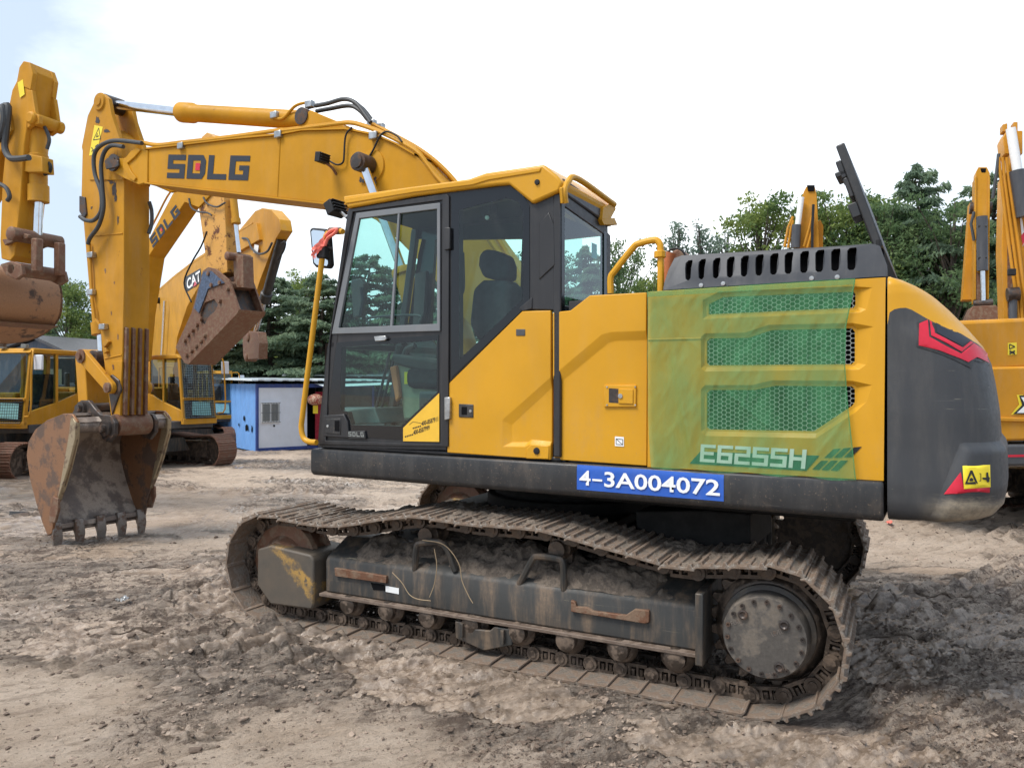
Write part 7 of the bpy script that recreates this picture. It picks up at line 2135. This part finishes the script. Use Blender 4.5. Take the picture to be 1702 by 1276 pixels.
for k in range(24):
    a0_ = -0.3 + k*0.225; 
    zz = HC + 0.10 + (0.02 if k % 2 else 0)
    mb.add([CP(a0_, -0.35, zz), CP(a0_ + 0.225, -0.35, zz), CP(a0_ + 0.225, 5.8, zz + 0.12), CP(a0_, 5.8, zz + 0.12), CP(a0_, -0.35, zz + 0.05), CP(a0_ + 0.225, -0.35, zz + 0.05), CP(a0_ + 0.225, 5.8, zz + 0.17), CP(a0_, 5.8, zz + 0.17)],
           [(0,3,2,1),(4,5,6,7),(0,1,5,4),(1,2,6,5),(2,3,7,6),(3,0,4,7)])
mb.build('roof', 'zinc_roof', cabin, 0)
MB().add([CP(2.2, -1.0, HC - 0.12), CP(5.2, -1.0, HC - 0.02), CP(5.2, 0.1, HC + 0.12), CP(2.2, 0.1, HC + 0.02)], [(0, 1, 2, 3)]).build('awning', 'zinc_roof', cabin, 0)
# lantern hanging from the awning
lc = CP(2.08, -0.35, 1.86) + Vector((k0.x, k0.y, zg))
lan = empty('paper_lantern', lc - Vector((0, 0, 0.5)), 0)
tag(lan, 'round red and gold lantern with a yellow tag hanging by the cabin door', 'lantern')
mb = MB()
prof = [(0.10, 0.30)] + [(0.10 + 0.22*math.sin(R(a)), 0.5 + 0.20*math.cos(R(a))) for a in range(10, 180, 12)] + [(0.10, 0.28)]
prof = [(0.09, 0.71)] + [(0.07 + 0.23*math.sin(R(a)), 0.5 + 0.20*math.cos(R(a))) for a in range(8, 180, 12)] + [(0.09, 0.29)]
m_, nt_, b_ = new_mat('lantern_cloth')
nv = noise(nt_, 22, 3, 0.6, mapping(nt_, (1, 1, 0.5)))
nt_.links.new(mixc(nt_, ramp(nt_, nv, 0.42, 0.6), (0.34, 0.045, 0.03), (0.60, 0.42, 0.28)), b_.inputs['Base Color'])
mb.lathe(prof, (0, 0, 0), (0, 0, 1), 20).build('lantern_body', m_, lan)
MB().box((-0.09, -0.01, -0.02), (0.09, 0.01, 0.28)).build('yellow_tag', 'yellow_label', lan, 30)
MB().tube([(0, 0, 0.7), (0, 0, 1.0)], 0.008, 5).build('hanging_cord', 'rubber', lan)

# second roof behind, seen beside the cab
c2 = wpt(540, 640, 33.0)
sh2 = empty('lean_to_shed', (c2.x + 1.6, c2.y, gz(0, 33)), 0)
tag(sh2, 'low dark lean-to with a tin roof joined behind the cabin', 'shed')
MB().box((-3.0, 0, 0), (5.5, 0.1, 2.9)).build('wall', 'shed_blue', sh2, 30)
MB().prism([(-0.9, 2.95), (1.8, 3.25), (1.8, 3.32), (-0.9, 3.02)], -3.2, 5.8, 'x').build('roof', 'zinc_roof', sh2, 30)
# white panelled wall seen low through the cab glass
w3 = wpt(640, 690, 25.0)
wl3 = empty('low_container', (w3.x, w3.y, gz(0, 25)), R(4))
tag(wl3, 'low grey and blue container seen through the cab door glass', 'container')
MB().box((-1.6, 0, 0.0), (4.2, 2.2, 1.55)).build('wall', 'alu', wl3, 30, 0.02)
MB().box((-1.65, -0.03, 0.75), (4.25, 2.2, 0.95)).build('blue_band', 'blue_wall', wl3, 30)

# dark blue gabled shed at the left, behind the machines
s0 = wpt(55, 640, 33)
shed = empty('blue_shed', (s0.x, s0.y, gz(0, 33)), R(-14))
tag(shed, 'slate blue sheet metal shed with a shallow gable behind the parked machines', 'shed')
MB().prism([(-4.5, 0), (4.2, 0), (4.2, 3.0), (0.2, 4.55), (-4.5, 3.2)], 0, 9, 'y').build('wall', 'shed_blue', shed, 30)
MB().prism([(-4.9, 3.18), (0.2, 4.62), (4.7, 2.86), (4.7, 2.98), (0.2, 4.76), (-4.9, 3.30)], -0.3, 9.2, 'y').build('roof', 'cover_grey', shed, 30)

# dark slatted machine body standing between the shed and the hood
m0 = wpt(112, 640, 22.5)
gm = empty('slatted_unit', (m0.x, m0.y, gz(0, 22.5)), R(8))
tag(gm, 'dark machine body with pale slats and a square hatch beyond the yellow hood', 'machine body')
MB().box((-0.72, 0, 0.3), (0.62, 1.2, 3.1)).build('housing', 'black', gm, 30, 0.04)
MB().box((-0.50, -0.02, 1.9), (-0.15, 0.0, 2.75)).build('hatch', 'int_olive', gm, 30)
for k in range(6):
    for a in (-0.02, 0.26):
        MB().box((a, -0.02, 1.45 + k*0.17), (a + 0.22, 0.0, 1.49 + k*0.17)).build('slat', 'int_grey', gm, 30)

# loose things on the ground
mt = wpt(0, 838, 11.2)
gm_ = gz(0, 11.2)
mb = MB()
pth = [(-1.2, 0), (-0.4, 0.05), (0.1, 0.02), (0.45, -0.03)]
mb.grid(lambda u, v: Vector((-1.3 + 1.75*u, 0.22*(v - 0.5) + 0.05*math.sin(u*5), 0.03 + 0.05*math.sin(v*math.pi)*(0.6 + 0.4*math.sin(u*9)))), 24, 10)
mo = mb.build('rubber_mat', 'rubber', None, 40, fix=False)
mo.location = (mt.x, mt.y, gm_); tag(mo, 'folded black rubber sheet lying on the wet ground near the bucket', 'rubber sheet')
for px, py, w_, c_, lab, nm in ((204, 1002, 0.045, 'zinc', 'crumpled grey plastic scrap trodden into the mud', 'plastic_scrap'),
                                (1404, 873, 0.16, 'white', 'small white scrap lying beyond the counterweight', 'paper_scrap'),
                                (1478, 871, 0.055, 'ribbon', 'pink scrap lying under the counterweight edge', 'plastic_scrap')):
    d = CAMH*FPX/(py - PCY)
    for _ in range(6):
        zz = ground_h((px - PCX)/FPX*d, d); d = (CAMH - zz)*FPX/(py - PCY)
    rr_ = random.Random(px)
    mb = MB().grid(lambda u, v: Vector(((u - 0.5)*w_*2.2, (v - 0.5)*w_*1.3, 0.02 + 0.03*rr_.random())), 7, 5)
    o = mb.build(nm, c_, None, 50, fix=False); o.location = ((px - PCX)/FPX*d, d, zz); o.rotation_euler = (0, 0, rr_.random()*3)
    tag(o, lab, 'scrap')

# ================================================================== trees
M['leaf_cedar'] = leaf_mat('cedar_needles', (0.13, 0.195, 0.13), (0.30, 0.385, 0.235))
M['leaf_bright'] = leaf_mat('bright_leaves', (0.10, 0.17, 0.06), (0.36, 0.42, 0.12))
M['leaf_mid'] = leaf_mat('mid_leaves', (0.09, 0.155, 0.07), (0.24, 0.32, 0.14))
M['leaf_pale'] = leaf_mat('pale_far_leaves', (0.13, 0.19, 0.14), (0.24, 0.30, 0.23))
M['bark'] = mud_metal('bark', (0.075, 0.058, 0.045), (0.13, 0.11, 0.09), 0.4, 0.9, 0.0, 0.8, 6)

def cards_mesh(name, C, A, B, mat):
    """leaf cards: centre C, half axes A and B (numpy n x 3), each a bent pointed blade of two faces"""
    n = len(C)
    nrm = np.cross(A, B); nrm /= (np.linalg.norm(nrm, axis=1, keepdims=True) + 1e-9)
    bend = nrm * np.linalg.norm(B, axis=1, keepdims=True) * 0.5
    v = np.stack([C - A, C - B*0.9 - bend, C + A - bend*1.2, C + B*0.9 - bend], 1).reshape(-1, 3)
    f = np.arange(n*4).reshape(n, 4)
    me = bpy.data.meshes.new(name)
    me.vertices.add(n*4); me.vertices.foreach_set('co', v.astype(np.float32).ravel())
    me.loops.add(n*4); me.loops.foreach_set('vertex_index', f.ravel().astype(np.int32))
    me.polygons.add(n); me.polygons.foreach_set('loop_start', (np.arange(n)*4).astype(np.int32))
    me.update(calc_edges=True)
    me.materials.append(M[mat])
    return me

def tree_proto(kind, seed):
    rnd = np.random.RandomState(seed)
    H = 10.0
    tb = MB()
    tk = [(0, 0, -0.3), (0.05*rnd.randn(), 0.05*rnd.randn(), H*0.3), (0.12*rnd.randn(), 0.12*rnd.randn(), H*0.65), (0.1*rnd.randn(), 0.1*rnd.randn(), H*0.97)]
    C, A, B = [], [], []
    if kind == 'poplar':
        tb.tube(smoothpath(tk, 4), [0.16 - 0.145*i/12 for i in range(13)], 8)
    else:
        tb.tube(smoothpath(tk, 4), [0.24 - 0.22*i/12 for i in range(13)], 8)
    if kind == 'cedar':
        nb = 80
        for i in range(nb):
            f = (i + rnd.rand())/nb
            z = H*(0.17 + 0.83*f**0.92)
            env = (1 - f)**0.62 * min(1, 0.55 + f*3)
            L = (0.25 + 3.1*env) * (0.65 + 0.5*rnd.rand())
            az = i*2.4 + rnd.randn()*0.5
            rise = 0.28 - 0.25*(1 - f) + 0.12*rnd.randn()
            d = np.array([math.cos(az), math.sin(az), 0.0])
            side = np.array([-d[1], d[0], 0])
            droop = 0.10 + 0.07*rnd.rand()
            def bp(s): return np.array([0, 0, z]) + d*L*s + np.array([0, 0, 1])*(rise*L*s - droop*L*1.5*s*s)
            tb.tube([bp(0), bp(0.4), bp(0.8)], [0.045, 0.03, 0.012], 4, caps=False)
            ns = int(6 + L*7)
            for k in range(ns):
                s = 0.18 + 0.84*((k + rnd.rand())/ns)
                c0_ = bp(s)
                wd = 0.55*L*(0.25 + 0.75*math.sin(min(1, s)*math.pi*0.80))*0.75
                for q in (-1, 1):
                    tw = q*(0.65 + 0.35*rnd.rand())*wd*(1.0 if s < 0.95 else 0.3)
                    m_ = 5 + int(abs(tw)*10)
                    for r_ in range(m_):
                        g = (r_ + rnd.rand())/m_
                        c = c0_ + side*tw*g + d*abs(tw)*g*0.45 + np.array([0, 0, -0.16*abs(tw)*g*g*1.6 + 0.05*rnd.randn()])
                        a = side*q*0.7 + d*0.5 + np.array([0, 0, -0.55 - 0.35*rnd.rand()]) + rnd.randn(3)*0.4
                        a /= np.linalg.norm(a)
                        b = np.cross(a, rnd.randn(3)); b /= np.linalg.norm(b)
                        sz = 0.085 + 0.085*rnd.rand()
                        C.append(c); A.append(a*sz); B.append(b*sz*0.32)
    else:
        if kind == 'poplar':
            lobes = [(np.array([0.75*rnd.randn()*(1 - 0.8*f), 0.75*rnd.randn()*(1 - 0.8*f), H*(0.22 + 0.77*f)]), (0.60*(1 - f)**0.5 + 0.20) * (0.6 + 0.6*rnd.rand())) for f in np.linspace(0, 1, 52)]
            per = 130; ls = 0.075
        else:
            lobes = []
            for i in range(46):
                f = rnd.rand(); az = rnd.rand()*6.28
                rr = (1.0 - abs(f - 0.42)**1.6*1.5) * 2.6 * math.sqrt(rnd.rand())*0.95
                lobes.append((np.array([rr*math.cos(az), rr*math.sin(az), H*(0.27 + 0.66*f)]), 0.45 + 0.65*rnd.rand()))
            for i in range(12):
                lobes.append((np.array([0.8*rnd.randn(), 0.8*rnd.randn(), H*(0.86 + 0.12*rnd.rand())]), 0.25 + 0.25*rnd.rand()))
            per = 230; ls = 0.075
        for c0_, r_ in lobes:
            zz = c0_[2]*0.72
            tb.tube([(0, 0, zz), tuple(c0_*0.6 + np.array([0, 0, zz])*0.4), tuple(c0_)], [0.05, 0.03, 0.01], 4, caps=False)
            m_ = int(per*(r_/0.75)**1.7)
            dirs = rnd.randn(m_, 3); dirs /= np.linalg.norm(dirs, axis=1, keepdims=True)
            rad = r_*rnd.rand(m_)**0.42*(0.75 + 0.5*rnd.rand(m_))
            P_ = c0_ + dirs*rad[:, None]*np.array([1.15, 1.15, 0.72])
            for p in P_:
                a = rnd.randn(3) + np.array([0, 0, -0.4]); a /= np.linalg.norm(a)
                b = np.cross(a, rnd.randn(3)); b /= np.linalg.norm(b)
                sz = ls*(0.7 + 0.8*rnd.rand())
                C.append(p); A.append(a*sz*1.1); B.append(b*sz*0.55)
    mat = {'cedar': 'leaf_cedar', 'bright': 'leaf_bright', 'mid': 'leaf_mid', 'poplar': 'leaf_pale'}[kind]
    crown = cards_mesh('crown', np.array(C), np.array(A), np.array(B), mat)
    t = tb.build('trunk', 'bark', None, 40, fix=False)
    trunk = t.data; bpy.data.objects.remove(t)
    return trunk, crown
PROTO = {}
for kind, seeds in (('cedar', (1, 2, 3)), ('bright', (11, 12)), ('mid', (21, 22)), ('poplar', (31,))):
    PROTO[kind] = [tree_proto(kind, s) for s in seeds]
print('tree faces', {k: [len(c.polygons) for t, c in v] for k, v in PROTO.items()})

def tree(kind, var, px, d, top, label, wide=1.0, group='trees along the far side of the yard'):
    x = (px - PCX)/FPX*d; zg_ = gz(x, d)
    H = CAMH - (top - PCY)/FPX*d - zg_
    name = {'cedar': 'cedar_tree', 'bright': 'leafy_tree', 'mid': 'leafy_tree', 'poplar': 'poplar_tree'}[kind]
    root = empty(name, (x, d, zg_), (px*0.37) % 6.28)
    s = H/10.0
    root.scale = (s*wide, s*wide, s)
    tag(root, label, 'tree', group)
    tm, cm = PROTO[kind][var % len(PROTO[kind])]
    for nm, me in (('trunk', tm), ('crown', cm)):
        o = bpy.data.objects.new(nm, me); COL.objects.link(o); o.parent = root
TREES = [
 ('cedar', 0, -60, 37, 470, 'dark feathery cedar over the ridge of the slate blue shed', 1.2),
 ('cedar', 1, 60, 40, 505, 'dark cedar whose top shows between the raised rusty bucket and the shed gable', 1.2),
 ('bright', 0, 118, 38, 462, 'bright green leafy tree between the raised rusty bucket and the upright arm', 0.9),
 ('cedar', 2, 205, 40, 500, 'dark cedar mostly hidden by the upright worn arm', 1.1),
 ('cedar', 0, 300, 38, 520, 'dark cedar seen in gaps of the faded pale boom above the breaker', 1.1),
 ('cedar', 1, 385, 35, 500, 'dark cedar hanging over the blue cabin roof beside the bare coupler', 1.25),
 ('cedar', 2, 455, 34, 462, 'tall feathery cedar over the middle of the blue cabin roof', 1.35),
 ('bright', 1, 500, 39, 448, 'leafy tree with yellow green top just beside the cab mirror', 1.0),
 ('cedar', 0, 530, 33, 460, 'feathery cedar behind the yellow front handrail', 1.35),
 ('cedar', 1, 615, 34, 425, 'cedar seen through the upper door window of the cab', 1.3),
 ('cedar', 2, 700, 36, 440, 'cedar seen through the cab behind the window mullion', 1.2),
 ('cedar', 0, 800, 35, 470, 'cedar seen through the rear quarter glass beside the seat', 1.2),
 ('mid', 0, 900, 36, 410, 'green tree hidden behind the rear corner of the cab', 1.0),
 ('cedar', 1, 975, 34, 412, 'cedar seen through the rear window of the cab', 1.1),
 ('mid', 1, 1030, 33, 395, 'green leafy tree between the cab and the curved deck handrail', 0.75),
 ('bright', 0, 1080, 31, 452, 'light green leafy tree framed by the curved deck handrail', 0.75),
 ('poplar', 0, 1125, 48, 364, 'pale slender poplar far off just beside the deck handrail', 1.25),
 ('poplar', 0, 1165, 50, 366, 'pale slender poplar far off over the front end of the slotted cover', 1.2),
 ('poplar', 0, 1205, 52, 378, 'pale slender poplar far off, nearest to the thick bright trees', 1.4),
 ('mid', 0, 1190, 40, 425, 'low green tree just above the slotted engine cover', 0.9),
 ('bright', 1, 1262, 34, 318, 'broad tree with yellow green top beside the orange arm with the bright rod', 0.98),
 ('bright', 1, 1345, 35, 322, 'green tree behind the orange arm with the bright rod', 0.9),
 ('bright', 0, 1400, 34, 322, 'yellow green tree behind the latches of the raised engine hood', 0.95),
 ('mid', 0, 1462, 33, 335, 'mid green leafy tree behind the lower half of the raised engine hood', 0.95),
 ('bright', 1, 1490, 38, 318, 'yellow green topped tree between the raised hood and the spiky cedar', 0.9),
 ('cedar', 0, 1526, 33, 280, 'tall cedar with a bare spiky leader over the counterweight', 0.85),
 ('mid', 1, 1582, 31, 322, 'mid green leafy tree beside the shorter orange arm with the black cylinder', 0.95),
 ('cedar', 2, 1655, 34, 290, 'dark cedar between the shorter arm and the tall orange boom', 1.2),
 ('cedar', 0, 1720, 33, 325, 'dark cedar cut by the picture edge behind the tall orange boom', 1.3),
]
for a in TREES: tree(*a)
# second rank: dense wood behind, reads as one mass
wood = np.random.RandomState(77)
Cs, As, Bs = [], [], []
for k in range(26):
    x = -32 + k*2.75 + wood.rand()*1.5; y = 43 + wood.rand()*5
    if 5.5 < x < 12.0: continue
    tm, cm = PROTO['cedar'][k % 3]
    n_ = len(cm.vertices); co = np.empty(n_*3, np.float32); cm.vertices.foreach_get('co', co); co = co.reshape(-1, 3)
    base = 7.4 if x < -1 else (6.6 if x < 9 else 7.6)
    s = (base + wood.rand()*1.0)/10.0
    a = wood.rand()*6.28; c, sn = math.cos(a), math.sin(a)
    co = np.stack([(co[:,0]*c - co[:,1]*sn)*s*1.5 + x, (co[:,0]*sn + co[:,1]*c)*s*1.2 + y, co[:,2]*s*0.93 - 1.2], 1)
    Cs.append(co)
V = np.concatenate(Cs); n_ = len(V)//4
me = bpy.data.meshes.new('far_wood'); me.vertices.add(n_*4); me.vertices.foreach_set('co', V.astype(np.float32).ravel())
me.loops.add(n_*4); me.loops.foreach_set('vertex_index', np.arange(n_*4, dtype=np.int32))
me.polygons.add(n_); me.polygons.foreach_set('loop_start', (np.arange(n_)*4).astype(np.int32)); me.update(calc_edges=True)
me.materials.append(M['leaf_cedar'])
fw_ = bpy.data.objects.new('far_wood', me); COL.objects.link(fw_)
tag(fw_, 'dense dark wood filling in behind the row of trees', kind='stuff')
